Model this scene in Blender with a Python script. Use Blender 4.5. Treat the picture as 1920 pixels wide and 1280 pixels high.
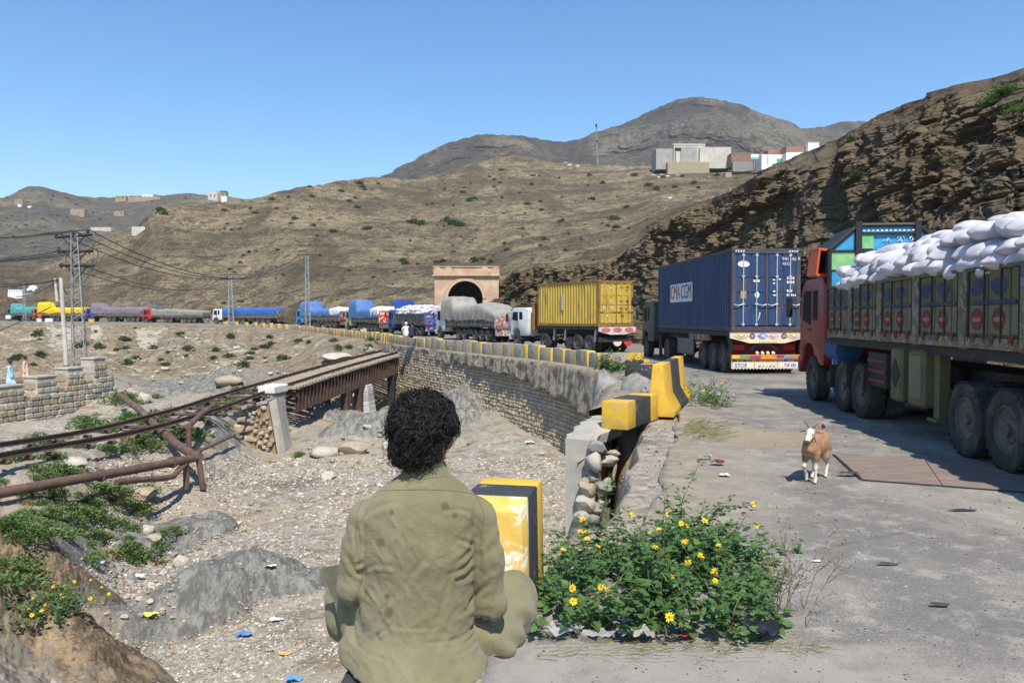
import bpy, math, random
import numpy as np
from mathutils import Vector, Matrix, Euler
for _o in list(bpy.data.objects):
 bpy.data.objects.remove(_o)
sc = bpy.context.scene
col = sc.collection
R = math.radians
rng = random.Random(7)
# ---------------------------------------------------------------- camera, sky, sun, exposure
CAM_H, FPX, HORIZ = 1.95, 1500.0, 596.0
PITCH = math.atan((640 - HORIZ) / FPX)
cam_d = bpy.data.cameras.new('camera')
cam = bpy.data.objects.new('camera', cam_d)
col.objects.link(cam)
cam_d.sensor_width = 36.0
cam_d.lens = 36.0 * FPX / 1920.0
cam_d.clip_start, cam_d.clip_end = 0.05, 20000.0
cam.location = (0, 0, CAM_H)
cam.rotation_euler = (math.pi / 2 - PITCH, 0, 0)
sc.camera = cam
SUN_TO = Vector((0.11, -0.56, 0.80)).normalized()      # direction towards the sun
world = bpy.data.worlds.new('World')
sc.world = world
world.use_nodes = True
wn, wl = world.node_tree.nodes, world.node_tree.links
bg = wn['Background']
sky = wn.new('ShaderNodeTexSky')
sky.sky_type = 'NISHITA'
sky.sun_disc = False
sky.sun_elevation = math.asin(SUN_TO.z)
sky.sun_rotation = math.atan2(SUN_TO.x, SUN_TO.y)
sky.altitude = 900
sky.air_density, sky.dust_density, sky.ozone_density = 1.1, 0.45, 3.0
_hs = wn.new('ShaderNodeHueSaturation')
_hs.inputs['Saturation'].default_value = 1.24
wl.new(sky.outputs['Color'], _hs.inputs['Color'])
wl.new(_hs.outputs['Color'], bg.inputs['Color'])
bg.inputs['Strength'].default_value = 0.15
sun_d = bpy.data.lights.new('sun', 'SUN')
sun = bpy.data.objects.new('sun', sun_d)
col.objects.link(sun)
sun_d.energy = 5.0
sun_d.angle = R(0.53)
sun_d.color = (1.0, 0.95, 0.86)
sun.rotation_euler = (-SUN_TO).to_track_quat('-Z', 'Y').to_euler()
sun.location = (10, -20, 40)
vs = sc.view_settings
vs.view_transform = 'Standard'
vs.look = 'None'
vs.exposure = 0.34
vs.gamma = 1.0
vs.use_curve_mapping = False
# ---------------------------------------------------------------- picture <-> place
_cp, _sp = math.cos(PITCH), math.sin(PITCH)
def ray(px, py):
 a, b = (px - 960.0) / FPX, (640.0 - py) / FPX
 return (a, _cp + b * _sp, -_sp + b * _cp)
def at(px, py, Y):
 """the point seen at pixel px,py at the distance Y ahead"""
 d = ray(px, py)
 k = Y / d[1]
 return Vector((d[0] * k, Y, CAM_H + d[2] * k))
def gat(px, py, z=0.0):
 """the point seen at pixel px,py on the level z"""
 d = ray(px, py)
 k = (z - CAM_H) / d[2]
 return Vector((d[0] * k, d[1] * k, z))
def at_np(px, py, Y):
 a, b = (np.asarray(px) - 960.0) / FPX, (640.0 - np.asarray(py)) / FPX
 dy = _cp + b * _sp
 k = Y / dy
 return np.stack([a * k, np.broadcast_to(Y, np.shape(a * k)), CAM_H + (-_sp + b * _cp) * k], -1)
# ---------------------------------------------------------------- noise
def _hash(ix, iy, iz, s):
 h = (ix.astype(np.int64) * 374761393 + iy.astype(np.int64) * 668265263 + iz.astype(np.int64) * 2147483647 + s * 1274126177) & 0xFFFFFFFF
 h = ((h ^ (h >> 13)) * 1274126177) & 0xFFFFFFFF
 h = ((h ^ (h >> 16)) * 2246822519) & 0xFFFFFFFF
 return ((h ^ (h >> 15)) & 0xFFFFFF) / float(0xFFFFFF)
def vnoise(p, seed=0):
 """smooth value noise -1..1 of an (n,3) array"""
 f = np.floor(p)
 t = p - f
 t = t * t * t * (t * (t * 6 - 15) + 10)
 i = f.astype(np.int64)
 x, y, z = i[..., 0], i[..., 1], i[..., 2]
 out = 0
 for dx in (0, 1):
  wx = t[..., 0] if dx else 1 - t[..., 0]
  for dy in (0, 1):
   wy = t[..., 1] if dy else 1 - t[..., 1]
   for dz in (0, 1):
    wz = t[..., 2] if dz else 1 - t[..., 2]
    out = out + wx * wy * wz * _hash(x + dx, y + dy, z + dz, seed)
 return out * 2 - 1
def fbm(p, octaves=4, seed=0, gain=0.5, lac=2.03, ridged=False):
 p = np.asarray(p, float)
 a, s, tot = 1.0, 0, 0
 for k in range(octaves):
  n = vnoise(p, seed + k * 17)
  if ridged:
   n = 1 - 2 * np.abs(n)
  s = s + a * n
  tot += a
  a *= gain
  p = p * lac + 11.7
 return s / tot
def sstep(a, b, x):
 t = np.clip((x - a) / (b - a), 0, 1)
 return t * t * (3 - 2 * t)
# ---------------------------------------------------------------- shader helper
class Mat:
 def __init__(s, name, rough=0.85, metal=0.0, spec=0.3):
  s.m = bpy.data.materials.new(name)
  s.m.use_nodes = True
  s.n, s.l = s.m.node_tree.nodes, s.m.node_tree.links
  s.b = s.n['Principled BSDF']
  s.set('Roughness', rough)
  s.set('Metallic', metal)
  s.set('Specular IOR Level', spec)
  s._co = {}
 def put(s, sock, v):
  if hasattr(v, 'is_output'):
   s.l.new(v, sock)
  elif isinstance(v, (tuple, list)):
   sock.default_value = tuple(v) + ((1.0,) if len(v) == 3 and len(sock.default_value) == 4 else ())
  else:
   sock.default_value = v
 def set(s, name, v):
  s.put(s.b.inputs[name], v)
 def co(s, kind='obj', scale=None, rnd=False):
  key = (kind, scale, rnd)
  if key in s._co:
   return s._co[key]
  if kind == 'world':
   o = s.n.new('ShaderNodeNewGeometry').outputs['Position']
  else:
   o = s.n.new('ShaderNodeTexCoord').outputs['Object' if kind == 'obj' else 'Generated']
  if rnd:
   oi = s.n.new('ShaderNodeObjectInfo').outputs['Random']
   k = s.n.new('ShaderNodeVectorMath')
   k.operation = 'ADD'
   s.l.new(o, k.inputs[0])
   mm = s.math('MULTIPLY', oi, 37.0)
   cx = s.n.new('ShaderNodeCombineXYZ')
   for q in range(3):
    s.l.new(mm, cx.inputs[q])
   s.l.new(cx.outputs[0], k.inputs[1])
   o = k.outputs[0]
  if scale is not None:
   mp = s.n.new('ShaderNodeMapping')
   s.l.new(o, mp.inputs['Vector'])
   mp.inputs['Scale'].default_value = scale if isinstance(scale, (tuple, list)) else (scale,) * 3
   o = mp.outputs[0]
  s._co[key] = o
  return o
 def noise(s, scale=5.0, detail=4.0, rough=0.6, vec=None, dist=0.0):
  t = s.n.new('ShaderNodeTexNoise')
  s.l.new(vec if vec is not None else s.co(), t.inputs['Vector'])
  s.put(t.inputs['Scale'], scale)
  t.inputs['Detail'].default_value = detail
  t.inputs['Roughness'].default_value = rough
  t.inputs['Distortion'].default_value = dist
  return t.outputs['Fac']
 def voro(s, scale=5.0, feature='F1', vec=None, out='Distance', rand=1.0):
  t = s.n.new('ShaderNodeTexVoronoi')
  t.feature = feature
  s.l.new(vec if vec is not None else s.co(), t.inputs['Vector'])
  t.inputs['Scale'].default_value = scale
  t.inputs['Randomness'].default_value = rand
  return t.outputs[out]
 def wave(s, scale, vec=None, dist=2.0, detail=3.0, direction='X'):
  t = s.n.new('ShaderNodeTexWave')
  t.bands_direction = direction
  s.l.new(vec if vec is not None else s.co(), t.inputs['Vector'])
  t.inputs['Scale'].default_value = scale
  t.inputs['Distortion'].default_value = dist
  t.inputs['Detail'].default_value = detail
  return t.outputs['Fac']
 def math(s, op, a, b=0.0, clamp=False):
  t = s.n.new('ShaderNodeMath')
  t.operation = op
  t.use_clamp = clamp
  s.put(t.inputs[0], a)
  s.put(t.inputs[1], b)
  return t.outputs[0]
 def step(s, v, a, b):
  t = s.n.new('ShaderNodeMapRange')
  t.interpolation_type = 'SMOOTHSTEP'
  s.put(t.inputs['Value'], v)
  t.inputs['From Min'].default_value = a
  t.inputs['From Max'].default_value = b
  return t.outputs[0]
 def mix(s, f, a, b, mode='MIX'):
  t = s.n.new('ShaderNodeMix')
  t.data_type = 'RGBA'
  t.blend_type = mode
  s.put(t.inputs['Factor'], f)
  s.put(t.inputs[6], a)
  s.put(t.inputs[7], b)
  return t.outputs[2]
 def ramp(s, f, stops):
  t = s.n.new('ShaderNodeValToRGB')
  e = t.color_ramp.elements
  while len(e) < len(stops):
   e.new(0.5)
  for q, (p, c) in zip(e, stops):
   q.position = p
   q.color = tuple(c) + (1.0,) if len(c) == 3 else c
  s.put(t.inputs[0], f)
  return t.outputs[0]
 def attr(s, name, out='Fac'):
  t = s.n.new('ShaderNodeAttribute')
  t.attribute_name = name
  return t.outputs[out]
 def rand(s):
  return s.n.new('ShaderNodeObjectInfo').outputs['Random']
 def sep(s, v):
  t = s.n.new('ShaderNodeSeparateXYZ')
  s.l.new(v, t.inputs[0])
  return t.outputs
 def normal(s):
  return s.n.new('ShaderNodeNewGeometry').outputs['Normal']
 def bump(s, h, strength=0.4, dist=0.05):
  t = s.n.new('ShaderNodeBump')
  t.inputs['Strength'].default_value = strength
  t.inputs['Distance'].default_value = dist
  s.l.new(h, t.inputs['Height'])
  s.l.new(t.outputs[0], s.b.inputs['Normal'])
_simple = {}
def paint(name, c, c2=None, scale=6.0, rough=0.7, metal=0.0, spec=0.3, bump=0.0, bscale=40.0, dirt=None, dscale=3.0, dmin=0.5, dmax=0.75, kind='obj', rnd=True, bdist=0.01, streak=False):
 """a colour that varies over the thing, with optional grime of a third colour and fine relief"""
 if name in _simple:
  return _simple[name]
 m = Mat(name, rough, metal, spec)
 v = m.co(kind, None, rnd and kind == 'obj')
 n = m.noise(scale, 5, 0.65, v)
 k = c2 if c2 is not None else tuple(q * 0.72 for q in c)
 out = m.mix(m.step(n, 0.35, 0.68), c, k)
 if dirt is not None:
  d = m.noise(dscale, 8, 0.72, m.co('obj', (1, 1, .10)) if streak else v, 0.3)
  out = m.mix(m.step(d, dmin, dmax), out, dirt)
 m.set('Base Color', out)
 if bump:
  m.bump(m.noise(bscale, 6, 0.6, v), bump, bdist)
 _simple[name] = m.m
 return m.m
# ---------------------------------------------------------------- meshes
class MB:
 """collects shapes into one mesh"""
 def __init__(s):
  s.v, s.f, s.mi, s.cur = [], [], [], 0
 def add(s, vs_, fs, M=None):
  o = len(s.v)
  for p in vs_:
   p = Vector(p)
   s.v.append(M @ p if M is not None else p)
  for f in fs:
   s.f.append([o + i for i in f])
   s.mi.append(s.cur)
  return s
 def box(s, c, d, M=None, rz=0.0, taper=1.0, rx=0.0, ry=0.0):
  hx, hy, hz = d[0] / 2, d[1] / 2, d[2] / 2
  e = Euler((rx, ry, rz)).to_matrix()
  pts = []
  for z, t in ((-hz, 1.0), (hz, taper)):
   for x, y in ((-hx, -hy), (hx, -hy), (hx, hy), (-hx, hy)):
    pts.append(e @ Vector((x * t, y * t, z)) + Vector(c))
  return s.add(pts, [(3, 2, 1, 0), (4, 5, 6, 7), (0, 1, 5, 4), (1, 2, 6, 5), (2, 3, 7, 6), (3, 0, 4, 7)], M)
 def bbox(s, c, d, b=0.02, M=None, rz=0.0):
  """box with its edges cut off"""
  hx, hy, hz = d[0] / 2, d[1] / 2, d[2] / 2
  b = min(b, hx * 0.9, hy * 0.9, hz * 0.9)
  e = Matrix.Rotation(rz, 3, 'Z')
  ring = lambda x, y, z, k: [(-x + k, -y, z), (x - k, -y, z), (x, -y + k, z), (x, y - k, z), (x - k, y, z), (-x + k, y, z), (-x, y - k, z), (-x, -y + k, z)]
  pts = ring(hx - b, hy - b, -hz, b * .6) + ring(hx, hy, -hz + b, b) + ring(hx, hy, hz - b, b) + ring(hx - b, hy - b, hz, b * .6)
  pts = [e @ Vector(p) + Vector(c) for p in pts]
  fs = [tuple(reversed(range(8))), tuple(range(24, 32))]
  for r in range(3):
   for i in range(8):
    j = (i + 1) % 8
    fs.append((r * 8 + i, r * 8 + j, r * 8 + 8 + j, r * 8 + 8 + i))
  return s.add(pts, fs, M)
 def cyl(s, p0, p1, r0, r1=None, n=10, cap=True, M=None):
  p0, p1 = Vector(p0), Vector(p1)
  r1 = r0 if r1 is None else r1
  ax = (p1 - p0)
  q = ax.to_track_quat('Z', 'Y').to_matrix()
  pts = []
  for p, r in ((p0, r0), (p1, r1)):
   for i in range(n):
    a = 2 * math.pi * i / n
    pts.append(p + q @ Vector((r * math.cos(a), r * math.sin(a), 0)))
  fs = [(i, (i + 1) % n, n + (i + 1) % n, n + i) for i in range(n)]
  if cap:
   fs += [tuple(reversed(range(n))), tuple(range(n, 2 * n))]
  return s.add(pts, fs, M)
 def tube(s, path, r, n=8, cap=True, M=None):
  P = [Vector(p) for p in path]
  rs = r if isinstance(r, (list, tuple)) else [r] * len(P)
  pts, fs = [], []
  up = None
  for k, p in enumerate(P):
   t = (P[min(k + 1, len(P) - 1)] - P[max(k - 1, 0)]).normalized()
   if up is None:
    up = Vector((0, 0, 1)) if abs(t.z) < 0.9 else Vector((1, 0, 0))
   a = t.cross(up).normalized()
   up = a.cross(t).normalized()
   for i in range(n):
    w = 2 * math.pi * i / n
    pts.append(p + (a * math.cos(w) + up * math.sin(w)) * rs[k])
  for k in range(len(P) - 1):
   for i in range(n):
    j = (i + 1) % n
    fs.append((k * n + i, k * n + j, k * n + n + j, k * n + n + i))
  if cap:
   fs += [tuple(reversed(range(n))), tuple(range((len(P) - 1) * n, len(P) * n))]
  return s.add(pts, fs, M)
 def lathe(s, prof, c=(0, 0, 0), axis='Z', n=20, M=None):
  """prof: list of (radius, height along the axis)"""
  pts, fs = [], []
  for r, h in prof:
   for i in range(n):
    a = 2 * math.pi * i / n
    x, y = r * math.cos(a), r * math.sin(a)
    p = {'Z': (x, y, h), 'X': (h, x, y), 'Y': (y, h, x)}[axis]
    pts.append(Vector(p) + Vector(c))
  for k in range(len(prof) - 1):
   for i in range(n):
    j = (i + 1) % n
    fs.append((k * n + i, k * n + j, k * n + n + j, k * n + n + i))
  return s.add(pts, fs, M)
 def prism(s, poly, h0, h1, plane='XY', M=None):
  """outline extruded from h0 to h1 along the plane's normal"""
  n = len(poly)
  mk = {'XY': lambda a, b, h: (a, b, h), 'XZ': lambda a, b, h: (a, h, b), 'YZ': lambda a, b, h: (h, a, b)}[plane]
  pts = [mk(a, b, h0) for a, b in poly] + [mk(a, b, h1) for a, b in poly]
  fs = [tuple(reversed(range(n))), tuple(range(n, 2 * n))] + [(i, (i + 1) % n, n + (i + 1) % n, n + i) for i in range(n)]
  return s.add(pts, fs, M)
 def quad(s, a, b, c, d, M=None):
  return s.add([a, b, c, d], [(0, 1, 2, 3)], M)
 def rock(s, c, d, seed=0, sub=2, rough=0.28, M=None, rz=0.0):
  vs_, fs = rock_shape(seed, sub, rough)
  e = Matrix.Rotation(rz, 3, 'Z')
  return s.add([e @ Vector((p[0] * d[0] / 2, p[1] * d[1] / 2, p[2] * d[2] / 2)) + Vector(c) for p in vs_], fs, M)
 def mesh(s, name, mats, smooth=False, weld=False, fix=True):
  me = bpy.data.meshes.new(name)
  me.from_pydata([tuple(p) for p in s.v], [], s.f)
  for m in mats if isinstance(mats, (list, tuple)) else [mats]:
   me.materials.append(m)
  if len(me.materials) > 1:
   me.polygons.foreach_set('material_index', s.mi)
  if fix:
   import bmesh
   b = bmesh.new()
   b.from_mesh(me)
   if weld:
    bmesh.ops.remove_doubles(b, verts=b.verts, dist=1e-4)
   bmesh.ops.recalc_face_normals(b, faces=b.faces)
   b.to_mesh(me)
   b.free()
  if smooth:
   me.polygons.foreach_set('use_smooth', [True] * len(me.polygons))
   if smooth == 'auto':
    me.set_sharp_from_angle(angle=R(38))
  me.update()
  return me
 def build(s, name, mats, parent=None, smooth=False, weld=False, loc=None, rz=0.0, fix=True):
  return link(name, s.mesh(name, mats, smooth, weld, fix), parent, loc, rz)
def link(name, data, parent=None, loc=None, rz=0.0):
 o = bpy.data.objects.new(name, data)
 col.objects.link(o)
 if parent is not None:
  o.parent = parent
 if loc is not None:
  o.location = loc
 if rz:
  o.rotation_euler = (0, 0, rz)
 return o
def tag(o, label=None, cat=None, group=None, kind=None):
 if label:
  o['label'] = label
 if cat:
  o['category'] = cat
 if group:
  o['group'] = group
 if kind:
  o['kind'] = kind
 return o
def thing(name, label, cat, loc=(0, 0, 0), rz=0.0, group=None):
 o = bpy.data.objects.new(name, None)
 o.empty_display_size = 0.2
 col.objects.link(o)
 o.location = loc
 o.rotation_euler = (0, 0, rz)
 return tag(o, label, cat, group)
def kids(o):
 return [c for c in col.objects if c.parent is o]
_kid_cache = {}
def dup(root, loc=None, rot=None, label=None, group=None, scale=None):
 """copy of a thing and of its parts and sub-parts (meshes shared)"""
 r = root.copy()
 col.objects.link(r)
 if loc is not None:
  r.location = loc
 if rot is not None:
  r.rotation_euler = rot
 if scale is not None:
  r.scale = scale if isinstance(scale, (tuple, list)) else (scale,) * 3
 if label:
  r['label'] = label
 if group:
  r['group'] = group
 for ch in root.children:
  c = ch.copy()
  col.objects.link(c)
  c.parent = r
  for g in ch.children:
   d = g.copy()
   col.objects.link(d)
   d.parent = c
 return r
def grid_mesh(name, P, mats, smooth=True, flip=False, fmat=None):
 """P: (rows, cols, 3) array"""
 r, c = P.shape[:2]
 idx = np.arange(r * c).reshape(r, c)
 q = np.stack([idx[:-1, :-1], idx[:-1, 1:], idx[1:, 1:], idx[1:, :-1]], -1).reshape(-1, 4)
 if flip:
  q = q[:, ::-1]
 return arr_mesh(name, P.reshape(-1, 3), q, mats, smooth, fmat)
def arr_mesh(name, V, F, mats, smooth=True, fmat=None):
 """V (n,3), F (m,k) arrays"""
 me = bpy.data.meshes.new(name)
 k = F.shape[1]
 me.vertices.add(len(V))
 me.vertices.foreach_set('co', np.ascontiguousarray(V, np.float32).ravel())
 me.loops.add(F.size)
 me.loops.foreach_set('vertex_index', np.ascontiguousarray(F, np.int32).ravel())
 me.polygons.add(len(F))
 me.polygons.foreach_set('loop_start', np.arange(0, F.size, k, dtype=np.int32))
 for m in mats if isinstance(mats, (list, tuple)) else [mats]:
  me.materials.append(m)
 if fmat is not None:
  me.polygons.foreach_set('material_index', np.ascontiguousarray(fmat, np.int32))
 me.polygons.foreach_set('use_smooth', np.full(len(F), bool(smooth)))
 me.update(calc_edges=True)
 return me
def vattr(me, name, vals):
 a = me.attributes.new(name, 'FLOAT', 'POINT')
 a.data.foreach_set('value', np.ascontiguousarray(vals, np.float32).ravel())
_ico = {}
def ico(sub):
 if sub not in _ico:
  import bmesh
  b = bmesh.new()
  bmesh.ops.create_icosphere(b, subdivisions=sub, radius=1.0)
  b.verts.ensure_lookup_table()
  V = np.array([v.co[:] for v in b.verts])
  F = np.array([[v.index for v in f.verts] for f in b.faces])
  b.free()
  _ico[sub] = (V, F)
 return _ico[sub]
def rock_shape(seed, sub=2, rough=0.28):
 """a broken stone: a ball cut by random planes, then roughened"""
 V, F = ico(sub)
 r_ = random.Random(seed * 7919 + 13)
 P = V.copy()
 for k in range(9):
  n = np.array([r_.gauss(0, 1) for _ in range(3)])
  n /= np.linalg.norm(n)
  h = r_.uniform(0.55, 0.9)
  d = P @ n
  P = P - np.outer(np.maximum(d - h, 0), n)
 P = P * (1 + rough * 0.35 * fbm(P * 2.1 + seed * 3.3, 3, seed)[:, None])
 ext = (P.max(0) - P.min(0)) / 2
 return (P / ext).tolist(), F.tolist()
def text_mesh(name, txt, size, mat_, parent=None, M=None, depth=0.004, align='CENTER', sx=1.0):
 c = bpy.data.curves.new('txt', 'FONT')
 c.body = txt
 c.size = size
 c.extrude = depth / 2
 c.align_x = align
 c.align_y = 'CENTER'
 c.resolution_u = 3
 o = bpy.data.objects.new('txt', c)
 col.objects.link(o)
 dg = bpy.context.evaluated_depsgraph_get()
 dg.update()
 me = bpy.data.meshes.new_from_object(o.evaluated_get(dg))
 bpy.data.objects.remove(o)
 bpy.data.curves.remove(c)
 me.transform(Matrix.Diagonal((sx, 1, 1, 1)))
 if M is not None:
  me.transform(M)
 me.materials.clear()
 me.materials.append(mat_)
 me.name = name
 return link(name, me, parent)
# ---------------------------------------------------------------- smooth solids from distance fields
def surface_nets(D, org, h):
 """quads on the zero level of a sampled distance field"""
 S = D < 0
 nx, ny, nz = D.shape
 c = [D[i:nx - 1 + i, j:ny - 1 + j, k:nz - 1 + k] for i in (0, 1) for j in (0, 1) for k in (0, 1)]
 sg = sum((q < 0).astype(np.int8) for q in c)
 act = (sg > 0) & (sg < 8)
 acc = np.zeros(act.shape + (3,))
 cnt = np.zeros(act.shape)
 off = [(i, j, k) for i in (0, 1) for j in (0, 1) for k in (0, 1)]
 for a in range(8):
  for b in range(a + 1, 8):
   if sum(abs(off[a][q] - off[b][q]) for q in range(3)) != 1:
    continue
   da, db = c[a], c[b]
   x = (da < 0) != (db < 0)
   t = np.where(x, da / np.where(x, da - db, 1), 0)
   for q in range(3):
    acc[..., q] += np.where(x, off[a][q] + t * (off[b][q] - off[a][q]), 0)
   cnt += x
 ii = np.argwhere(act)
 V = (ii + acc[act] / cnt[act][:, None]) * h + org
 vid = -np.ones(act.shape, np.int64)
 vid[act] = np.arange(len(ii))
 F = []
 for ax in range(3):
  sl0, sl1 = [slice(None)] * 3, [slice(None)] * 3
  sl0[ax], sl1[ax] = slice(0, -1), slice(1, None)
  A, B = S[tuple(sl0)], S[tuple(sl1)]
  e = np.argwhere(A != B)
  b, d = (ax + 1) % 3, (ax + 2) % 3
  ok = (e[:, b] > 0) & (e[:, d] > 0) & (e[:, b] < D.shape[b] - 1) & (e[:, d] < D.shape[d] - 1)
  e = e[ok]
  ins = A[tuple(e.T)]
  q = []
  for (u, w) in ((-1, -1), (0, -1), (0, 0), (-1, 0)):
   g = e.copy()
   g[:, b] += u
   g[:, d] += w
   q.append(vid[tuple(g.T)])
  q = np.stack(q, 1)
  q[~ins] = q[~ins][:, ::-1]
  F.append(q)
 F = np.concatenate(F)
 return V, F[(F >= 0).all(1)]
def sdf_grid(lo, hi, h):
 lo, hi = np.array(lo, float), np.array(hi, float)
 n = np.ceil((hi - lo) / h).astype(int) + 1
 g = np.stack(np.meshgrid(*[lo[k] + h * np.arange(n[k]) for k in range(3)], indexing='ij'), -1)
 return g, lo
def smin(a, b, k):
 h = np.clip(0.5 + 0.5 * (b - a) / k, 0, 1)
 return b + (a - b) * h - k * h * (1 - h)
def cone_sdf(g, a, b, ra, rb, sc_=None):
 """tapered limb from a to b; sc_ = (sx,sy,sz) squash"""
 a, b = np.array(a, float), np.array(b, float)
 p = g
 if sc_ is not None:
  s_ = np.array(sc_)
  p, a, b = g / s_, a / s_, b / s_
 ab = b - a
 t = np.clip(((p - a) @ ab) / max(ab @ ab, 1e-9), 0, 1)
 d = np.linalg.norm(p - (a + t[..., None] * ab), axis=-1) - (ra + (rb - ra) * t)
 return d * (min(sc_) if sc_ is not None else 1.0)
def ell_sdf(g, c, r, rot=None):
 p = g - np.array(c, float)
 if rot is not None:
  p = p @ np.array(Euler(rot).to_matrix())
 r = np.array(r, float)
 k0 = np.linalg.norm(p / r, axis=-1)
 k1 = np.linalg.norm(p / (r * r), axis=-1)
 return k0 * (k0 - 1) / np.maximum(k1, 1e-6)
def sdf_union(g, parts, k=0.03):
 d = None
 for q in parts:
  kk = k
  if isinstance(q, tuple) and len(q) == 2 and isinstance(q[1], float):
   q, kk = q
  d = q if d is None else smin(d, q, kk)
 return d
# ================================================================ materials of the land
def hill_material(name, grass, soil, rock, scale=0.02, shrub=None, sh_scale=0.25, sh_min=0.62, bump=0.8, bdist=1.0, strata=0.0):
 m = Mat(name, 0.95, spec=0.1)
 w = m.co('world')
 n1 = m.noise(scale, 8, 0.68, w, 0.4)
 n2 = m.noise(scale * 7, 8, 0.7, w, 0.3)
 n3 = m.noise(scale * 45, 6, 0.75, w)
 c = m.mix(m.step(n1, 0.43, 0.57), grass, soil)
 c = m.mix(m.step(n2, 0.51, 0.60), c, rock)
 c = m.mix(m.math('MULTIPLY', m.step(n3, 0.51, 0.60), 0.62), c, tuple(q * 0.6 for q in rock))
 c = m.mix(m.math('MULTIPLY', m.step(n3, 0.48, 0.40), 0.55), c, tuple(min(1, q * 1.5) for q in grass))
 if strata:
  s = m.co('world', (0.15, 0.15, 1.2))
  wv = m.noise(strata, 6, 0.65, s, 0.6)
  c = m.mix(m.math('MULTIPLY', m.step(wv, 0.52, 0.64), 0.55), c, tuple(q * 0.6 for q in rock))
 if shrub is not None:
  v = m.voro(sh_scale, 'F1', w)
  p = m.noise(sh_scale * 0.12, 4, 0.6, w)
  f = m.math('MULTIPLY', m.step(v, 0.34, 0.2), m.step(p, sh_min - 0.12, sh_min + 0.05))
  c = m.mix(f, c, shrub)
 pa = m.math('ABSOLUTE', m.math('SUBTRACT', m.noise(scale * 1.6, 3, .55, m.co('world', (1, 1, 2.6)), .3), .5))
 c = m.mix(m.math('MULTIPLY', m.step(pa, .010, .003), .55), c, tuple(q * 1.35 for q in grass))
 gu = m.math('ABSOLUTE', m.math('SUBTRACT', m.noise(scale * 2.2, 4, .6, m.co('world', (1.6, .5, .35)), .2), .5))
 c = m.mix(m.math('MULTIPLY', m.step(gu, .022, .006), .5), c, tuple(q * .75 for q in rock))
 rg = m.math('ADD', m.attr('ridge'), m.math('MULTIPLY', m.math('SUBTRACT', n2, .5), .9))
 c = m.mix(m.math('MULTIPLY', m.step(rg, 0.12, 0.62), 0.62), c, tuple(q * .8 for q in rock))
 c = m.mix(m.math('MULTIPLY', m.step(rg, -0.15, -0.6), 0.35), c, tuple(q * 1.15 for q in grass))
 m.set('Base Color', c)
 h = m.math('ADD', m.math('MULTIPLY', n2, 1.2), m.math('MULTIPLY', n3, 0.5))
 m.bump(h, bump, bdist)
 return m.m
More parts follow.
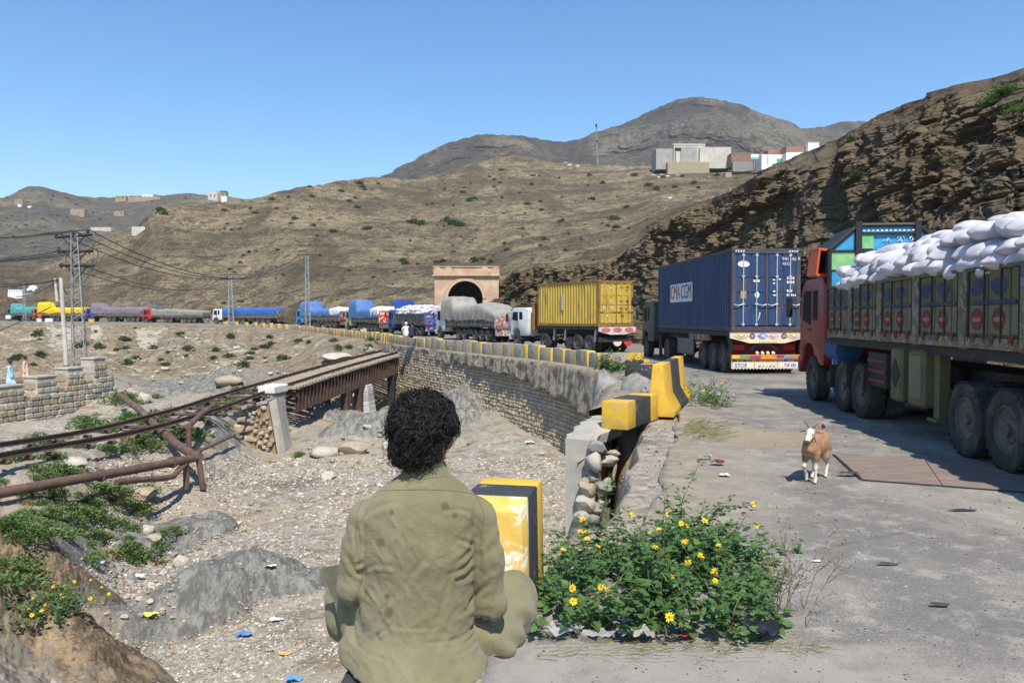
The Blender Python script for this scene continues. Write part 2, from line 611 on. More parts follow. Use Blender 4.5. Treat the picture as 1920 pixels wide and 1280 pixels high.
def bed_material():
 """dry river bed: pale gravel, sand and dust, grey slate where the slope is steep, green on the bank"""
 m = Mat('river_bed', 0.95, spec=0.15)
 w = m.co('world')
 big = m.noise(0.16, 6, 0.65, w, 0.5)
 mid = m.noise(1.1, 7, 0.7, w, 0.3)
 fine = m.noise(9.0, 6, 0.75, w)
 peb = m.voro(9.0, 'F1', w, 'Color')
 pd = m.voro(9.0, 'F1', w, 'Distance')
 gv = m.mix(0.5, (0.30, 0.26, 0.20), m.ramp(m.sep(peb)[0], [(0.0, (0.16, 0.14, 0.115)), (0.4, (0.33, 0.29, 0.24)), (0.75, (0.40, 0.37, 0.32)), (1.0, (0.58, 0.54, 0.48))]))
 sand = m.mix(m.step(fine, 0.3, 0.7), (0.40, 0.335, 0.25), (0.30, 0.245, 0.18))
 dust = m.mix(m.step(fine, 0.3, 0.7), (0.26, 0.215, 0.155), (0.18, 0.145, 0.10))
 c = m.mix(m.step(big, 0.45, 0.56), gv, sand)
 c = m.mix(m.step(mid, 0.53, 0.60), c, dust)
 yy = m.sep(w)[1]
 far = m.mix(m.step(mid, 0.43, 0.57), (0.27, 0.21, 0.135), (0.155, 0.12, 0.08))
 far = m.mix(m.step(m.noise(0.55, 6, 0.7, w), 0.53, 0.60), far, (0.38, 0.33, 0.255))
 far = m.mix(m.math('MULTIPLY', m.step(m.noise(2.7, 6, 0.75, w), 0.52, 0.60), 0.65), far, (0.10, 0.08, 0.055))
 c = m.mix(m.step(yy, 40, 58), c, far)
 nz = m.sep(m.normal())[2]
 slate = m.mix(m.step(m.noise(1.8, 8, 0.75, m.co('world', (2.6, 1.6, 0.5)), .3), 0.42, 0.58), (0.25, 0.238, 0.205), (0.125, 0.122, 0.11))
 steep = m.math('MULTIPLY', m.step(nz, 0.86, 0.66), m.step(yy, 62, 42))
 c = m.mix(steep, c, slate)
 at_ = m.attr('slate')
 c = m.mix(at_, c, slate)
 ea = m.attr('earth')
 earth = m.mix(m.step(mid, 0.35, 0.65), (0.33, 0.235, 0.145), (0.22, 0.155, 0.095))
 c = m.mix(ea, c, earth)
 br = m.attr('brown_rock')
 bro = m.mix(m.step(m.noise(0.9, 8, 0.72, m.co('world', (1.0, 1.6, 3.0)), 0.5), 0.43, 0.57), (0.30, 0.215, 0.13), (0.13, 0.095, 0.06))
 bro = m.mix(m.math('MULTIPLY', m.step(m.noise(1.3, 6, 0.7, w), 0.52, 0.60), 0.75), bro, (0.20, 0.185, 0.15))
 bro = m.mix(m.math('MULTIPLY', m.step(m.noise(5.0, 7, 0.75, m.co('world', (1.0, 1.8, 2.6)), .8), 0.53, 0.59), 0.7), bro, (0.075, 0.058, 0.04))
 bro = m.mix(m.math('MULTIPLY', m.step(m.noise(7.0, 6, 0.75, w), 0.46, 0.38), 0.5), bro, (0.40, 0.31, 0.20))
 c = m.mix(br, c, bro)
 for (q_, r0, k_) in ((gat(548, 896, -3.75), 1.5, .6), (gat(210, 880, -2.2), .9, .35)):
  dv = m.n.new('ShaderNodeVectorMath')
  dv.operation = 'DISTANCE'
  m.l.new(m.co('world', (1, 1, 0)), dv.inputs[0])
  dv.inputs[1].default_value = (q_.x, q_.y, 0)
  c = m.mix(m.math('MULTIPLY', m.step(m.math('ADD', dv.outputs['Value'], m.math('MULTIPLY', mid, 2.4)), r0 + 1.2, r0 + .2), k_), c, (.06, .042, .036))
 m.set('Base Color', c)
 h = m.math('ADD', m.math('MULTIPLY', m.step(pd, 0.6, 0.0), 0.5), m.math('ADD', fine, m.math('MULTIPLY', mid, 1.5)))
 m.bump(h, 0.7, 0.06)
 return m.m
def road_material():
 m = Mat('dusty_road', 0.9, spec=0.2)
 w = m.co('world')
 n1 = m.noise(0.45, 7, 0.7, w, 0.4)
 n2 = m.noise(3.2, 7, 0.72, w)
 n3 = m.noise(60, 5, 0.8, w)
 c = m.mix(m.step(n1, 0.42, 0.58), (0.265, 0.24, 0.203), (0.165, 0.151, 0.132))
 c = m.mix(m.math('MULTIPLY', m.step(n2, 0.50, 0.62), 0.5), c, (0.40, 0.36, 0.30))
 c = m.mix(m.math('MULTIPLY', m.step(m.noise(1.5, 8, 0.75, w, 0.6), 0.56, 0.68), 0.6), c, (0.15, 0.14, 0.13))
 c = m.mix(m.math('MULTIPLY', m.step(n3, 0.52, 0.62), 0.55), c, (0.12, 0.095, 0.09))
 c = m.mix(m.math('MULTIPLY', m.step(n3, 0.46, 0.38), 0.45), c, (0.48, 0.45, 0.40))
 x, y, z = m.sep(w)
 t = m.math('SUBTRACT', x, m.math('MULTIPLY', y, 0.17))            # dirt shoulder along the wall
 sh = m.math('ADD', t, m.math('MULTIPLY', n2, 2.2))
 sh = m.math('MULTIPLY', m.step(sh, 3.0, 1.6), m.step(y, 6.4, 8.2))
 dirt = m.mix(m.step(n2, 0.35, 0.65), (0.34, 0.29, 0.22), (0.22, 0.185, 0.14))
 dirt = m.mix(m.math('MULTIPLY', m.step(n3, 0.5, 0.7), 0.6), dirt, (0.12, 0.10, 0.08))
 c = m.mix(sh, c, dirt)
 ap = m.math('MULTIPLY', m.step(y, 4.78, 4.70), m.step(x, 2.6, 1.9))            # dusty ledge under the bush
 c = m.mix(m.math('MULTIPLY', ap, m.step(n2, 0.3, 0.6)), c, (0.30, 0.275, 0.235))
 oil = m.math('MULTIPLY', m.step(m.noise(0.8, 5, 0.6, m.co('world', (1, .35, 1)), 0.5), 0.56, 0.66), m.step(x, 2.2, 3.4))
 c = m.mix(m.math('MULTIPLY', oil, 0.5), c, (0.12, 0.115, 0.11))
 hay = m.math('SUBTRACT', 1.0, m.math('MULTIPLY', m.math('POWER', m.math('SUBTRACT', x, 4.1), 2.0), .9))
 hay = m.math('SUBTRACT', hay, m.math('MULTIPLY', m.math('POWER', m.math('SUBTRACT', y, 12.9), 2.0), .55))
 c = m.mix(m.math('MULTIPLY', m.step(m.math('ADD', hay, m.math('SUBTRACT', n2, .5)), .0, .7), .6), c, (0.31, 0.235, 0.14))
 far = m.step(y, 20, 34)
 c = m.mix(m.math('MULTIPLY', far, 0.6), c, (0.17, 0.16, 0.15))
 m.set('Base Color', c)
 cr = m.voro(0.36, 'DISTANCE_TO_EDGE', m.mix(0.12, w, m.n.new('ShaderNodeTexNoise').outputs['Color'], 'ADD'))
 c = m.mix(m.math('MULTIPLY', m.math('MULTIPLY', m.step(cr, 0.006, 0.002), m.step(n1, .5, .6)), 0.35), c, (0.07, 0.065, 0.06))
 m.set('Base Color', c)
 h = m.math('ADD', m.math('MULTIPLY', n3, 0.5), m.math('ADD', m.math('MULTIPLY', n2, 0.9), m.math('MULTIPLY', m.step(cr, 0.0, 0.006), 0.06)))
 m.bump(h, 0.45, 0.018)
 return m.m
def cliff_material():
 m = Mat('layered_rock', 0.93, spec=0.15)
 w = m.co('world')
 lay = m.noise(1.0, 9, 0.75, m.co('world', (0.35, 0.35, 2.6)), 0.7)
 lay2 = m.noise(4.0, 7, 0.75, m.co('world', (0.3, 0.3, 2.2)), 0.4)
 big = m.noise(0.14, 5, 0.6, w, 0.5)
 fine = m.noise(7.0, 6, 0.75, w)
 c = m.ramp(lay, [(0.28, (0.040, 0.031, 0.024)), (0.45, (0.095, 0.070, 0.047)), (0.58, (0.155, 0.115, 0.072)), (0.72, (0.075, 0.058, 0.044))])
 c = m.mix(m.math('MULTIPLY', m.step(lay2, 0.5, 0.68), 0.7), c, (0.05, 0.042, 0.035))
 c = m.mix(m.math('MULTIPLY', m.step(lay2, 0.42, 0.3), 0.55), c, (0.24, 0.18, 0.112))
 c = m.mix(m.math('MULTIPLY', m.step(big, 0.5, 0.65), 0.5), c, (0.14, 0.135, 0.11))
 ta = m.attr('talus')
 tal = m.mix(m.step(fine, 0.35, 0.65), (0.145, 0.11, 0.073), (0.075, 0.058, 0.04))
 c = m.mix(ta, c, tal)
 nz = m.sep(m.normal())[2]
 gr = m.mix(m.step(fine, 0.35, 0.65), (0.21, 0.162, 0.085), (0.11, 0.085, 0.05))
 c = m.mix(m.math('MULTIPLY', m.step(nz, 0.60, 0.9), 0.75), c, gr)
 c = m.mix(m.math('MULTIPLY', m.step(fine, 0.62, 0.75), 0.5), c, (0.035, 0.03, 0.025))
 m.set('Base Color', c)
 h = m.math('ADD', m.math('MULTIPLY', lay2, 1.0), m.math('MULTIPLY', fine, 0.6))
 m.bump(h, 0.8, 0.12)
 return m.m
# ================================================================ the ground of the ravine
_cpts = []
for px, py, D in [
 (-350, 1500, 10.5), (250, 1290, 12.6), (620, 1280, 12.4), (560, 1150, 15.4), (420, 1060, 18.3), (620, 1000, 21.0), (760, 950, 24.0),
 (1000, 1000, 20.6), (1040, 900, 27.8), (420, 910, 26.5), (600, 870, 31.0), (480, 862, 31.5), (760, 870, 31.0), (980, 850, 33.5), (1060, 838, 35.0),
 (560, 826, 37.0), (660, 803, 47.0), (620, 770, 53.0), (700, 792, 44.0), (800, 778, 43.0), (870, 752, 45.5), (930, 790, 41.0), (850, 815, 39.0),
 (730, 775, 57.0), (700, 770, 56.0),
 (370, 880, 25.3), (200, 905, 22.0), (0, 945, 18.2), (-200, 980, 16.5), (300, 960, 22.8), (180, 1010, 19.3), (330, 830, 28.3), (120, 872, 21.2),
 (0, 862, 18.9), (-160, 890, 16.0), (260, 815, 26.2), (400, 790, 32.0), (425, 828, 32.0), (455, 850, 33.5), (500, 860, 34.3), (540, 852, 37.0), (400, 830, 30.5), (200, 800, 29.0), (60, 830, 24.5), (0, 800, 31.0),
 (150, 790, 34.0), (240, 770, 36.5), (0, 740, 41.0), (60, 730, 43.0), (210, 725, 46.0), (-160, 740, 40.0),
 (300, 742, 46.0), (400, 742, 44.0), (330, 715, 53.0), (430, 712, 50.5), (520, 700, 53.0), (640, 672, 62.0), (700, 664, 66.0),
 (100, 1012, 15.4), (0, 1030, 13.9), (-150, 1050, 12.0), (60, 1120, 13.3), (0, 1150, 12.0), (140, 1080, 15.3), (40, 1230, 11.2), (110, 1285, 10.8), (-100, 1300, 9.5), (175, 1200, 13.2), (240, 1200, 14.0), (190, 1130, 15.1),
 (145, 696, 60.0), (300, 700, 63.0), (440, 690, 66.0), (560, 688, 66.0), (600, 655, 84.0), (650, 645, 84.0), (640, 628, 104.0), (560, 622, 124.0), (480, 630, 112.0),
 (0, 700, 62.0), (80, 690, 66.0), (200, 675, 78.0), (320, 670, 80.0), (430, 655, 90.0), (300, 640, 105.0), (150, 640, 110.0), (60, 650, 100.0), (0, 640, 120.0),
 (400, 614, 146.0), (300, 609, 152.0), (180, 606, 156.0), (80, 603, 158.0), (0, 603, 160.0), (-200, 602, 168.0), (-200, 650, 100.0), (-250, 700, 62.0), (-400, 640, 110),
]:
 _cpts.append(at(px, py, D))
_cp_ = np.array([p[:] for p in _cpts])
def _lg(xy):
 """plan position -> the space the surface is fitted in (angle, log of distance)"""
 r = np.hypot(xy[..., 0], xy[..., 1])
 return np.stack([np.arctan2(xy[..., 0], xy[..., 1]) * 3.0, np.log(r)], -1)
def _tps_fit(P, z, lam=0.002):
 d = np.linalg.norm(P[:, None] - P[None], axis=-1)
 K = np.where(d > 0, d * d * np.log(d + 1e-12), 0) + lam * np.eye(len(P))
 A = np.hstack([np.ones((len(P), 1)), P])
 M_ = np.block([[K, A], [A.T, np.zeros((3, 3))]])
 s = np.linalg.solve(M_, np.concatenate([z, np.zeros(3)]))
 return s
def _tps(P, s, Q):
 out = np.zeros(len(Q))
 for a in range(0, len(Q), 40000):
  q = Q[a:a + 40000]
  d = np.linalg.norm(q[:, None] - P[None], axis=-1)
  K = np.where(d > 0, d * d * np.log(d + 1e-12), 0)
  out[a:a + 40000] = K @ s[:-3] + s[-3] + q @ s[-2:]
 return out
_fit_p = _lg(_cp_[:, :2])
_fit_s = _tps_fit(_fit_p, _cp_[:, 2])
WALL = [(-0.62, -6.0), (-0.50, 0.0), (-0.42, 2.4), (-0.26, 5.0), (0.25, 8.5), (0.95, 12.5), (1.35, 14.0), (2.3, 18.0), (3.3, 23.5), (4.0, 27.5), (3.35, 31.0), (2.3, 35.0),
  (0.3, 40.0), (-2.6, 46.0), (-5.6, 52.5), (-8.6, 60.0), (-12.0, 71.0), (-17.5, 84.0), (-25.0, 101.0), (-34.0, 117.0), (-43.0, 131.0), (-52.0, 141.0), (-64.0, 148.0), (-80.0, 153.0), (-100.0, 157.0), (-125.0, 160.0), (-160.0, 166.0)]
WALL_N = np.array(WALL)
def line_dist(xy, L):
 """signed distance to a plan line walked from near to far: positive on its right"""
 best = np.full(len(xy), 1e9)
 sgn = np.ones(len(xy))
 for a, b in zip(L[:-1], L[1:]):
  ab = b - a
  t = np.clip(((xy - a) @ ab) / (ab @ ab), 0, 1)
  q = xy - (a + t[:, None] * ab)
  d = np.hypot(q[:, 0], q[:, 1])
  cr = ab[1] * q[:, 0] - ab[0] * q[:, 1]
  m = d < best - 1e-9
  best = np.where(m, d, best)
  sgn = np.where(m, np.sign(cr), sgn)
 return best * sgn
def road_z(y):
 """the road climbs a little beyond the bend"""
 return np.interp(y, [0, 60, 86, 105, 125, 155, 165, 175, 200], [0, 0, 0.05, 0.25, 0.6, 0.85, 1.15, 1.3, 1.4])
_ga, _gr = np.linspace(-3.4, 3.4, 170), np.linspace(math.log(1.0), math.log(260.0), 150)
_gg = np.stack(np.meshgrid(_ga, _gr, indexing='ij'), -1).reshape(-1, 2)
_gt = _tps(_fit_p, _fit_s, _gg).reshape(170, 150)
def ground_base(xy):
 q = _lg(xy)
 u = np.clip((q[:, 0] - _ga[0]) / (_ga[1] - _ga[0]), 0, 168.999)
 v = np.clip((q[:, 1] - _gr[0]) / (_gr[1] - _gr[0]), 0, 148.999)
 i, j = u.astype(int), v.astype(int)
 a, b = u - i, v - j
 return _gt[i, j] * (1 - a) * (1 - b) + _gt[i + 1, j] * a * (1 - b) + _gt[i, j + 1] * (1 - a) * b + _gt[i + 1, j + 1] * a * b
def ground_fn(xy, detail=True):
 z = ground_base(xy)
 r = np.hypot(xy[:, 0], xy[:, 1])
 att = dict(slate=np.zeros(len(xy)), earth=np.zeros(len(xy)), brown_rock=np.zeros(len(xy)))
 p3 = np.concatenate([xy, np.zeros((len(xy), 1))], 1)
 for (cx, cy, cz, L, W, Hh, ang, pw) in RIBS:
  dx, dy = xy[:, 0] - cx, xy[:, 1] - cy
  ca, sa = math.cos(ang), math.sin(ang)
  u, v = dx * ca + dy * sa, -dx * sa + dy * ca
  wob = 0.10 * fbm(p3 * 1.3 + cz, 3, 5)
  q = (np.abs(u) / L) ** 2.6 + (np.abs(v) / W) ** 2.0 + wob
  hh = np.clip(1 - q, 0, 1) ** 0.85
  st = 0.10 * fbm(np.stack([u * 0.5, v * 6.0, u * 0], -1) + cx, 4, 9)
  z = np.where(hh > 0, z + Hh * hh * (1 + st * 1.5), z)
  att['slate'] = np.maximum(att['slate'], np.clip(hh * 4, 0, 1) * (1 if pw == 0 else 0))
  if pw:
   att['brown_rock'] = np.maximum(att['brown_rock'], np.clip(hh * 4, 0, 1))
 if detail:
  s = np.clip(r / 40, 0.25, 1.6)
  flat = sstep(26, 40, xy[:, 1]) * 0.8 + 0.2
  left = sstep(-4.5, -8, xy[:, 0] + 0.0 * xy[:, 1])
  amp = np.maximum(flat, left * 0.9)
  z = z + 0.55 * amp * s * fbm(p3 * 0.28, 4, 21) + 0.10 * fbm(p3 * 1.3, 4, 22)
  far = sstep(50, 75, xy[:, 1])
  z = z + far * (1.1 * fbm(p3 * 0.12, 5, 31, ridged=True) - 0.2) * sstep(0, 18, -line_dist(xy, WALL_N))
  br = np.exp(-(((xy[:, 0] + 9.6) / 2.9) ** 2 + ((xy[:, 1] - 11.8) / 3.3) ** 2)) * 1.6
  br = np.clip(br - 0.35, 0, 1)
  z = z + br * (-0.2 + 0.5 * fbm(np.stack([xy[:, 0] * 0.55 + xy[:, 1] * 0.2, xy[:, 1] * 1.5 - xy[:, 0] * .7, z * 1.2], -1), 5, 41, ridged=True))
  cr_ = np.stack([xy[:, 0] * 1.6 + xy[:, 1] * .5, xy[:, 1] * 2.6 - xy[:, 0] * 1.2, z * 2.5], -1)
  z = z + np.clip(br * 2, 0, 1) * (.26 * fbm(cr_, 4, 43, .6, ridged=True) + .08 * fbm(cr_ * 4.3, 3, 44, ridged=True))
  att['brown_rock'] = np.maximum(att['brown_rock'], np.clip(br * 2.2, 0, 1))
 md = np.exp(-(((xy[:, 0] + 5.0) / 6.5) ** 2 + ((xy[:, 1] - 42.5) / 6.0) ** 2))
 md = np.clip(md * 2.2 + 0.35 * fbm(p3 * 0.5, 3, 55) - 0.75, 0, 1)
 att['slate'] = np.maximum(att['slate'], md)
 hol = np.exp(-(((xy[:, 0] + 19.5) / 6.0) ** 2 + ((xy[:, 1] - 49) / 6.5) ** 2))
 att['slate'] = np.maximum(att['slate'], np.clip(hol * 2 + 0.4 * fbm(p3 * 0.4, 3, 56) - 0.7, 0, 1))
 if detail:
  rk = np.clip(att['slate'], 0, 1)
  z = z + rk * (.09 + .26 * sstep(24, 34, xy[:, 1])) * fbm(np.stack([xy[:, 0] * 0.4 + xy[:, 1] * .3, xy[:, 1] * 1.2 - xy[:, 0] * .5, z * 1.5], -1), 5, 61, ridged=True)
 td = np.abs(line_dist(xy, TRACK_N))
 tz = np.interp(xy[:, 1], TRACK_Y, TRACK_Z) - 0.42
 m_ = sstep(2.6, 1.4, td) * sstep(60, 40, xy[:, 1])
 z = np.where(z > tz, z * (1 - m_) + tz * m_, z)
 d = line_dist(xy, WALL_N)
 up = sstep(0.05, 0.45, d)
 rz = road_z(xy[:, 1]) - 0.06
 hx = xy[:, 0] - (0.55 + (xy[:, 1] - 9.0) * 0.212)
 hole = sstep(0.05, 0.75, hx + 0.12 * fbm(p3 * 2.0, 3, 71))
 hole = 1 - (1 - hole) * sstep(7.6, 9.0, xy[:, 1]) * sstep(15.6, 14.6, xy[:, 1])
 hole = np.where(d > 0, hole, 1)
 deep = -2.6 + 0.5 * fbm(p3 * 1.2, 3, 72)
 edge = np.where((xy[:, 1] > 7.6) & (xy[:, 1] < 15.6) & (d > 0), 1 - hole, 0)
 rz2 = rz - (1 - hole) * (rz - deep)
 att['earth'] = np.maximum(att['earth'], np.clip(edge * 3, 0, 1))
 far_edge = sstep(58, 80, xy[:, 1])
 up = up * (1 - far_edge) + far_edge * sstep(-6.0, 0.6, d)
 z = z * (1 - up) + rz2 * up
 return z, att, d
TRACK_N = np.array([(-12.0, 5.0), (-12.7, 11.5), (-12.9, 18.7), (-12.8, 31.7), (-12.3, 42.2), (-9.9, 57.0)])
TRACK_Y = [5, 11.5, 18.7, 25.4, 31.7, 37.5, 42.2, 49, 57, 61]
TRACK_Z = [-0.7, -0.85, -1.22, -1.6, -1.65, -1.55, -1.38, -1.0, -0.62, -0.5]
def rib(px, py, z, L, W, H, ang, pw=0):
 p = gat(px, py, z)
 return (p.x, p.y, z, L, W, H, ang, pw)
RIBS = [rib(425, 1105, -3.7, 2.0, 1.0, 0.72, 0.95), rib(320, 1160, -3.75, 1.6, 0.75, 0.40, 0.75), rib(335, 995, -3.65, 1.8, 0.95, 0.5, 1.0),
  rib(575, 1105, -3.8, 0.9, 0.5, 0.32, 0.9), rib(210, 1235, -3.3, 1.0, 1.5, 0.5, 0.5, 1), rib(60, 1200, -2.9, 1.3, 1.1, 0.35, 0.6, 1), rib(115, 1075, -2.8, 1.3, 0.7, 0.4, 0.9, 1),
  rib(760, 820, -4.0, 4.5, 2.2, 0.9, 0.6), rib(860, 790, -3.8, 3.5, 2.5, 1.1, 1.0), rib(610, 800, -4.4, 3.0, 1.2, 0.6, 0.3)]
M_BED = bed_material()
M_ROAD = road_material()
M_CLIFF = cliff_material()
_az = np.concatenate([np.linspace(-62, -37, 60)[:-1], np.linspace(-37, 12, 800)[:-1], np.linspace(12, 62, 160)])
_rr = np.concatenate([np.geomspace(1.2, 9, 40)[:-1], np.geomspace(9, 60, 420)[:-1], np.geomspace(60, 210, 150)])
_A, _Rr = np.meshgrid(np.radians(_az), _rr)
_XY = np.stack([_Rr * np.sin(_A), _Rr * np.cos(_A)], -1)
_z, _att, _d = ground_fn(_XY.reshape(-1, 2))
_P = np.concatenate([_XY, _z.reshape(_A.shape + (1,))], -1)
_me = grid_mesh('ground', _P, M_BED, True)
for k_, v_ in _att.items():
 vattr(_me, k_, v_)
ground = tag(link('ground', _me), kind='structure')
from mathutils.bvhtree import BVHTree
def bvh_of(obj):
 me = obj.data
 n = len(me.vertices)
 co = np.empty(n * 3, np.float32)
 me.vertices.foreach_get('co', co)
 f = np.empty(len(me.loops), np.int32)
 me.loops.foreach_get('vertex_index', f)
 return BVHTree.FromPolygons(co.reshape(-1, 3).tolist(), f.reshape(-1, 4).tolist())
ground_bvh = bvh_of(ground)
def gz(x, y):
 h = ground_bvh.ray_cast(Vector((x, y, 60)), Vector((0, 0, -1)))
 return h[0].z if h[0] else 0.0
def seen(px, py, trees):
 """where the sight line through pixel px,py first meets one of the land surfaces"""
 d = Vector(ray(px, py)).normalized()
 best = None
 for t in trees:
  h = t.ray_cast(Vector((0, 0, CAM_H)), d)
  if h[0] and (best is None or h[3] < best[1]):
   best = (h[0], h[3], h[1])
 return best
pl = MB().quad((-2600, -1300, -14), (2600, -1300, -14), (2600, 2800, -14), (-2600, 2800, -14))
tag(pl.build('terrain', paint('far_soil', (0.22, 0.17, 0.11), kind='world', rough=0.95)), kind='structure')
# ================================================================ the road
def catmull(P, n=12):
 P = [Vector(p) for p in P]
 out = []
 for i in range(len(P) - 1):
  p0, p1, p2, p3 = P[max(i - 1, 0)], P[i], P[i + 1], P[min(i + 2, len(P) - 1)]
  for k in range(n):
   t = k / n
   out.append(0.5 * (2 * p1 + (p2 - p0) * t + (2 * p0 - 5 * p1 + 4 * p2 - p3) * t * t + (3 * p1 - p0 - 3 * p2 + p3) * t ** 3))
 out.append(P[-1])
 return out
ROAD_L = [(-0.12, -6), (-0.11, 0), (-0.10, 4.7), (0.70, 6.3), (1.35, 8.0), (1.80, 9.5), (2.45, 12.3), (3.1, 15.0), (3.55, 17.5), (4.3, 20.5), (4.7, 24), (4.9, 27.5), (4.2, 31.5), (3.1, 35.5), (1.1, 40.6),
   (-1.8, 46.6), (-4.8, 53.2), (-7.8, 60.6), (-11.2, 71.4), (-16.6, 84.5), (-24.0, 101.6), (-33.2, 117.8), (-42.4, 132.0), (-51.6, 142.2), (-63.8, 149.4), (-80, 154.4), (-100, 158.4), (-125, 161.4), (-160, 167)]
ROAD_R = [(13, -6), (12.6, 0), (12.2, 4.75), (12.0, 6.3), (12, 8.0), (12, 9.5), (12, 12.3), (12, 15.0), (12, 17.5), (12, 20.5), (12, 24), (12, 28), (12, 34), (11.7, 42), (11.0, 50),
   (9.0, 60), (5.5, 69), (0.5, 79), (-5.0, 90), (-11.0, 101), (-19.0, 117), (-29.0, 133), (-39.0, 146), (-50, 159), (-63, 170), (-80, 177.0), (-100, 181), (-125, 184), (-160, 190)]
_l, _r = catmull([(a, b, 0) for a, b in ROAD_L], 10), catmull([(a, b, 0) for a, b in ROAD_R], 10)
_rows = []
for k_, (a, b) in enumerate(zip(_l, _r)):
 t_ = np.linspace(0, 1, 60) ** 1.3
 _rows.append([(a.x + (b.x - a.x) * q, a.y + (b.y - a.y) * q, 0) for q in t_])
_P = np.array(_rows)
_wob = fbm(_P.reshape(-1, 3) * 1.1, 3, 3).reshape(_P.shape[:2])
_P[:, 0, 0] += 0.16 * _wob[:, 0]
_P[..., 2] = road_z(_P[..., 1]) + 0.006 * fbm(_P.reshape(-1, 3) * 0.5, 3, 4).reshape(_P.shape[:2])
_edge = _P[:, :1].copy()
_edge[..., 2] -= 0.16
_P = np.concatenate([_edge, _P], 1)
road = tag(link('road', grid_mesh('road', _P, M_ROAD, True)), kind='structure')
road_bvh = bvh_of(road)
def rz_at(x, y):
 h = road_bvh.ray_cast(Vector((x, y, 30)), Vector((0, 0, -1)))
 return h[0].z if h[0] else gz(x, y)
# ================================================================ hills, in true distance
def polar_hill(name, cols, mat_, n_col, n_row, amp, nscale, seed, back=60, power=1.0, relief=1.0, oct_=6, rowpow=1.0, grain=0.0):
 """cols: (pixel column, base distance, base row, ridge distance, ridge row); the slope is built between them and falls away behind"""
 C = np.array(cols, float)
 px = np.linspace(C[0, 0], C[-1, 0], n_col)
 f = lambda k: np.interp(px, C[:, 0], C[:, k])
 def smooth(v, w=9):
  k = np.ones(w) / w
  return np.convolve(np.pad(v, w // 2, 'edge'), k, 'valid')
 Db, yb, Dr, yr = smooth(f(1), 25), smooth(f(2), 15), smooth(f(3), 25), smooth(f(4), 5)
 t = np.linspace(0, 1, n_row) ** rowpow
 T = t[:, None]
 Y = Db + (Dr - Db) * T ** power
 PY = yb + (yr - yb) * T
 P = at_np(np.broadcast_to(px, Y.shape), PY, Y)
 n = fbm(P.reshape(-1, 3) * nscale, oct_, seed, 0.52, ridged=True).reshape(Y.shape)
 n2 = fbm(P.reshape(-1, 3) * nscale * 0.37, 3, seed + 5).reshape(Y.shape)
 fade = np.sin(np.clip(T, 0, 1) * np.pi * 0.5) ** 0.4 * (0.25 + 0.75 * np.sin(np.clip(T * 0.5 + 0.5, 0, 1) * np.pi))
 a = amp * fade * relief
 d = np.stack([P[..., 0], P[..., 1], P[..., 1] * 0], -1)
 d /= np.linalg.norm(d, axis=-1, keepdims=True)
 P = P + d * ((n * 0.8 + n2 * 1.4) * a)[..., None]
 P[..., 2] += (n * 0.35 * a)
 if grain:
  P[..., 2] += grain * fbm(P.reshape(-1, 3) * nscale * 9, 4, seed + 9).reshape(Y.shape)
 last = P[-1]
 dl = d[-1]
 B = []
 for k in range(1, 9):
  q = last + dl * (back * k / 8)
  q[..., 2] -= back * 0.9 * (k / 8) ** 1.6
  B.append(q)
 P = np.concatenate([P, np.array(B)])
 o = tag(link(name, grid_mesh(name, P, mat_, True)), kind='structure')
 vattr(o.data, 'ridge', np.concatenate([n.ravel() + .4 * n2.ravel(), np.zeros(8 * len(px))]))
 return o
M_HILL = hill_material('dry_hill', (0.305, 0.238, 0.142), (0.192, 0.148, 0.094), (0.088, 0.072, 0.050), 0.035, (0.055, 0.062, 0.028), 0.5, 0.60, 1.0, 1.2, 1.4)
M_MOUNT = hill_material('dark_mountain', (0.175, 0.148, 0.098), (0.110, 0.090, 0.066), (0.052, 0.044, 0.038), 0.007, (0.05, 0.052, 0.03), 0.10, 0.60, 1.0, 6.0)
M_FAR = hill_material('far_hill', (0.245, 0.202, 0.138), (0.175, 0.145, 0.105), (0.110, 0.098, 0.082), 0.011, (0.055, 0.06, 0.04), 0.16, 0.50, 1.0, 4.0)
mountain = polar_hill('mountain', [
 (560, 1000, 420, 1250, 400), (690, 1000, 420, 1300, 345), (730, 1000, 420, 1350, 325), (780, 1000, 420, 1400, 297), (830, 1000, 420, 1400, 269), (870, 1000, 420, 1400, 258), (905, 1000, 420, 1400, 250), (960, 1000, 420, 1400, 247),
 (1000, 1000, 420, 1420, 252), (1060, 1000, 420, 1450, 263), (1110, 1000, 420, 1450, 249), (1160, 1000, 420, 1480, 233), (1200, 1000, 420, 1500, 219), (1235, 1000, 420, 1500, 203), (1262, 1000, 420, 1500, 190),
 (1290, 1000, 420, 1500, 184), (1320, 1000, 420, 1500, 185), (1350, 1000, 420, 1500, 191), (1400, 1000, 420, 1520, 208), (1440, 1000, 420, 1550, 219), (1480, 1000, 420, 1550, 228), (1505, 1000, 420, 1600, 244), (1530, 1000, 420, 1600, 242),
 (1560, 1000, 420, 1650, 238), (1590, 1000, 420, 1700, 231), (1650, 1000, 420, 1750, 236), (1750, 1000, 420, 1800, 250), (2100, 1000, 420, 1850, 300)], M_MOUNT, 620, 150, 150, 0.0058, 101, 400, relief=0.9, grain=4.0)
far_hills = polar_hill('hills', [
 (-420, 230, 606, 700, 400), (-60, 230, 606, 800, 372), (0, 230, 606, 850, 373), (25, 230, 606, 880, 363), (52, 230, 606, 900, 352), (80, 230, 606, 900, 351), (105, 230, 606, 900, 360), (150, 230, 606, 920, 367), (205, 230, 606, 950, 373),
 (250, 230, 606, 950, 369), (300, 230, 606, 950, 365), (340, 230, 606, 950, 364), (385, 230, 606, 950, 366), (430, 230, 606, 950, 369), (470, 230, 606, 950, 377), (560, 230, 606, 950, 385), (700, 230, 606, 950, 420)], M_FAR, 420, 190, 60, 0.012, 202, 300, 1.15, grain=1.5)
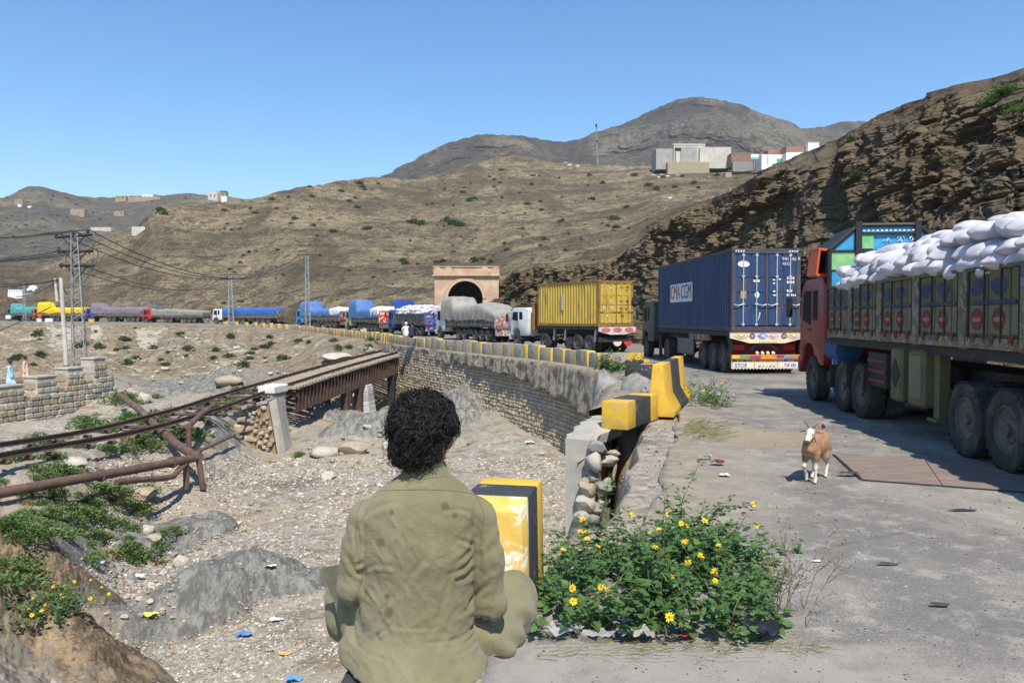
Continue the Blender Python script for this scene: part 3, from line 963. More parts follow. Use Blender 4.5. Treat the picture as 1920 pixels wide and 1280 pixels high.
mid_hill = polar_hill('hill', [
 (-420, 178, 604, 235, 500), (-100, 178, 604, 240, 490), (60, 184, 603, 245, 505), (150, 182, 603, 255, 470), (215, 181, 603, 262, 442), (250, 180, 603, 265, 430), (280, 180, 603, 262, 405), (300, 179, 603, 262, 388), (340, 177, 604, 275, 383), (400, 172, 604, 285, 381), (450, 167, 604, 295, 376),
 (480, 163, 604, 300, 371), (520, 155, 605, 310, 361), (560, 147, 605, 320, 352), (620, 134, 607, 345, 342), (700, 121, 610, 380, 330), (750, 113, 612, 390, 334), (785, 108, 612, 400, 336), (800, 110, 610, 405, 331), (822, 117, 608, 410, 327), (850, 119, 606, 420, 314),
 (930, 117, 606, 450, 296), (945, 104, 602, 452, 294), (960, 98, 600, 455, 291), (1000, 96, 590, 455, 296), (1050, 94, 575, 455, 305), (1110, 92, 560, 450, 309), (1180, 90, 540, 440, 312), (1230, 90, 500, 430, 313), (1300, 90, 470, 420, 316), (1400, 90, 430, 400, 321), (1500, 90, 400, 380, 335), (1800, 90, 380, 330, 360)],
 M_HILL, 900, 330, 13, 0.030, 303, 120, 1.35, 1.0, 7, grain=0.5)
# ================================================================ the cut rock face along the road
def rock_face():
 C = np.array([(2900, 9.5, 640, 17, -260), (2300, 12.9, 640, 23, -20), (2060, 16, 640, 26, 75), (1920, 18.2, 640, 28, 128), (1860, 19.5, 636, 29.5, 146), (1790, 21, 636, 31, 160), (1737, 22.5, 634, 32.5, 174), (1733, 22.6, 634, 32.6, 184), (1690, 24, 632, 34.5, 200), (1620, 27, 628, 38, 236), (1570, 29, 626, 41, 262), (1530, 31.5, 625, 44, 278),
     (1470, 35, 622, 48, 303), (1440, 37.5, 620, 50, 313), (1405, 41, 618, 54, 335), (1370, 44, 618, 58, 357), (1330, 48, 616, 62, 373), (1300, 51, 615, 65, 386), (1260, 55, 615, 69, 402), (1222, 60, 614, 73, 418), (1195, 63, 614, 76, 455), (1175, 66, 614, 78, 476), (1140, 70, 612, 82, 484),
     (1100, 75, 612, 86, 488), (1040, 82, 610, 92, 492), (1000, 88, 610, 97, 495), (965, 93, 608, 101, 505), (945, 97, 608, 104, 530), (936, 98.5, 608, 105, 590)], float)[::-1]
 n_col, n_row = 1050, 460
 px = np.concatenate([np.linspace(936, 1960, 900), np.linspace(1964, 2900, 150)])
 f = lambda k: np.interp(px, C[:, 0], C[:, k])
 sm = lambda v, w: np.convolve(np.pad(v, w // 2, 'edge'), np.ones(w) / w, 'valid')
 Db, Dt, yt = sm(f(1), 21), sm(f(3), 21), f(4)
 yb = HORIZ + (CAM_H + 0.25) * FPX / Db
 yt = sm(yt, 3)
 t = np.linspace(0, 1, n_row)[:, None]
 prof = t ** 1.12
 Y = Db + (Dt - Db) * prof
 P = at_np(np.broadcast_to(px, Y.shape), yb + (yt - yb) * t, Y)
 P[0, :, 2] = np.minimum(P[0, :, 2], -0.4)
 X = P.reshape(-1, 3)
 T = np.broadcast_to(t, Y.shape).ravel()
 tan = np.gradient(P[n_row // 2], axis=0)
 tan[:, 2] = 0
 tan /= np.linalg.norm(tan, axis=-1, keepdims=True)
 nrm = np.stack([-tan[:, 1], tan[:, 0], 0 * tan[:, 0]], -1)      # plan normal
 toc = -P[n_row // 2]
 sg = np.sign((nrm * toc).sum(-1))
 nrm = nrm * sg[:, None]
 N = np.broadcast_to(nrm, P.shape).reshape(-1, 3)
 s_ = np.concatenate([[0], np.cumsum(np.linalg.norm(np.diff(P[n_row // 2][:, :2], axis=0), axis=-1))])
 S = np.broadcast_to(s_, Y.shape).ravel()
 Z = X[:, 2]
 sc_ = np.clip(X[:, 1] / 26.0, 0.7, 3.0)
 big = 1.1 * fbm(np.stack([S * 0.11, Z * 0.05, S * 0], -1), 3, 401) + 0.8 * fbm(np.stack([S * 0.3, Z * 0.16, S * 0], -1), 3, 402, ridged=True)
 dip = Z - 0.20 * S + 1.7 * fbm(np.stack([S * 0.10, Z * 0.13, S * 0], -1), 4, 403) + 0.25 * fbm(np.stack([S * 0.6, Z * 0.8, S * 0], -1), 3, 404)
 lay = np.zeros(len(X))
 for h, L, a, sd in ((0.95, 2.1, 0.62, 1), (0.36, 0.85, 0.34, 2), (0.14, 0.36, 0.15, 3)):
  hh, LL = h, L
  wz = dip / hh + 0.75 * fbm(np.stack([S * 0.45 / L, Z * 0.5, S * 0], -1), 3, 410 + sd)
  k = np.floor(wz)
  uu = S / LL + _hash(k.astype(np.int64), k.astype(np.int64) * 0 + sd, k.astype(np.int64) * 0, 5) * 9 + 0.4 * fbm(np.stack([S * 0.8 / L, Z * 0.9 / h, S * 0], -1), 2, 420 + sd)
  b = np.floor(uu)
  hv = _hash(k.astype(np.int64), b.astype(np.int64), np.full(len(k), sd), 9)
  ed = np.minimum(sstep(0, 0.07, wz - k), sstep(1, 0.90, wz - k)) * np.minimum(sstep(0, 0.05, uu - b), sstep(1, 0.95, uu - b))
  lay += a * (hv - 0.5) * (0.45 + 0.55 * ed) - a * 0.25 * (1 - ed)
 fine = 0.17 * fbm(X * np.array([1.6, 1.6, 3.2]), 5, 430, 0.6, ridged=True) + 0.10 * fbm(X * 4.5, 3, 431)
 tl = np.exp(-(((np.broadcast_to(px, Y.shape).ravel() - 1285) / 75) ** 2)) * sstep(0.85, 0.55, T)
 tl = np.clip(tl * 1.3 + 0.35 * fbm(X * 0.3, 3, 440) - 0.15, 0, 1)
 topm = sstep(0.80, 0.97, T + 0.08 * fbm(X * 0.3, 3, 441)) * 0.75
 patch = sstep(.12, .42, fbm(np.stack([S * .10, Z * .16, S * 0], -1), 4, 445))
 tl = np.maximum(tl, patch * .85 * (1 - topm))
 rockf = 1 - np.maximum(tl * 0.80, topm)
 fade = np.minimum(1, sstep(0, 0.05, T)) * (1 - 0.75 * sstep(0.93, 1.0, T))
 disp = (big * 1.0 * fade + (lay * 1.25 + fine) * rockf * fade * np.clip(sc_, 0.7, 1.5) + (1 - rockf) * 0.22 * fbm(X * 1.1, 5, 442))
 X = X + N * disp[:, None]
 X[:, 2] += 0.16 * lay * rockf * fade
 P = X.reshape(P.shape)
 B = []
 d = np.stack([P[-1, :, 0], P[-1, :, 1], 0 * P[-1, :, 0]], -1)
 d /= np.linalg.norm(d, axis=-1, keepdims=True)
 for k in range(1, 11):
  q = P[-1] + d * (3.0 * k)
  q[:, 2] += 0.05 * k - 0.20 * k * k * 0.5 + 0.3 * fbm(q * 0.4, 3, 450)
  B.append(q)
 P2 = np.concatenate([P, np.array(B)])
 me = grid_mesh('cliff', P2, M_CLIFF, False, flip=True)
 vattr(me, 'talus', np.concatenate([np.maximum(tl, 0), np.zeros(10 * len(px))]))
 return tag(link('cliff', me), kind='structure')
cliff = rock_face()
cliff_bvh = bvh_of(cliff)
hill_bvh = bvh_of(mid_hill)
far_bvh = bvh_of(far_hills)
LAND = [ground_bvh, road_bvh, cliff_bvh, hill_bvh, far_bvh]
# ================================================================ walls, bridge, rails, pipes, tunnel, pylons
M_STONE = paint('tan_stone', (0.40, 0.33, 0.235), (0.29, 0.235, 0.165), 3.0, 0.9, bump=0.5, bscale=25, dirt=(0.20, 0.165, 0.12), dscale=2.2, dmin=0.52, dmax=0.7)
M_STONE2 = paint('pale_stone', (0.50, 0.45, 0.37), (0.36, 0.32, 0.26), 3.0, 0.9, bump=0.5, bscale=25, dirt=(0.24, 0.21, 0.17), dscale=2.2)
M_STONE3 = paint('grey_stone', (0.30, 0.285, 0.255), (0.19, 0.18, 0.165), 3.0, 0.9, bump=0.5, bscale=25, dirt=(0.14, 0.13, 0.12), dscale=2.2)
M_MORTAR = paint('earth_mortar', (0.32, 0.26, 0.185), (0.23, 0.185, 0.13), 2.0, 0.95, bump=0.8, bscale=14, bdist=0.04)
M_CONC = paint('weathered_concrete', (0.42, 0.385, 0.33), (0.32, 0.295, 0.25), 1.6, 0.9, bump=0.4, bscale=30, dirt=(0.22, 0.20, 0.17), dscale=1.4, dmin=0.52, dmax=0.72)
M_RUST = paint('rusty_steel', (0.105, 0.062, 0.046), (0.065, 0.042, 0.035), 3.0, 0.75, spec=0.35, bump=0.25, bscale=30, dirt=(0.17, 0.10, 0.07), dscale=4)
M_RUSTP = paint('rusty_pipe', (0.155, 0.09, 0.065), (0.10, 0.06, 0.046), 2.0, 0.65, spec=0.4, bump=0.2, bscale=30, dirt=(0.22, 0.15, 0.11), dscale=3)
M_WOOD = paint('weathered_wood', (0.36, 0.30, 0.225), (0.24, 0.195, 0.145), 5.0, 0.9, bump=0.5, bscale=20)
M_GALV = paint('galvanised_steel', (0.40, 0.41, 0.41), (0.27, 0.275, 0.275), 4.0, 0.55, metal=0.35, spec=0.4)
M_DARKMETAL = paint('dark_metal', (0.05, 0.05, 0.052), (0.03, 0.03, 0.03), 4.0, 0.6, metal=0.3)
M_BORESHADE = paint('bore_shade', (0.045, 0.04, 0.036), (0.03, 0.027, 0.025), 1.0, 0.95)  # near-black colour stands in for the unlit depth of the short closed bore
def hexa(mb, b, t):
 """solid from four bottom and four top corners in the same turn"""
 return mb.add(list(b) + list(t), [(3, 2, 1, 0), (4, 5, 6, 7), (0, 1, 5, 4), (1, 2, 6, 5), (2, 3, 7, 6), (3, 0, 4, 7)])
def block_mesh(name, seed, d, mats, b=0.18, jit=0.10):
 """one rough squared stone, unit size scaled to d"""
 r_ = random.Random(seed)
 m = MB().bbox((0, 0, 0), (1, 1, 1), b)
 m.v = [Vector((p.x * (1 + r_.uniform(-jit, jit)) * d[0], p.y * (1 + r_.uniform(-jit, jit)) * d[1], p.z * (1 + r_.uniform(-jit, jit)) * d[2])) for p in m.v]
 return m.mesh(name, mats)
STONES = [block_mesh('stone', 50 + k, (1, 1, 1), (M_STONE, M_STONE2, M_STONE3, M_STONE, M_STONE2, M_STONE)[k % 6]) for k in range(12)]
M_TAN1 = paint('wall_stone', (0.40, 0.325, 0.225), (0.33, 0.265, 0.18), 3.0, 0.9, bump=0.5, bscale=25, dirt=(0.26, 0.21, 0.15), dscale=1.2)
M_TAN2 = paint('wall_stone_pale', (0.45, 0.38, 0.275), (0.37, 0.305, 0.215), 3.0, 0.9, bump=0.5, bscale=25, dirt=(0.28, 0.23, 0.165), dscale=1.2)
TAN = [block_mesh('stone', 90 + k, (1, 1, 1), (M_TAN1, M_TAN2, M_TAN1)[k % 3], 0.24, 0.24) for k in range(12)]
def masonry(parent, frame, L, z0, z1, course, ln, depth, n_parts=300, seed=1, skip=None, out=0.0, pool=None, restm=None):
 pool = pool or STONES
 """stones in courses on a face. frame(u, z) -> (point, along, outward). The nearest are parts, the rest one mesh."""
 r_ = random.Random(seed)
 todo = []
 z = z0
 while z < z1:
  h = course * r_.uniform(0.8, 1.25)
  u = r_.uniform(-ln, 0)
  while u < L:
   w = ln * (r_.uniform(0.55, 1.5) if pool is STONES else r_.uniform(.4, 2.0))
   uc, zc = u + w / 2, z + h / 2
   u += w
   if uc < 0 or uc > L or (skip and skip(uc, zc)):
    continue
   p, t, n = frame(uc, zc)
   todo.append((p, t, n, w * 0.97, h * 0.95, depth * r_.uniform(0.7, 1.3), r_.randrange(12), r_.uniform(-0.05, 0.05) * (1 if pool is STONES else 2.6)))
  z += h
 todo.sort(key=lambda q: (q[0] - Vector((0, 0, CAM_H))).length - 2.0 * q[3])
 rest = MB()
 for k, (p, t, n, w, h, dd, s, tw) in enumerate(todo):
  X, Y = t.normalized(), n.normalized()
  Z = X.cross(Y)
  if Z.z < 0:
   Z = -Z
  M = Matrix((X, Y, Z)).transposed().to_4x4()
  M = Matrix.Translation(p + Y * out) @ M @ Matrix.Rotation(tw, 4, 'Y') @ Matrix.Diagonal((w, dd, h, 1))
  if k < n_parts:
   o = link('stone', pool[s], parent)
   o.matrix_world = M
   o.matrix_parent_inverse = Matrix()
   o.matrix_basis = (parent.matrix_world.inverted() if parent else Matrix()) @ M
  else:
   me = pool[s]
   rest.cur = s % 3
   rest.add([v.co for v in me.vertices], [tuple(f.vertices) for f in me.polygons], M)
 if rest.v:
  o = rest.build('stone', restm or [M_STONE, M_STONE2, M_STONE3], parent)
  o['kind'] = 'stuff'
 return len(todo)
class Line:
 """plan polyline by arc length; outward = left of the walk"""
 def __init__(s, pts):
  s.p = [Vector((a, b)) for a, b in pts]
  s.l = [0.0]
  for a, b in zip(s.p[:-1], s.p[1:]):
   s.l.append(s.l[-1] + (b - a).length)
  s.L = s.l[-1]
 def at(s, u):
  u = min(max(u, 0), s.L - 1e-6)
  for k in range(len(s.p) - 1):
   if u <= s.l[k + 1]:
    t = (u - s.l[k]) / (s.l[k + 1] - s.l[k])
    d = (s.p[k + 1] - s.p[k]).normalized()
    return s.p[k].lerp(s.p[k + 1], t), d
  return s.p[-1], (s.p[-1] - s.p[-2]).normalized()
# ---------------------------------------------------------------- retaining wall under the road
rw_line = Line([(p.x, p.y) for p in catmull([(a, b, 0) for a, b in WALL[7:16]], 6)] + [(-12, 71)])
rw = thing('retaining_wall', 'long tan stone retaining wall holding up the road above the ravine', 'wall')
def rw_bottom(u):
 """ragged lower edge of the overhanging top band"""
 p, d = rw_line.at(u)
 y = p.y
 b = np.interp(y, [18, 26, 28, 31, 35, 40, 46, 52, 60, 75], [-1.9, -2.3, -2.15, -1.75, -1.3, -0.85, -0.62, -0.75, -0.8, -0.7])
 return b + 0.3 * float(fbm(np.array([[u * 1.6, 0, 0]]), 5, 81, 0.65)[0])
def rw_frame(u, z):
 p, d = rw_line.at(u)
 out = Vector((-d.y, d.x, 0))
 q = p + Vector((out.x, out.y)) * (0.10 + 0.13 * (-z))
 return Vector((q.x, q.y, z)), Vector((d.x, d.y, 0)), (out + Vector((0, 0, 0.13))).normalized()
_u = np.linspace(0, rw_line.L, 760)
_v = np.linspace(0, 1, 16)
_P = np.zeros((len(_v), len(_u), 3))
_Pl = np.zeros((10, len(_u), 3))
for i, u in enumerate(_u):
 zb = rw_bottom(u)
 p, d = rw_line.at(u)
 o_ = Vector((-d.y, d.x))
 zt = -0.06
 push = np.interp(p.y, [24, 30, 44, 50, 56], [0.5, 0.5, 0.42, 0.2, 0.12])
 prof = [(0.35, zt), (0.0, zt + 0.02), (-push * 0.6, zt)] + [(-push - 0.13 * (-(zt + (zb - zt) * t)), zt + (zb - zt) * t) for t in np.linspace(0.04, 1, 10)] + [(-push + 0.1 - 0.13 * -zb, zb - 0.03), (0.0, zb + 0.05), (0.5, zb + 0.1)]
 for j, (off, z) in enumerate(prof):
  _P[j, i] = (p.x - o_.x * off, p.y - o_.y * off, z)
 for j, z in enumerate(np.linspace(zb + 0.4, -6.5, 10)):
  q, t, n = rw_frame(u, z)
  _Pl[j, i] = q - n * 0.02
_sh = _P.shape
_n = fbm(_P.reshape(-1, 3) * np.array([2.2, 2.2, 1.4]), 4, 83).reshape(_sh[:2])
_P[3:13, :, 0] += 0.20 * _n[3:13]
_P[3:13, :, 2] += 0.05 * _n[3:13]
_n = fbm(_P.reshape(-1, 3) * 5.5, 4, 84, .6, ridged=True).reshape(_sh[:2])
_P[2:14, :, 0] += 0.10 * _n[2:14]
_P[2:14, :, 2] += 0.06 * _n[2:14]
_P[10:13, :, 2] += 0.10 * np.minimum(0, fbm(_P[10:13].reshape(-1, 3) * np.array([2.5, 2.5, .1]), 3, 85).reshape(3, -1))
M_BAND = Mat('crumbling_wall_top', 0.95, spec=0.1)
_w = M_BAND.co('world')
_n1, _n2, _n3 = M_BAND.noise(1.0, 7, 0.7, M_BAND.co('world', (2.6, 2.6, 0.8))), M_BAND.noise(7, 6, 0.75, _w), M_BAND.noise(0.35, 5, 0.6, _w)
_c = M_BAND.mix(M_BAND.step(_n1, 0.36, 0.66), (0.36, 0.31, 0.235), (0.22, 0.185, 0.14))
_c = M_BAND.mix(M_BAND.math('MULTIPLY', M_BAND.step(_n2, 0.51, 0.60), 0.6), _c, (0.15, 0.125, 0.095))
_c = M_BAND.mix(M_BAND.math('MULTIPLY', M_BAND.step(_n2, 0.47, 0.40), 0.55), _c, (0.44, 0.37, 0.275))
_c = M_BAND.mix(M_BAND.math('MULTIPLY', M_BAND.step(_n3, 0.5, 0.66), 0.4), _c, (0.30, 0.285, 0.24))
M_BAND.set('Base Color', _c)
M_BAND.bump(M_BAND.math('ADD', _n1, _n2), 0.8, 0.08)
link('top_band', grid_mesh('top_band', _P, M_BAND.m, True), rw)
link('mortar', grid_mesh('mortar', _Pl, M_MORTAR, True), rw)
masonry(rw, rw_frame, rw_line.L - 8, -5.4, -0.5, 0.17, 0.33, 0.16, 290, 5, skip=lambda u, z: z > rw_bottom(u) + 0.3, out=-0.035, pool=TAN, restm=[M_TAN1, M_TAN2, M_TAN1])
_p = at(1160, 740, 25.0)
tag(MB().rock((_p.x, _p.y, _p.z - .6), (1.75, 1.6, 3.1), 31, 3, 0.5, rz=0.4).build('boulder', M_STONE3, smooth='auto'), 'big grey mossy rock jutting from the wall corner below the green bush', 'boulder')
_p = at(1205, 722, 22.0)
tag(MB().rock((_p.x, _p.y, _p.z - .35), (1.0, 1.2, 1.3), 33, 3, 0.4, rz=0.9).build('boulder', M_STONE3, smooth='auto'), 'grey rock wedged behind the tall striped barrier end', 'boulder')
# ---------------------------------------------------------------- broken end of the wall: concrete corner, loose stones
pc = thing('concrete_pillar', 'bare concrete corner of the broken parapet wall with a ragged top', 'pillar')
A, B = at(1060, 830, 13.7), at(1108, 830, 13.55)
mb = MB()
zt = at(1060, 822, 13.7).z
hexa(mb, [(A.x, A.y, -4.2), (B.x, B.y, -4.2), (B.x + .10, B.y + .5, -4.2), (A.x + .12, A.y + .55, -4.2)], [(A.x, A.y, zt), (B.x, B.y, zt - .01), (B.x + .10, B.y + .5, zt + .05), (A.x + .12, A.y + .55, zt + .02)])
mb.build('concrete_face', M_CONC, pc)
_rw = []
for k in range(15):
 t = k / 14
 l = Vector((A.x - 0.02, A.y + 0.05, 0)).lerp(Vector((A.x + 0.75, A.y + 2.3, 0)), t)
 r = Vector((B.x + 0.05, B.y + 0.02, 0)).lerp(Vector((B.x + 1.02, B.y + 2.1, 0)), t)
 j1, j2 = 0.05 * math.sin(k * 2.3), 0.09 * math.sin(k * 1.7 + 1) + 0.05 * math.sin(k * 4.1)
 zz = zt + (0.03 - zt) * min(1, t * 2.2) - 0.03
 _rw.append([(l.x + j1, l.y, zz - 0.28), (l.x + j1, l.y, zz), ((l.x + r.x) / 2, (l.y + r.y) / 2, zz + 0.02), (r.x + j2, r.y, zz - 0.01), (r.x + j2 - 0.05, r.y, zz - 0.17 - 0.05 * math.sin(k * 3.3)), (r.x + j2 - 0.35, r.y, zz - 0.36)])
_rw = np.array(_rw)
link('ledge_slab', grid_mesh('ledge_slab', _rw, M_CONC, False), pc)
mb = MB()
hexa(mb, [(A.x + .05, A.y + .5, -4.2), (B.x - .04, B.y + .4, -4.2), (B.x + .75, B.y + 2.2, -4.2), (A.x + .75, A.y + 2.3, -4.2)], [(A.x + .05, A.y + .5, -0.5), (B.x - .04, B.y + .4, -0.55), (B.x + .62, B.y + 2.2, -0.3), (A.x + .75, A.y + 2.3, -0.3)])
mb.build('rubble_core', M_MORTAR, pc)
_lab = {0: 'dark slate stone set under the striped block in the broken wall end', 1: 'big white stone sticking out below the dark one in the broken wall end', 2: 'long pale stone under the ledge beside the white stone'}
for k, (px, py, w, h, D, mt) in enumerate([(1122, 837, .34, .24, 13.45, M_STONE3), (1114, 866, .27, .36, 13.4, M_STONE2), (1142, 864, .32, .20, 13.6, M_STONE2), (1112, 892, .22, .20, 13.5, M_STONE3), (1128, 915, .30, .22, 13.35, M_STONE3), (1104, 918, .26, .26, 13.3, M_STONE), (1097, 945, .34, .30, 13.2, M_STONE2),
           (1118, 950, .22, .2, 13.25, M_STONE3), (1132, 940, .2, .18, 13.4, M_STONE2), (1090, 968, .3, .22, 13.1, M_STONE2), (1112, 972, .26, .2, 13.1, M_STONE3), (1138, 905, .16, .14, 13.5, M_STONE), (1150, 850, .2, .12, 13.9, M_STONE), (1095, 905, .2, .18, 13.4, M_STONE)]):
 p = at(px, py, D)
 o = MB().rock((0, 0, 0), (w, .42, h), 60 + k, 2, 0.3).build('stone', mt, smooth='auto', loc=p)
 o.rotation_euler = (0.1 * math.sin(k * 3), 0.25 * math.sin(k * 5.1), 0.4 * math.sin(k * 2.2))
 if k in _lab:
  tag(o, _lab[k], 'stone')
 else:
  tag(o, 'stone left sticking out of the torn wall end above the yellow flowers', 'stone', 'stones in the broken wall end')
# ---------------------------------------------------------------- crenellated wall on the left
cw = thing('crenellated_wall', 'old stone wall with stepped battlements beside the footpath', 'wall')
W0 = Vector((-21.5, 33.6, 0))
cd = Vector((0.22, 0.976, 0)).normalized()
co_ = Vector((cd.y, -cd.x, 0))                    # the face turned to the ravine
LW = 7.6
def cw_top(u):
 return -1.78 + 0.115 * u
def cw_frame(u, z):
 return W0 + cd * (u - 0.9) + co_ * (0.06 + 0.05 * (-z - 1.5)) + Vector((0, 0, z)), cd, co_
mb = MB()
e0, e1 = W0 - cd * 6, W0 + cd * (LW - 0.9)
hexa(mb, [Vector((p.x, p.y, -5.6)) + co_ * q for p, q in ((e0, 0.18), (e1, 0.18), (e1, -0.75), (e0, -0.75))], [Vector((p.x, p.y, cw_top(u))) + co_ * q for p, q, u in ((e0, 0.0, -5), (e1, 0.0, LW), (e1, -0.7, LW), (e0, -0.7, -5))])
mb.build('mortar', M_MORTAR, cw)
masonry(cw, cw_frame, LW, -4.6, -1.0, 0.24, 0.36, 0.16, 240, 8, skip=lambda u, z: z > cw_top(u) - 0.06, out=0.02)
for k, (u, ln_, hh) in enumerate([(-3.6, 1.3, .62), (-1.4, 1.35, .62), (0.75, 1.3, .68), (2.75, 1.15, .72), (4.55, 1.0, .78), (6.2, .85, .98)]):
 m_ = MB()
 c = W0 + cd * (u - 0.9 + ln_ / 2)
 z0_ = cw_top(u) - 0.25
 M = Matrix.Translation((c.x, c.y, z0_)) @ Matrix.Rotation(math.atan2(cd.y, cd.x), 4, 'Z')
 m_.bbox((0, 0.34, (hh + .25) / 2), (ln_, 0.74, hh + .25), 0.04, M)
 mer = m_.build('merlon', M_STONE2, cw)
 m_ = MB()
 m_.bbox((0, 0.34, hh + .25 + .06), (ln_ + .06, 0.80, 0.11), 0.03, M)
 m_.build('coping', M_CONC, mer)
 r_ = random.Random(k)
 for q in range(3):
  for w_ in range(3):
   o = link('stone', STONES[(k * 5 + q * 3 + w_) % 12], mer)
   o.matrix_basis = M @ Matrix.Translation((-ln_ / 2 + (q + .5) * ln_ / 3 + r_.uniform(-.04, .04), -0.04, 0.16 + w_ * (hh + .1) / 3)) @ Matrix.Diagonal((ln_ / 3 * .9, .1, (hh + .1) / 3 * .86, 1))
 for w_ in range(2):
  o = link('stone', STONES[(k * 7 + w_) % 6 + 1], mer)
  o.matrix_basis = M @ Matrix.Translation((-ln_ / 2, 0.34 + r_.uniform(-.03, .03), 0.24 + w_ * (hh + .1) / 2)) @ Matrix.Diagonal((.06, .66, (hh + .1) / 2 * .9, 1))
# ---------------------------------------------------------------- railway: two rails, sleepers, plate girder bridge
near = [(-11.2, 5.0, -0.7), (-11.9, 11.5, -0.85), (-12.05, 18.7, -1.22), (-11.95, 25.4, -1.6), (-11.85, 31.7, -1.65), (-11.85, 37.5, -1.55), (-11.45, 42.2, -1.38), (-10.3, 49.0, -1.0), (-8.9, 57.0, -0.62), (-8.3, 61.0, -0.5)]
rail_c = catmull([(x, y, z) for x, y, z in near], 8)
def offset_path(P, o):
 out = []
 for k, p in enumerate(P):
  t = P[min(k + 1, len(P) - 1)] - P[max(k - 1, 0)]
  n = Vector((-t.y, t.x, 0)).normalized()
  out.append(p + n * o)
 return out
def rail_mb(P):
 mb = MB()
 prof = [(-.065, 0), (.065, 0), (.065, .018), (.012, .035), (.012, .10), (.035, .115), (.035, .15), (-.035, .15), (-.035, .115), (-.012, .10), (-.012, .035), (-.065, .018)]
 n = len(prof)
 pts, fs = [], []
 for k, p in enumerate(P):
  t = (P[min(k + 1, len(P) - 1)] - P[max(k - 1, 0)]).normalized()
  s = Vector((t.y, -t.x, 0)).normalized()
  for a, b in prof:
   pts.append(p + s * a + Vector((0, 0, b - 0.14)))
 for k in range(len(P) - 1):
  for i in range(n):
   j = (i + 1) % n
   fs.append((k * n + i, k * n + j, k * n + n + j, k * n + n + i))
 fs += [tuple(reversed(range(n))), tuple(range((len(P) - 1) * n, len(P) * n))]
 return mb.add(pts, fs)
track = thing('railway_track', 'broken railway track whose rails hang over the washed out bank', 'railway', )
rail_mb(rail_c).build('rail', M_RUST, track)
rail_f = offset_path(rail_c, 1.68)
rail_mb(rail_f).build('rail', M_RUST, track)
mid_p = offset_path(rail_c, 0.84)
_len = [0.0]
for a, b in zip(mid_p[:-1], mid_p[1:]):
 _len.append(_len[-1] + (b - a).length)
def track_at(s):
 k = max(i for i in range(len(_len)) if _len[i] <= s + 1e-9)
 k = min(k, len(mid_p) - 2)
 t = (s - _len[k]) / (_len[k + 1] - _len[k])
 return mid_p[k].lerp(mid_p[k + 1], t), (mid_p[k + 1] - mid_p[k]).normalized()
sl_steel = MB().bbox((0, 0, 0), (2.5, .24, .10), .03).mesh('sleeper', M_RUST)
sl_wood = MB().bbox((0, 0, 0), (2.7, .26, .17), .03).mesh('sleeper', M_WOOD)
rch = MB().bbox((0, 0, 0), (.28, .15, .10), .03).mesh('rail_chair', M_RUST)
s = 5.0
r_ = random.Random(3)
while s < _len[-1] - 0.4:
 p, d = track_at(s)
 br_ = p.y > 41.0
 if p.y < 27:
  n_ = Vector((d.y, -d.x, 0))
  for sg in (-1, 1):
   o = link('rail_chair', rch, track, p + n_ * sg * .84 + Vector((0, 0, -.24)), math.atan2(d.y, d.x) - math.pi / 2)
  s += r_.uniform(.6, 1.9)
  continue
 o = link('sleeper', sl_wood if br_ else sl_steel, track)
 o.location = p + Vector((0, 0, -0.24 + r_.uniform(-.02, .02)))
 o.rotation_euler = (0, 0, math.atan2(d.y, d.x) - math.pi / 2 + r_.uniform(-.03, .03))
 s += 0.43 if br_ else (1.5 if p.y > 25 else 1.0) * r_.uniform(0.8, 1.4)
bridge = thing('girder_bridge', 'rusty plate girder railway bridge crossing to the road wall', 'bridge')
g0, g1 = 0, 0
s0 = next(_len[i] for i in range(len(mid_p)) if mid_p[i].y > 41.6)
s1 = next(_len[i] for i in range(len(mid_p)) if mid_p[i].y > 58.0)
for side in (-1, 1):
 mb = MB()
 N_ = 24
 pts = []
 for k in range(N_ + 1):
  p, d = track_at(s0 + (s1 - s0) * k / N_)
  n = Vector((d.y, -d.x, 0)).normalized()
  pts.append((p + n * side * 1.12 + Vector((0, 0, -0.35)), n * side))
 for (w0, w1, za, zb) in ((-.02, .02, 0, -1.12), (-.16, .16, 0.0, -.04), (-.16, .16, -1.12, -1.16)):
  vs_, fs = [], []
  for p, n in pts:
   vs_ += [p + n * w0 + Vector((0, 0, za)), p + n * w1 + Vector((0, 0, za)), p + n * w1 + Vector((0, 0, zb)), p + n * w0 + Vector((0, 0, zb))]
  for k in range(N_):
   for i in range(4):
    j = (i + 1) % 4
    fs.append((k * 4 + i, k * 4 + j, k * 4 + 4 + j, k * 4 + 4 + i))
  fs += [(3, 2, 1, 0), (N_ * 4, N_ * 4 + 1, N_ * 4 + 2, N_ * 4 + 3)]
  mb.add(vs_, fs)
 gd = mb.build('girder', M_RUST, bridge)
 st = MB().box((0, 0, -0.56), (.13, .05, 1.07)).box((0.065, 0, -0.56), (.02, .17, 1.07)).mesh('stiffener', M_RUST)
 for k in range(34):
  p, d = track_at(s0 + (s1 - s0) * (k + .3) / 34)
  n = Vector((d.y, -d.x, 0)).normalized() * side
  o = link('stiffener', st, gd)
  o.location = p + n * 1.20 + Vector((0, 0, -0.355))
  o.rotation_euler = (0, 0, math.atan2(n.y, n.x))
for k in range(9):
 mb = MB()
 p, d = track_at(s0 + (s1 - s0) * k / 8)
 n = Vector((d.y, -d.x, 0)).normalized()
 mb.cyl(p + n * 1.1 + Vector((0, 0, -0.45)), p - n * 1.1 + Vector((0, 0, -1.4)), .05, n=6)
 mb.cyl(p - n * 1.1 + Vector((0, 0, -0.45)), p + n * 1.1 + Vector((0, 0, -1.4)), .05, n=6)
 mb.build('cross_brace', M_RUST, bridge)
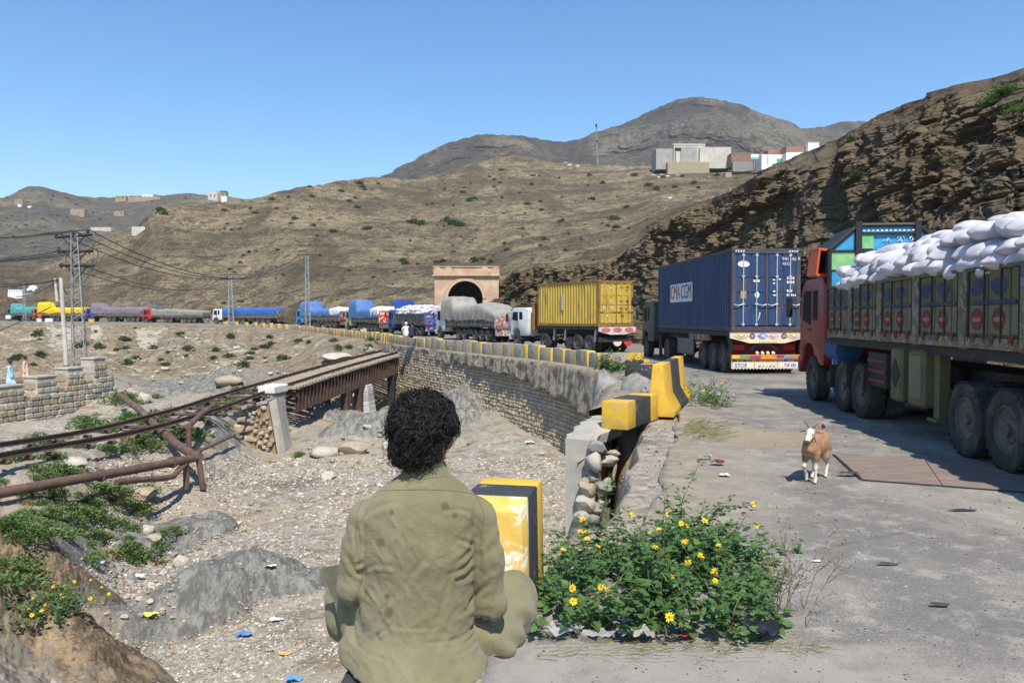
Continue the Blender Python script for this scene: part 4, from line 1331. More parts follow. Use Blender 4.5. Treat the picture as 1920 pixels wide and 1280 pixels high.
for f in (0.42, 0.55, 0.93):
 p, d = track_at(s0 + (s1 - s0) * f)
 n = Vector((d.y, -d.x, 0)).normalized()
 for sg in (-1, 1):
  b = p + n * sg * 1.1
  MB().box((b.x, b.y, (p.z - 1.5 + gz(b.x, b.y) - .4) / 2), (.45, .45, p.z - 1.5 - gz(b.x, b.y) + .4), rz=math.atan2(d.y, d.x)).build('leg', M_RUST if f < 0.9 else M_DARKMETAL, bridge)
pier = thing('bridge_pier', 'tapered pier of pale grey stone blocks under the bridge', 'pier')
p, d = track_at(s0 + (s1 - s0) * 0.62)
n = Vector((d.y, -d.x, 0)).normalized()
base = p + n * 0.9
zb = gz(base.x, base.y) - 0.5
zt = p.z - 1.52
z = zb
k = 0
M_PIER = paint('pale_block', (0.62, 0.61, 0.59), (0.47, 0.46, 0.45), 2.5, 0.85, bump=0.3)
M_PIER2 = paint('grey_block', (0.44, 0.43, 0.42), (0.34, 0.335, 0.33), 2.5, 0.85, bump=0.3)
while z < zt:
 h = min(0.3, zt - z)
 t = (z - zb) / (zt - zb)
 w = 1.62 - 0.62 * t
 nb = 2 + k % 2
 for q in range(nb):
  ww = w / nb
  c = Vector((base.x, base.y, z + h / 2)) + Vector((0.95, -0.2, 0)).normalized() * (-w / 2 + ww * (q + .5))
  MB().bbox((0, 0, 0), (ww - .012, 1.3 - .4 * t, h - .012), .02).build('stone', M_PIER if (k * 3 + q * 2) % 5 else M_PIER2, pier, loc=c, rz=math.atan2(-0.2, 0.95))
 z += h
 k += 1
ab = thing('bridge_abutment', 'stone abutment with a white cap where the bridge begins', 'abutment')
p0 = at(509, 740, 38.6)
mb = MB()
rzz = -0.15
zb = gz(p0.x, p0.y) - 0.6
zc = at(509, 737, 38.6).z
mb.box((p0.x, p0.y + .3, (zb + zc) / 2), (.62, 1.4, zc - zb), rz=rzz)
mb.build('core', M_MORTAR, ab)
z, k = zb, 0
while z < zc - .1:
 h = 0.27
 for q in range(4):
  o = link('stone', STONES[(k * 5 + q) % 12], ab)
  o.matrix_basis = Matrix.Translation((p0.x, p0.y + .3, z + h / 2)) @ Matrix.Rotation(rzz, 4, 'Z') @ Matrix.Translation((-.24 + q * .16, -.71, 0)) @ Matrix.Diagonal((.155, .12, h * .92, 1))
  if q < 3:
   o = link('stone', STONES[(k * 3 + q + 4) % 12], ab)
   o.matrix_basis = Matrix.Translation((p0.x, p0.y + .3, z + h / 2)) @ Matrix.Rotation(rzz, 4, 'Z') @ Matrix.Translation((.32, -.46 + q * .46, 0)) @ Matrix.Diagonal((.12, .43, h * .92, 1))
 z += h
 k += 1
M_CAP = paint('white_cap', (0.72, 0.70, 0.66), (0.58, 0.56, 0.52), 2.5, 0.85, bump=0.3)
MB().bbox((p0.x, p0.y + .3, zc + .19), (.86, 1.62, .40), .06, rz=rzz).build('cap_stone', M_CAP, ab)
ww = thing('wing_wall', 'leaning broken wing wall with a core of brown rubble in front of the abutment', 'wall')
D0 = 36.4
fl_t, fm_t, fr_t = at(438, 771, D0), at(503, 754, D0 - .6), at(518, 747, D0 - .3)
fl_b, fm_b, fr_b = at(468, 848, D0 - .6), at(523, 846, D0 - 1.0), at(541, 842, D0 - .6)
dn = Vector((0, 0, -1.0))
bk = Vector((0.0, 1.2, 0))
mb = MB()
hexa(mb, [fl_b + dn, fm_b + dn, fm_b + dn + bk, fl_b + dn + bk], [fl_t, fm_t, fm_t + bk, fl_t + bk])
M_BRUB = paint('brown_rubble', (0.36, 0.25, 0.14), (0.24, 0.165, 0.09), 4.0, 0.95, bump=0.9, bscale=12, bdist=0.06)
mb.build('rubble_core', M_BRUB, ww)
mb = MB()
sh = Vector((0.10, -0.05, 0))
hexa(mb, [fm_b + dn + sh, fr_b + dn, fr_b + dn + bk, fm_b + dn + bk + sh], [fm_t + Vector((.05, -.06, .02)), fr_t + Vector((0, 0, .02)), fr_t + bk, fm_t + bk + sh])
mb.build('concrete_slab', M_CONC, ww)
mb = MB()
hexa(mb, [fl_t + Vector((-.06, -.1, -.03)), fm_t + Vector((0, -.12, -.03)), fm_t + bk * .9 + Vector((0, 0, -.03)), fl_t + bk * .9 + Vector((-.06, 0, -.03))], [fl_t + Vector((-.06, -.1, .09)), fm_t + Vector((0, -.12, .09)), fm_t + bk * .9 + Vector((0, 0, .09)), fl_t + bk * .9 + Vector((-.06, 0, .09))])
mb.build('coping', M_CONC, ww)
r_ = random.Random(11)
for k in range(60):
 a, b = r_.random(), r_.random()
 if k < 22:
  a = a * 0.32
 else:
  a = 0.38 + a * 0.55
 t, bt = fl_t.lerp(fm_t, a), (fl_b + dn * .3).lerp(fm_b + dn * .3, a)
 c = t.lerp(bt, 0.04 + 0.94 * b)
 o = link('stone', STONES[r_.randrange(12)], ww)
 w_ = r_.uniform(.34, .6) if k < 22 else r_.uniform(.10, .2)
 o.matrix_basis = Matrix.Translation(c + Vector((0, -0.03, 0))) @ Matrix.Rotation(r_.uniform(-.3, .3), 4, 'Y') @ Matrix.Diagonal((w_, .24, w_ * (.36 if k < 22 else .9), 1))
# ---------------------------------------------------------------- pipes
def pipe(label, pts, r, name='pipe', flange=()):
 t = thing(name, label, 'pipe')
 MB().tube(pts, r, 12).build('pipe_run', M_RUSTP, t, smooth='auto')
 for (k, off) in flange:
  a, b = Vector(pts[k]), Vector(pts[k + 1])
  d = (b - a).normalized()
  c = a.lerp(b, off)
  MB().cyl(c - d * .04, c + d * .04, r * 1.35, n=14).build('flange', M_RUSTP, t)
 return t
pipe('long rusty brown pipe lying on the weedy bank below the rails', [at(-260, 985, 15.2), at(-60, 935, 17.2), at(120, 902, 19.2), at(250, 880, 21.6), at(366, 858, 24.2)], .125, flange=((2, .5), (3, .6)))
pipe('thin rusty pipe hooking round below the long pipe', [at(218, 904, 20.4), at(260, 899, 21.2), at(310, 896, 22.4), at(326, 892, 22.9), at(334, 882, 23.3), at(350, 868, 23.8)], .085)
pipe('rusty pipe running down from the battlement wall under both rails', [at(226, 742, 37.0), at(262, 768, 32.5), at(300, 806, 28.0), at(330, 832, 26.0), at(352, 846, 25.0), at(372, 858, 24.2)], .14, flange=((1, .5), (2, .6)))
pipe('rusty pipe lying along the footpath behind the two walking men', [at(-60, 728, 44.5), at(35, 716, 45.5), at(132, 704, 47.0)], .26)
for k, (px, ya, yb_, D, lb) in enumerate([(354, 800, 838, 27.0, 'short rusty post standing beside the pipe bend under the rails'), (372, 856, 886, 24.3, 'leaning rusty post propping the end of the long pipe'), (349, 868, 885, 23.8, 'stubby rusty post under the hooked thin pipe')]):
 a, b = at(px, ya, D), at(px + (8 if k == 1 else 0), yb_, D)
 tag(MB().cyl(a, b - Vector((0, 0, .5)), .09, n=10).build('pipe_post', M_RUSTP), lb, 'post')
a, b = at(352, 800, 27.2), at(400, 760, 33.0)
pipe('rusty pipe branching up from the post towards the bridge', [a, a.lerp(b, .5) + Vector((0, 0, .06)), b], .10)
a, b = at(300, 835, 26.5), at(440, 812, 32.5)
pipe('thin dark pipe lying across the dirt in front of the wing wall', [at(372, 846, 27.2), at(440, 815, 31.5)], .06)
# ---------------------------------------------------------------- tunnel portal
tp = thing('tunnel_portal', 'pale reddish brick railway tunnel portal with a black arched mouth', 'tunnel')
Dp = 100.0
c = at(875, 600, Dp)
pw = 120 / FPX * Dp / 2
zt = at(875, 500, Dp).z
aw = 65 / FPX * Dp / 2
za = at(875, 527, Dp).z
cx = at(872.5, 600, Dp).x
M_PORT = Mat('old_brick', 0.92, spec=0.15)
_v = M_PORT.co('obj')
_bk = M_PORT.n.new('ShaderNodeTexBrick')
M_PORT.l.new(M_PORT.n.new('ShaderNodeMapping').outputs[0], _bk.inputs['Vector'])
_mp = _bk.inputs['Vector'].links[0].from_node
M_PORT.l.new(_v, _mp.inputs['Vector'])
_mp.inputs['Rotation'].default_value = (R(90), 0, 0)
_bk.inputs['Scale'].default_value = 2.2
_bk.inputs['Color1'].default_value = (0.50, 0.31, 0.20, 1)
_bk.inputs['Color2'].default_value = (0.43, 0.26, 0.17, 1)
_bk.inputs['Mortar'].default_value = (0.50, 0.40, 0.30, 1)
_n = M_PORT.noise(0.7, 7, 0.7)
_c = M_PORT.mix(M_PORT.step(_n, 0.42, 0.62), _bk.outputs['Color'], (0.58, 0.43, 0.29))
_c = M_PORT.mix(M_PORT.math('MULTIPLY', M_PORT.step(M_PORT.noise(1.6, 6, 0.7), 0.56, 0.7), 0.6), _c, (0.26, 0.185, 0.125))
M_PORT.set('Base Color', _c)
M_PORT.bump(M_PORT.noise(3, 5, 0.6), 0.5, 0.05)
zs = za - aw
arch = [(-aw, -1.0), (-aw, zs)] + [(-aw * math.cos(t), zs + aw * math.sin(t)) for t in np.linspace(0, math.pi, 25)[1:-1]] + [(aw, zs), (aw, -1.0)]
mb = MB()
pts, fs = [], []
zc_ = zt - 1.05
for (a, b) in arch:
 s = max(abs(a) / pw, (b + 1e-6) / zc_ if b > 0 else 0, 0.2)
 if b <= zs:
  o = (math.copysign(pw, a), b)
 else:
  k = min(pw / max(abs(a), 1e-6), (zc_ - zs) / max(b - zs, 1e-6))
  o = (a * k, zs + (b - zs) * k)
 pts += [(cx + a, Dp, b), (c.x + o[0], Dp, o[1])]
n_ = len(arch)
for k in range(n_ - 1):
 fs.append((2 * k, 2 * k + 1, 2 * k + 3, 2 * k + 2))
mb.add(pts, fs)
for k in range(n_ - 1):                                       # fill the upper corners
 p_, q_ = pts[2 * k + 1], pts[2 * k + 3]
 if abs(p_[0] - q_[0]) > 1e-4 and abs(p_[2] - q_[2]) > 1e-4:
  mb.add([p_, q_, (p_[0] if abs(abs(p_[0] - c.x) - pw) < 1e-3 else q_[0], Dp, zc_)], [(0, 1, 2)])
mb.build('brick_face', M_PORT.m, tp)
mb = MB()
mb.box((c.x, Dp + 6.2, zc_ / 2), (2 * pw, 0.5, zc_))
for sg in (-1, 1):
 mb.box((c.x + sg * (pw - .3), Dp + 3.1, zc_ / 2 - .5), (.6, 6.1, zc_ + 1))
mb.box((c.x, Dp + 3.2, zc_ - .3), (2 * pw - .01, 6.3, .55))
mb.build('side_wall', M_PORT.m, tp)
mb = MB()
mb.box((c.x, Dp + .25, zc_ + .5), (2 * pw + .25, .9, 1.02)).box((c.x, Dp + .2, zc_ - .04), (2 * pw + .5, 1.1, .14)).box((c.x, Dp + .2, zt), (2 * pw + .4, 1.05, .12))
for q in (-1, -.62, .62, 1):
 mb.box((c.x + q * (pw - .35), Dp + .2, zc_ + .5), (.75, 1.0, 1.0))
mb.build('parapet', M_PORT.m, tp)
mb = MB()
ring = [(cx + a, b) for a, b in arch]
pts = [(x, Dp + .02, z) for x, z in ring] + [(x, Dp + 5.9, z) for x, z in ring]
fs = [(k, k + 1, n_ + k + 1, n_ + k) for k in range(n_ - 1)] + [tuple(range(n_, 2 * n_))]
mb.add(pts, fs)
mb.build('bore', M_BORESHADE, tp)
ar = []
for (a, b) in arch[1:-1]:
 t = math.atan2(b - zs, a)
 ar.append((a, b, t))
vb = MB().bbox((0, 0, 0), (.5, .14, .44), .03).mesh('brick', M_PORT.m)
for k in range(17):
 t = math.pi * (k + .5) / 17
 o = link('brick', vb, tp)
 o.location = (cx + (aw + .22) * math.cos(t), Dp - .05, zs + (aw + .22) * math.sin(t))
 o.rotation_euler = (0, math.pi / 2 - t, 0)
 o.scale = (.9, 1, 1)
# ---------------------------------------------------------------- lattice pylons and poles
def lattice(mb, base, top, w0, w1, n, r=.03, rz=0.0):
 L_ = []
 for k in range(n + 1):
  t = k / n
  c = Vector(base).lerp(Vector(top), t)
  w = w0 + (w1 - w0) * t
  L_.append([c + Matrix.Rotation(rz, 3, 'Z') @ Vector((sx * w / 2, sy * w / 2, 0)) for sx, sy in ((-1, -1), (1, -1), (1, 1), (-1, 1))])
 for i in range(4):
  mb.cyl(L_[0][i], L_[-1][i], r * 1.4, n=4)
 for k in range(n):
  for i in range(4):
   j = (i + 1) % 4
   if (k + i) % 2:
    mb.cyl(L_[k][i], L_[k + 1][j], r * .8, n=3, cap=False)
   else:
    mb.cyl(L_[k][j], L_[k + 1][i], r * .8, n=3, cap=False)
 return mb
py = thing('pylon', 'tall steel lattice power pylon with three cross arms', 'pylon')
Dq = 60.0
pb, pt_ = at(150, 697, Dq), at(140, 440, Dq)
pb.z -= .5
lattice(MB(), pb, pt_, .95, .42, 22, .028, .3).build('lattice_mast', M_GALV, py)
PY_PTS = []
for (ya, xl, xr, tilt) in ((441, 104, 172, 4), (471, 108, 174, 0), (498, 112, 176, 0)):
 a, b = at(xl, ya + tilt, Dq), at(xr, ya - tilt * .3, Dq)
 am = MB()
 am.cyl(a, b, .12, n=6)
 m_ = (a + b) / 2
 am.cyl(a.lerp(b, .18), m_ + Vector((0, 0, -.95)), .045, n=4).cyl(a.lerp(b, .84), m_ + Vector((0, 0, -.95)), .045, n=4)
 arm = am.build('cross_arm', M_DARKMETAL, py)
 for q in (0.03, .5, .9) if ya != 498 else (0.05, .72):
  p = a.lerp(b, q)
  up = .38 if ya == 441 else -.05
  ins = MB()
  ins.lathe([(0, 0), (.10, .02), (.05, .1), (.15, .14), (.15, .18), (.05, .22), (.17, .28), (.17, .34), (0, .42)], p + Vector((0, 0, .05 if up > 0 else -.2)), n=10)
  ins.build('insulator', paint('insulator_brown', (0.09, 0.06, 0.05), rough=0.35, spec=0.5), arm)
  PY_PTS.append(p + Vector((0, 0, .42 if up > 0 else .0)))
for k, (xa, ya, xb, yb2, bow) in enumerate([(172, 455, 173, 490, 12), (126, 478, 133, 494, -6), (160, 470, 174, 460, 5)]):
 a, b = at(xa, ya, Dq - .2), at(xb, yb2, Dq - .2)
 m_ = (a + b) / 2 + Vector((bow * Dq / FPX, 0, -.2))
 MB().tube([a, a.lerp(m_, .5) + Vector((bow * .01, 0, 0)), m_, m_.lerp(b, .5) + Vector((bow * .01, 0, 0)), b], .03, 5).build('jumper_cable', M_DARKMETAL, py)
pole = thing('utility_pole', 'weathered white wooden pole leaning in front of the lattice pylon', 'pole')
a, b = at(126, 702, 50.0), at(114, 521, 50.0)
a.z -= .6
M_POLE = paint('whitewashed_pole', (0.56, 0.52, 0.45), (0.42, 0.38, 0.32), 2.0, 0.85)
MB().cyl(a.lerp(b, .16), b, .15, .11, 10).build('shaft', M_POLE, pole)
MB().cyl(a, a.lerp(b, .18), .19, .18, 10).build('sleeve', M_RUSTP, pole)
pole2 = thing('utility_pole', 'short pale pole seen between the white pole and the yellow lorry', 'pole')
a, b = at(107, 565, 150.0), at(103, 522, 150.0)
MB().cyl(a, b, .26, .2, 8).build('shaft', M_POLE, pole2)
POLE_TOP = at(114, 523, 50)
for k, (px, yt, yb_, D, wdt, lb) in enumerate([(576, 479, 620, 112, 40, 'slim lattice pylon with a flat cross arm standing in front of the light blue lorry'), (432, 516, 603, 148, 24, 'slim far lattice pylon beside the white lorry cab'), (1119, 234, 305, 440, 4, 'lone lattice mast on the hill crest under the mountain'), (45, 530, 600, 158, 14, 'grey lattice post by the white fort')]):
 t = thing('pylon', lb, 'pylon')
 a, b = at(px + 1.5, yb_, D), at(px - 1, yt, D)
 a.z -= 1.0
 w_ = 9 * D / FPX if k < 2 else (2.2 if k == 2 else 5) * D / FPX
 lattice(MB(), a, b, w_, w_ * .45, 16, .0003 * D * (.5 if k == 2 else 1), .5).build('lattice_mast', M_GALV, t)
 MB().cyl(b + Vector((-wdt / 2 * D / FPX, 0, .1)), b + Vector((wdt / 2 * D / FPX, 0, .15)), .0006 * D, n=6).build('cross_arm', M_DARKMETAL, t)
 if k == 2:
  MB().box(b + Vector((0, 0, -.5)), (.9, .9, 1.6)).box(a.lerp(b, .58), (.8, .8, 1.2)).build('antenna', M_DARKMETAL, t)
def wire(a, b, sag, r, label, n=16):
 P = [a.lerp(b, k / n) - Vector((0, 0, sag * 4 * (k / n) * (1 - k / n))) for k in range(n + 1)]
 return tag(MB().tube(P, r * 1.7, 4).build('power_line', M_DARKMETAL), label, 'wire', 'power lines on the pylons')
P576 = [at(560, 481, 112), at(576, 480, 112), at(592, 481, 112)]
P432 = [at(424, 518, 148), at(440, 518, 148)]
for k, p in enumerate(PY_PTS[:6]):
 up = k < 3
 q = at(-200, (432 if up else 474) + k * 2.5, 52 + k)
 wire(p, q, .5, .02, ('top arm near', 'top arm middle', 'top arm far', 'middle arm near', 'middle arm middle', 'middle arm far')[k] + ' insulator wire running from the pylon to the left edge', 10)
for k, p in enumerate(PY_PTS[:3]):
 wire(p, P576[k], 3.4, .022, ('upper', 'middle', 'lower')[k] + ' wire sagging from the pylon top arm to the slim hillside pylon')
for k, p in enumerate(PY_PTS[6:8]):
 wire(p, P432[k % 2], 2.2, .022, ('upper', 'lower')[k] + ' wire from the lowest pylon arm towards the far pylon by the white cab')
for k in range(2):
 wire(POLE_TOP + Vector((0, 0, -.1 * k)), at(-150, 528 - 16 * k, 45), .4, .018, ('lower', 'upper')[k] + ' thin wire running from the white pole top to the left', 8)
wire(POLE_TOP, PY_PTS[6] + Vector((0.4, 0, -2.2)), .15, .02, 'short wire joining the white pole to the lattice pylon', 6)
wire(at(96, 575, 48), at(-120, 660, 44), .2, .018, 'thin stay wire crossing the slope at the far left', 8)
wire(POLE_TOP, at(30, 556, 60), .3, .018, 'thin wire dropping from the white pole towards the fort', 8)
# ================================================================ lorries
M_TYRE = paint('tyre_rubber', (0.055, 0.052, 0.048), (0.035, 0.034, 0.033), 6, 0.9, spec=0.2, dirt=(0.13, 0.115, 0.095), dscale=3, dmin=0.48, dmax=0.7)
M_RIM = paint('dusty_rim', (0.16, 0.145, 0.125), (0.09, 0.085, 0.078), 5, 0.7, metal=0.2)
M_CHASSIS = paint('chassis_black', (0.03, 0.03, 0.03), (0.045, 0.042, 0.038), 5, 0.75)
M_GLASS = Mat('dark_glass', 0.55, spec=0.04)
M_GLASS.set('Base Color', (0.02, 0.024, 0.028))
M_GLASS = M_GLASS.m
M_PLANK = paint('grey_boards', (0.17, 0.155, 0.135), (0.10, 0.092, 0.08), 3, 0.9, bump=0.3)
M_WHITE = paint('white_paint', (0.72, 0.71, 0.68), (0.58, 0.57, 0.54), 3, 0.6, dirt=(0.35, 0.32, 0.28), dscale=2.5, dmin=0.58, dmax=0.75)
M_BLACK = paint('black_plastic', (0.025, 0.025, 0.026), (0.018, 0.018, 0.018), 4, 0.55)
M_REDL = paint('red_lamp', (0.40, 0.02, 0.02), rough=0.3, spec=0.5)
M_SACK = paint('white_sack', (0.56, 0.535, 0.57), (0.45, 0.43, 0.45), 3, 0.8, bump=0.35, bscale=9, bdist=0.02)
M_CHROME = paint('bare_steel', (0.45, 0.45, 0.44), (0.3, 0.3, 0.29), 4, 0.4, metal=0.7)
def art_material(name, palette, scale, base=None, amount=0.6):
 """hand painted ornament in many colours"""
 if name in _simple:
  return _simple[name]
 m = Mat(name, 0.55, spec=0.35)
 v = m.co('obj', None, True)
 d = m.noise(scale * 0.5, 3, 0.5, v)
 x = m.n.new('ShaderNodeVectorMath')
 x.operation = 'ADD'
 m.l.new(v, x.inputs[0])
 cb = m.n.new('ShaderNodeCombineXYZ')
 m.l.new(m.math('MULTIPLY', d, 0.5), cb.inputs[0])
 m.l.new(m.math('MULTIPLY', d, 0.3), cb.inputs[2])
 m.l.new(cb.outputs[0], x.inputs[1])
 c = m.sep(m.voro(scale, 'F1', x.outputs[0], 'Color'))[0]
 n = len(palette)
 r = m.ramp(c, [(k / n, p) for k, p in enumerate(palette)])
 r.node.color_ramp.interpolation = 'CONSTANT'
 e = m.voro(scale, 'DISTANCE_TO_EDGE', x.outputs[0])
 r = m.mix(m.step(e, 0.05, 0.02), r, (0.05, 0.04, 0.06))
 if base is not None:
  r = m.mix(m.step(m.voro(scale * 0.45, 'F1', v), 0.30, 0.42), r, base)
 g = m.noise(2.0, 6, 0.7, v)
 r = m.mix(m.math('MULTIPLY', m.step(g, 0.5, 0.75), 0.5), r, (0.16, 0.13, 0.10))
 m.set('Base Color', r)
 _simple[name] = m.m
 return m.m
ART_MIX = art_material('painted_ornament', [(0.62, 0.52, 0.22), (0.60, 0.10, 0.05), (0.70, 0.66, 0.60), (0.08, 0.20, 0.42), (0.66, 0.30, 0.10), (0.10, 0.32, 0.22), (0.70, 0.50, 0.52)], 5.0)
ART_RED = art_material('red_ornament', [(0.58, 0.03, 0.03), (0.55, 0.04, 0.03), (0.65, 0.45, 0.10), (0.60, 0.05, 0.04), (0.62, 0.55, 0.45)], 4.0)
ART_BROWN = art_material('brown_ornament', [(0.30, 0.12, 0.07), (0.45, 0.20, 0.10), (0.22, 0.10, 0.08), (0.45, 0.38, 0.25), (0.12, 0.14, 0.20)], 5.0)
ART_BLUE = art_material('blue_ornament', [(0.04, 0.05, 0.28), (0.05, 0.07, 0.34), (0.12, 0.16, 0.40), (0.30, 0.33, 0.45), (0.05, 0.06, 0.25)], 5.0)
ART_PINK = art_material('faded_ornament', [(0.42, 0.24, 0.17), (0.50, 0.30, 0.20), (0.55, 0.46, 0.36), (0.20, 0.30, 0.36), (0.40, 0.10, 0.08)], 5.0)
def bevelled(mb, name, mats, parent, b=0.05, seg=2, smooth='auto'):
 import bmesh
 me = mb.mesh(name, mats)
 q = bmesh.new()
 q.from_mesh(me)
 bmesh.ops.remove_doubles(q, verts=q.verts, dist=1e-4)
 ed = [e for e in q.edges if len(e.link_faces) == 2 and e.calc_face_angle(0) > 0.5]
 bmesh.ops.bevel(q, geom=ed, offset=b, segments=seg, affect='EDGES', profile=0.5, clamp_overlap=True)
 q.to_mesh(me)
 q.free()
 me.polygons.foreach_set('use_smooth', [True] * len(me.polygons))
 me.set_sharp_from_angle(angle=R(40))
 return link(name, me, parent)
def wheel_mesh(r, w, n=28):
 h = w / 2
 t = MB().lathe([(r * .60, -h * .80), (r * .66, -h * .98), (r * .86, -h), (r * .95, -h * .9), (r * .985, -h * .72), (r, -h * .6), (r, h * .6), (r * .985, h * .72), (r * .95, h * .9), (r * .86, h), (r * .66, h * .98), (r * .60, h * .80)], axis='X', n=n)
 for k in range(n):
  a = 2 * math.pi * (k + .5) / n
  for s in (-1, 1):
   t.box((s * h * .70, 0, 0), (h * .5, r * .12, .018), Matrix.Rotation(a, 4, 'X') @ Matrix.Translation((0, 0, r * .992)))
 tm = t.mesh('wheel', M_TYRE, smooth='auto')
 q = MB().lathe([(r * .62, -h * .75), (r * .55, -h * .88), (r * .52, -h * .60), (r * .34, -h * .35), (r * .30, -h * .5), (r * .17, -h * .55), (r * .15, -h * .85), (0.001, -h * .88)], axis='X', n=20)
 q.lathe([(r * .62, h * .75), (r * .55, h * .88), (r * .52, h * .2), (r * .34, h * .0), (0.001, h * .05)], axis='X', n=16)
 for k in range(8):
  a = 2 * math.pi * k / 8
  q.cyl((-h * .42, r * .25 * math.cos(a), r * .25 * math.sin(a)), (-h * .56, r * .25 * math.cos(a), r * .25 * math.sin(a)), r * .035, n=6)
 rm = q.mesh('rim', M_RIM, smooth='auto')
 return tm, rm
WH_BIG, WH_MID = wheel_mesh(.53, .32), wheel_mesh(.50, .30, 16)
def wheels(t, ys, half=1.06, r=.5, big=False, dual=()):
 tm, rm = WH_BIG if big else WH_MID
 for i, y in enumerate(ys):
  for s in (-1, 1):
   w = link('wheel', tm, t, (s * half, y, r))
   if s > 0:
    w.rotation_euler = (0, 0, math.pi)
   link('rim', rm, w)
   if dual == 'rear' and i > 0:
    w2 = link('wheel', tm, t, (s * (half - .36), y, r))
    link('rim', rm, w2)
def cab(t, y0, y1, colr, z0=.75, z1=2.85, w=2.4, name='cab', trim=None, lean=.18):
 """flat fronted lorry cab between y0 (rear) and y1 (front)"""
 h = w / 2
 m = MB().prism([(y0, z0 + .35), (y0, z1 - .12), (y0 + .15, z1), (y1 - lean - .35, z1), (y1 - lean, z1 - .16), (y1, z0 + .95), (y1, z0), (y1 - .25, z0), (y1 - .32, z0 + .30), (y1 - .55, z0 + .48), (y1 - 1.0, z0 + .48), (y1 - 1.25, z0 + .30), (y1 - 1.3, z0), (y0 + .1, z0)], -h, h, 'YZ')
 c = bevelled(m, name, colr, t, .07)
 zw0, zw1 = z0 + 1.05, z1 - .28
 g = MB()
 for s in (-1, 1):
  x = s * (h + .004)
  yw = [(y1 - .28, zw0), (y1 - .28 - lean * .8, zw1), (y1 - 1.05, zw1), (y1 - 1.05, zw0 - .12)]
  gl = MB().prism(yw, s * (h - .02), x, 'YZ').build('window', M_GLASS, c)
  if y1 - y0 > 1.75:
   MB().prism([(y1 - 1.22, zw0), (y1 - 1.22, zw1), (y1 - 1.62, zw1), (y1 - 1.62, zw0)], s * (h - .02), x, 'YZ').build('window', M_GLASS, c)
  MB().box((s * (h + .02), y1 - .95, z0 + .82), (.05, .16, .04)).build('handle', M_BLACK, c)
  mr = MB().tube([(s * (h - .02), y1 - .22, z1 - .38), (s * (h + .26), y1 - .10, z1 - .30), (s * (h + .28), y1 - .12, zw0 + .1)], .02, 5)
  mr.bbox((s * (h + .29), y1 - .14, z1 - .66), (.12, .24, .52), .04)
  mr.build('mirror', M_BLACK, c)
 MB().add([(-h * .88, y1 + .006 - .0, zw0), (h * .88, y1 + .006, zw0), (h * .84, y1 - lean + .01, zw1), (-h * .84, y1 - lean + .01, zw1)], [(0, 1, 2, 3)]).build('windscreen', M_GLASS, c)
 bevelled(MB().box((0, y1 + .06, z0 - .06), (w, .22, .40)), 'bumper', trim or colr, t, .04)
 MB().box((0, y1 - lean + .12, z1 - .1), (w * .9, .32, .05), rx=-.5).build('sun_visor', trim or M_BLACK, c)
 st = MB()
 for s in (-1, 1):
  st.box((s * (h - .12), y1 - 1.5, z0 - .2), (.28, .5, .05))
 st.build('step', M_CHASSIS, t)
 return c
def chassis(t, y0, y1, ys, z=.95):
 m = MB()
 for s in (-1, 1):
  m.box((s * .42, (y0 + y1) / 2, z), (.10, y1 - y0, .26))
 m.build('chassis', M_CHASSIS, t)
 a = MB()
 for y in ys:
  a.cyl((-1.0, y, .5), (1.0, y, .5), .08, n=8).bbox((0, y, .5), (.36, .40, .36), .1)
  for s in (-1, 1):
   a.box((s * .5, y, .72), (.09, .95, .12))
 a.build('axle', M_CHASSIS, t)
def tarp_mesh(y0, y1, zlow, ztop, hump, humpz, w=1.3, seed=1, tail=0.0, hem=.12, n=46, m=19):
 """a sheet roped over the load: flat or heaped, high over the headboard at the front"""
 P = np.zeros((n, m, 3))
 for i in range(n):
  t = i / (n - 1)
  y = y0 + (y1 - y0) * t
  top = ztop(t) if callable(ztop) else ztop
  k = 0.0
  if hump:
   k = float(sstep(y1 - hump - .35, y1 - hump + .15, np.array(y)))
   top = top * (1 - k) + humpz * k
  if t < .06 and tail:
   top -= tail * (1 - t / .06) * .4
  for j in range(m):
   s = 2 * j / (m - 1) - 1
   a = abs(s)
   rise = .16 * (1 - (min(a / .62, 1)) ** 2)
   if a > .62:
    q = (a - .62) / .38
    x = w * (1.0 + .03 * math.sin(q * 3))
    z = top - (top - zlow) * q ** 1.0
    if k > .5:
     x = w * (.90 + .1 * min(1, q * 3))
   else:
    x = w * a / .62 * (.985 if k < .5 else .90)
    z = top + rise - (.05 if a > .55 else 0)
   P[i, j] = (math.copysign(x, s), y, z)
 f = P.reshape(-1, 3)
 nz = fbm(f * np.array([1.5, 1.1, 1.3]) + seed * 9.1, 4, seed).reshape(n, m)
 fold = np.sin(f[:, 1] * 7 + 3 * fbm(f * .8 + seed, 2, seed + 3)).reshape(n, m)
 side = (np.abs(np.linspace(-1, 1, m)) > .6)
 P[..., 2] += np.where(side, .03, .10) * nz
 P[..., 0] += np.where(side[None], .05 * nz + .022 * fold, 0) * np.sign(P[..., 0])
 for j in (0, m - 1):
  P[:, j, 2] += hem * nz[:, j] * 1.6 + .05 * fold[:, j]
 P[0, :, 1] -= .04
 E = P[0].copy()
 E[:, 2] = np.minimum(E[:, 2], zlow + .35)
 E[:, 2] = zlow + (E[:, 2] - zlow) * .6
 return np.concatenate([E[None], P])
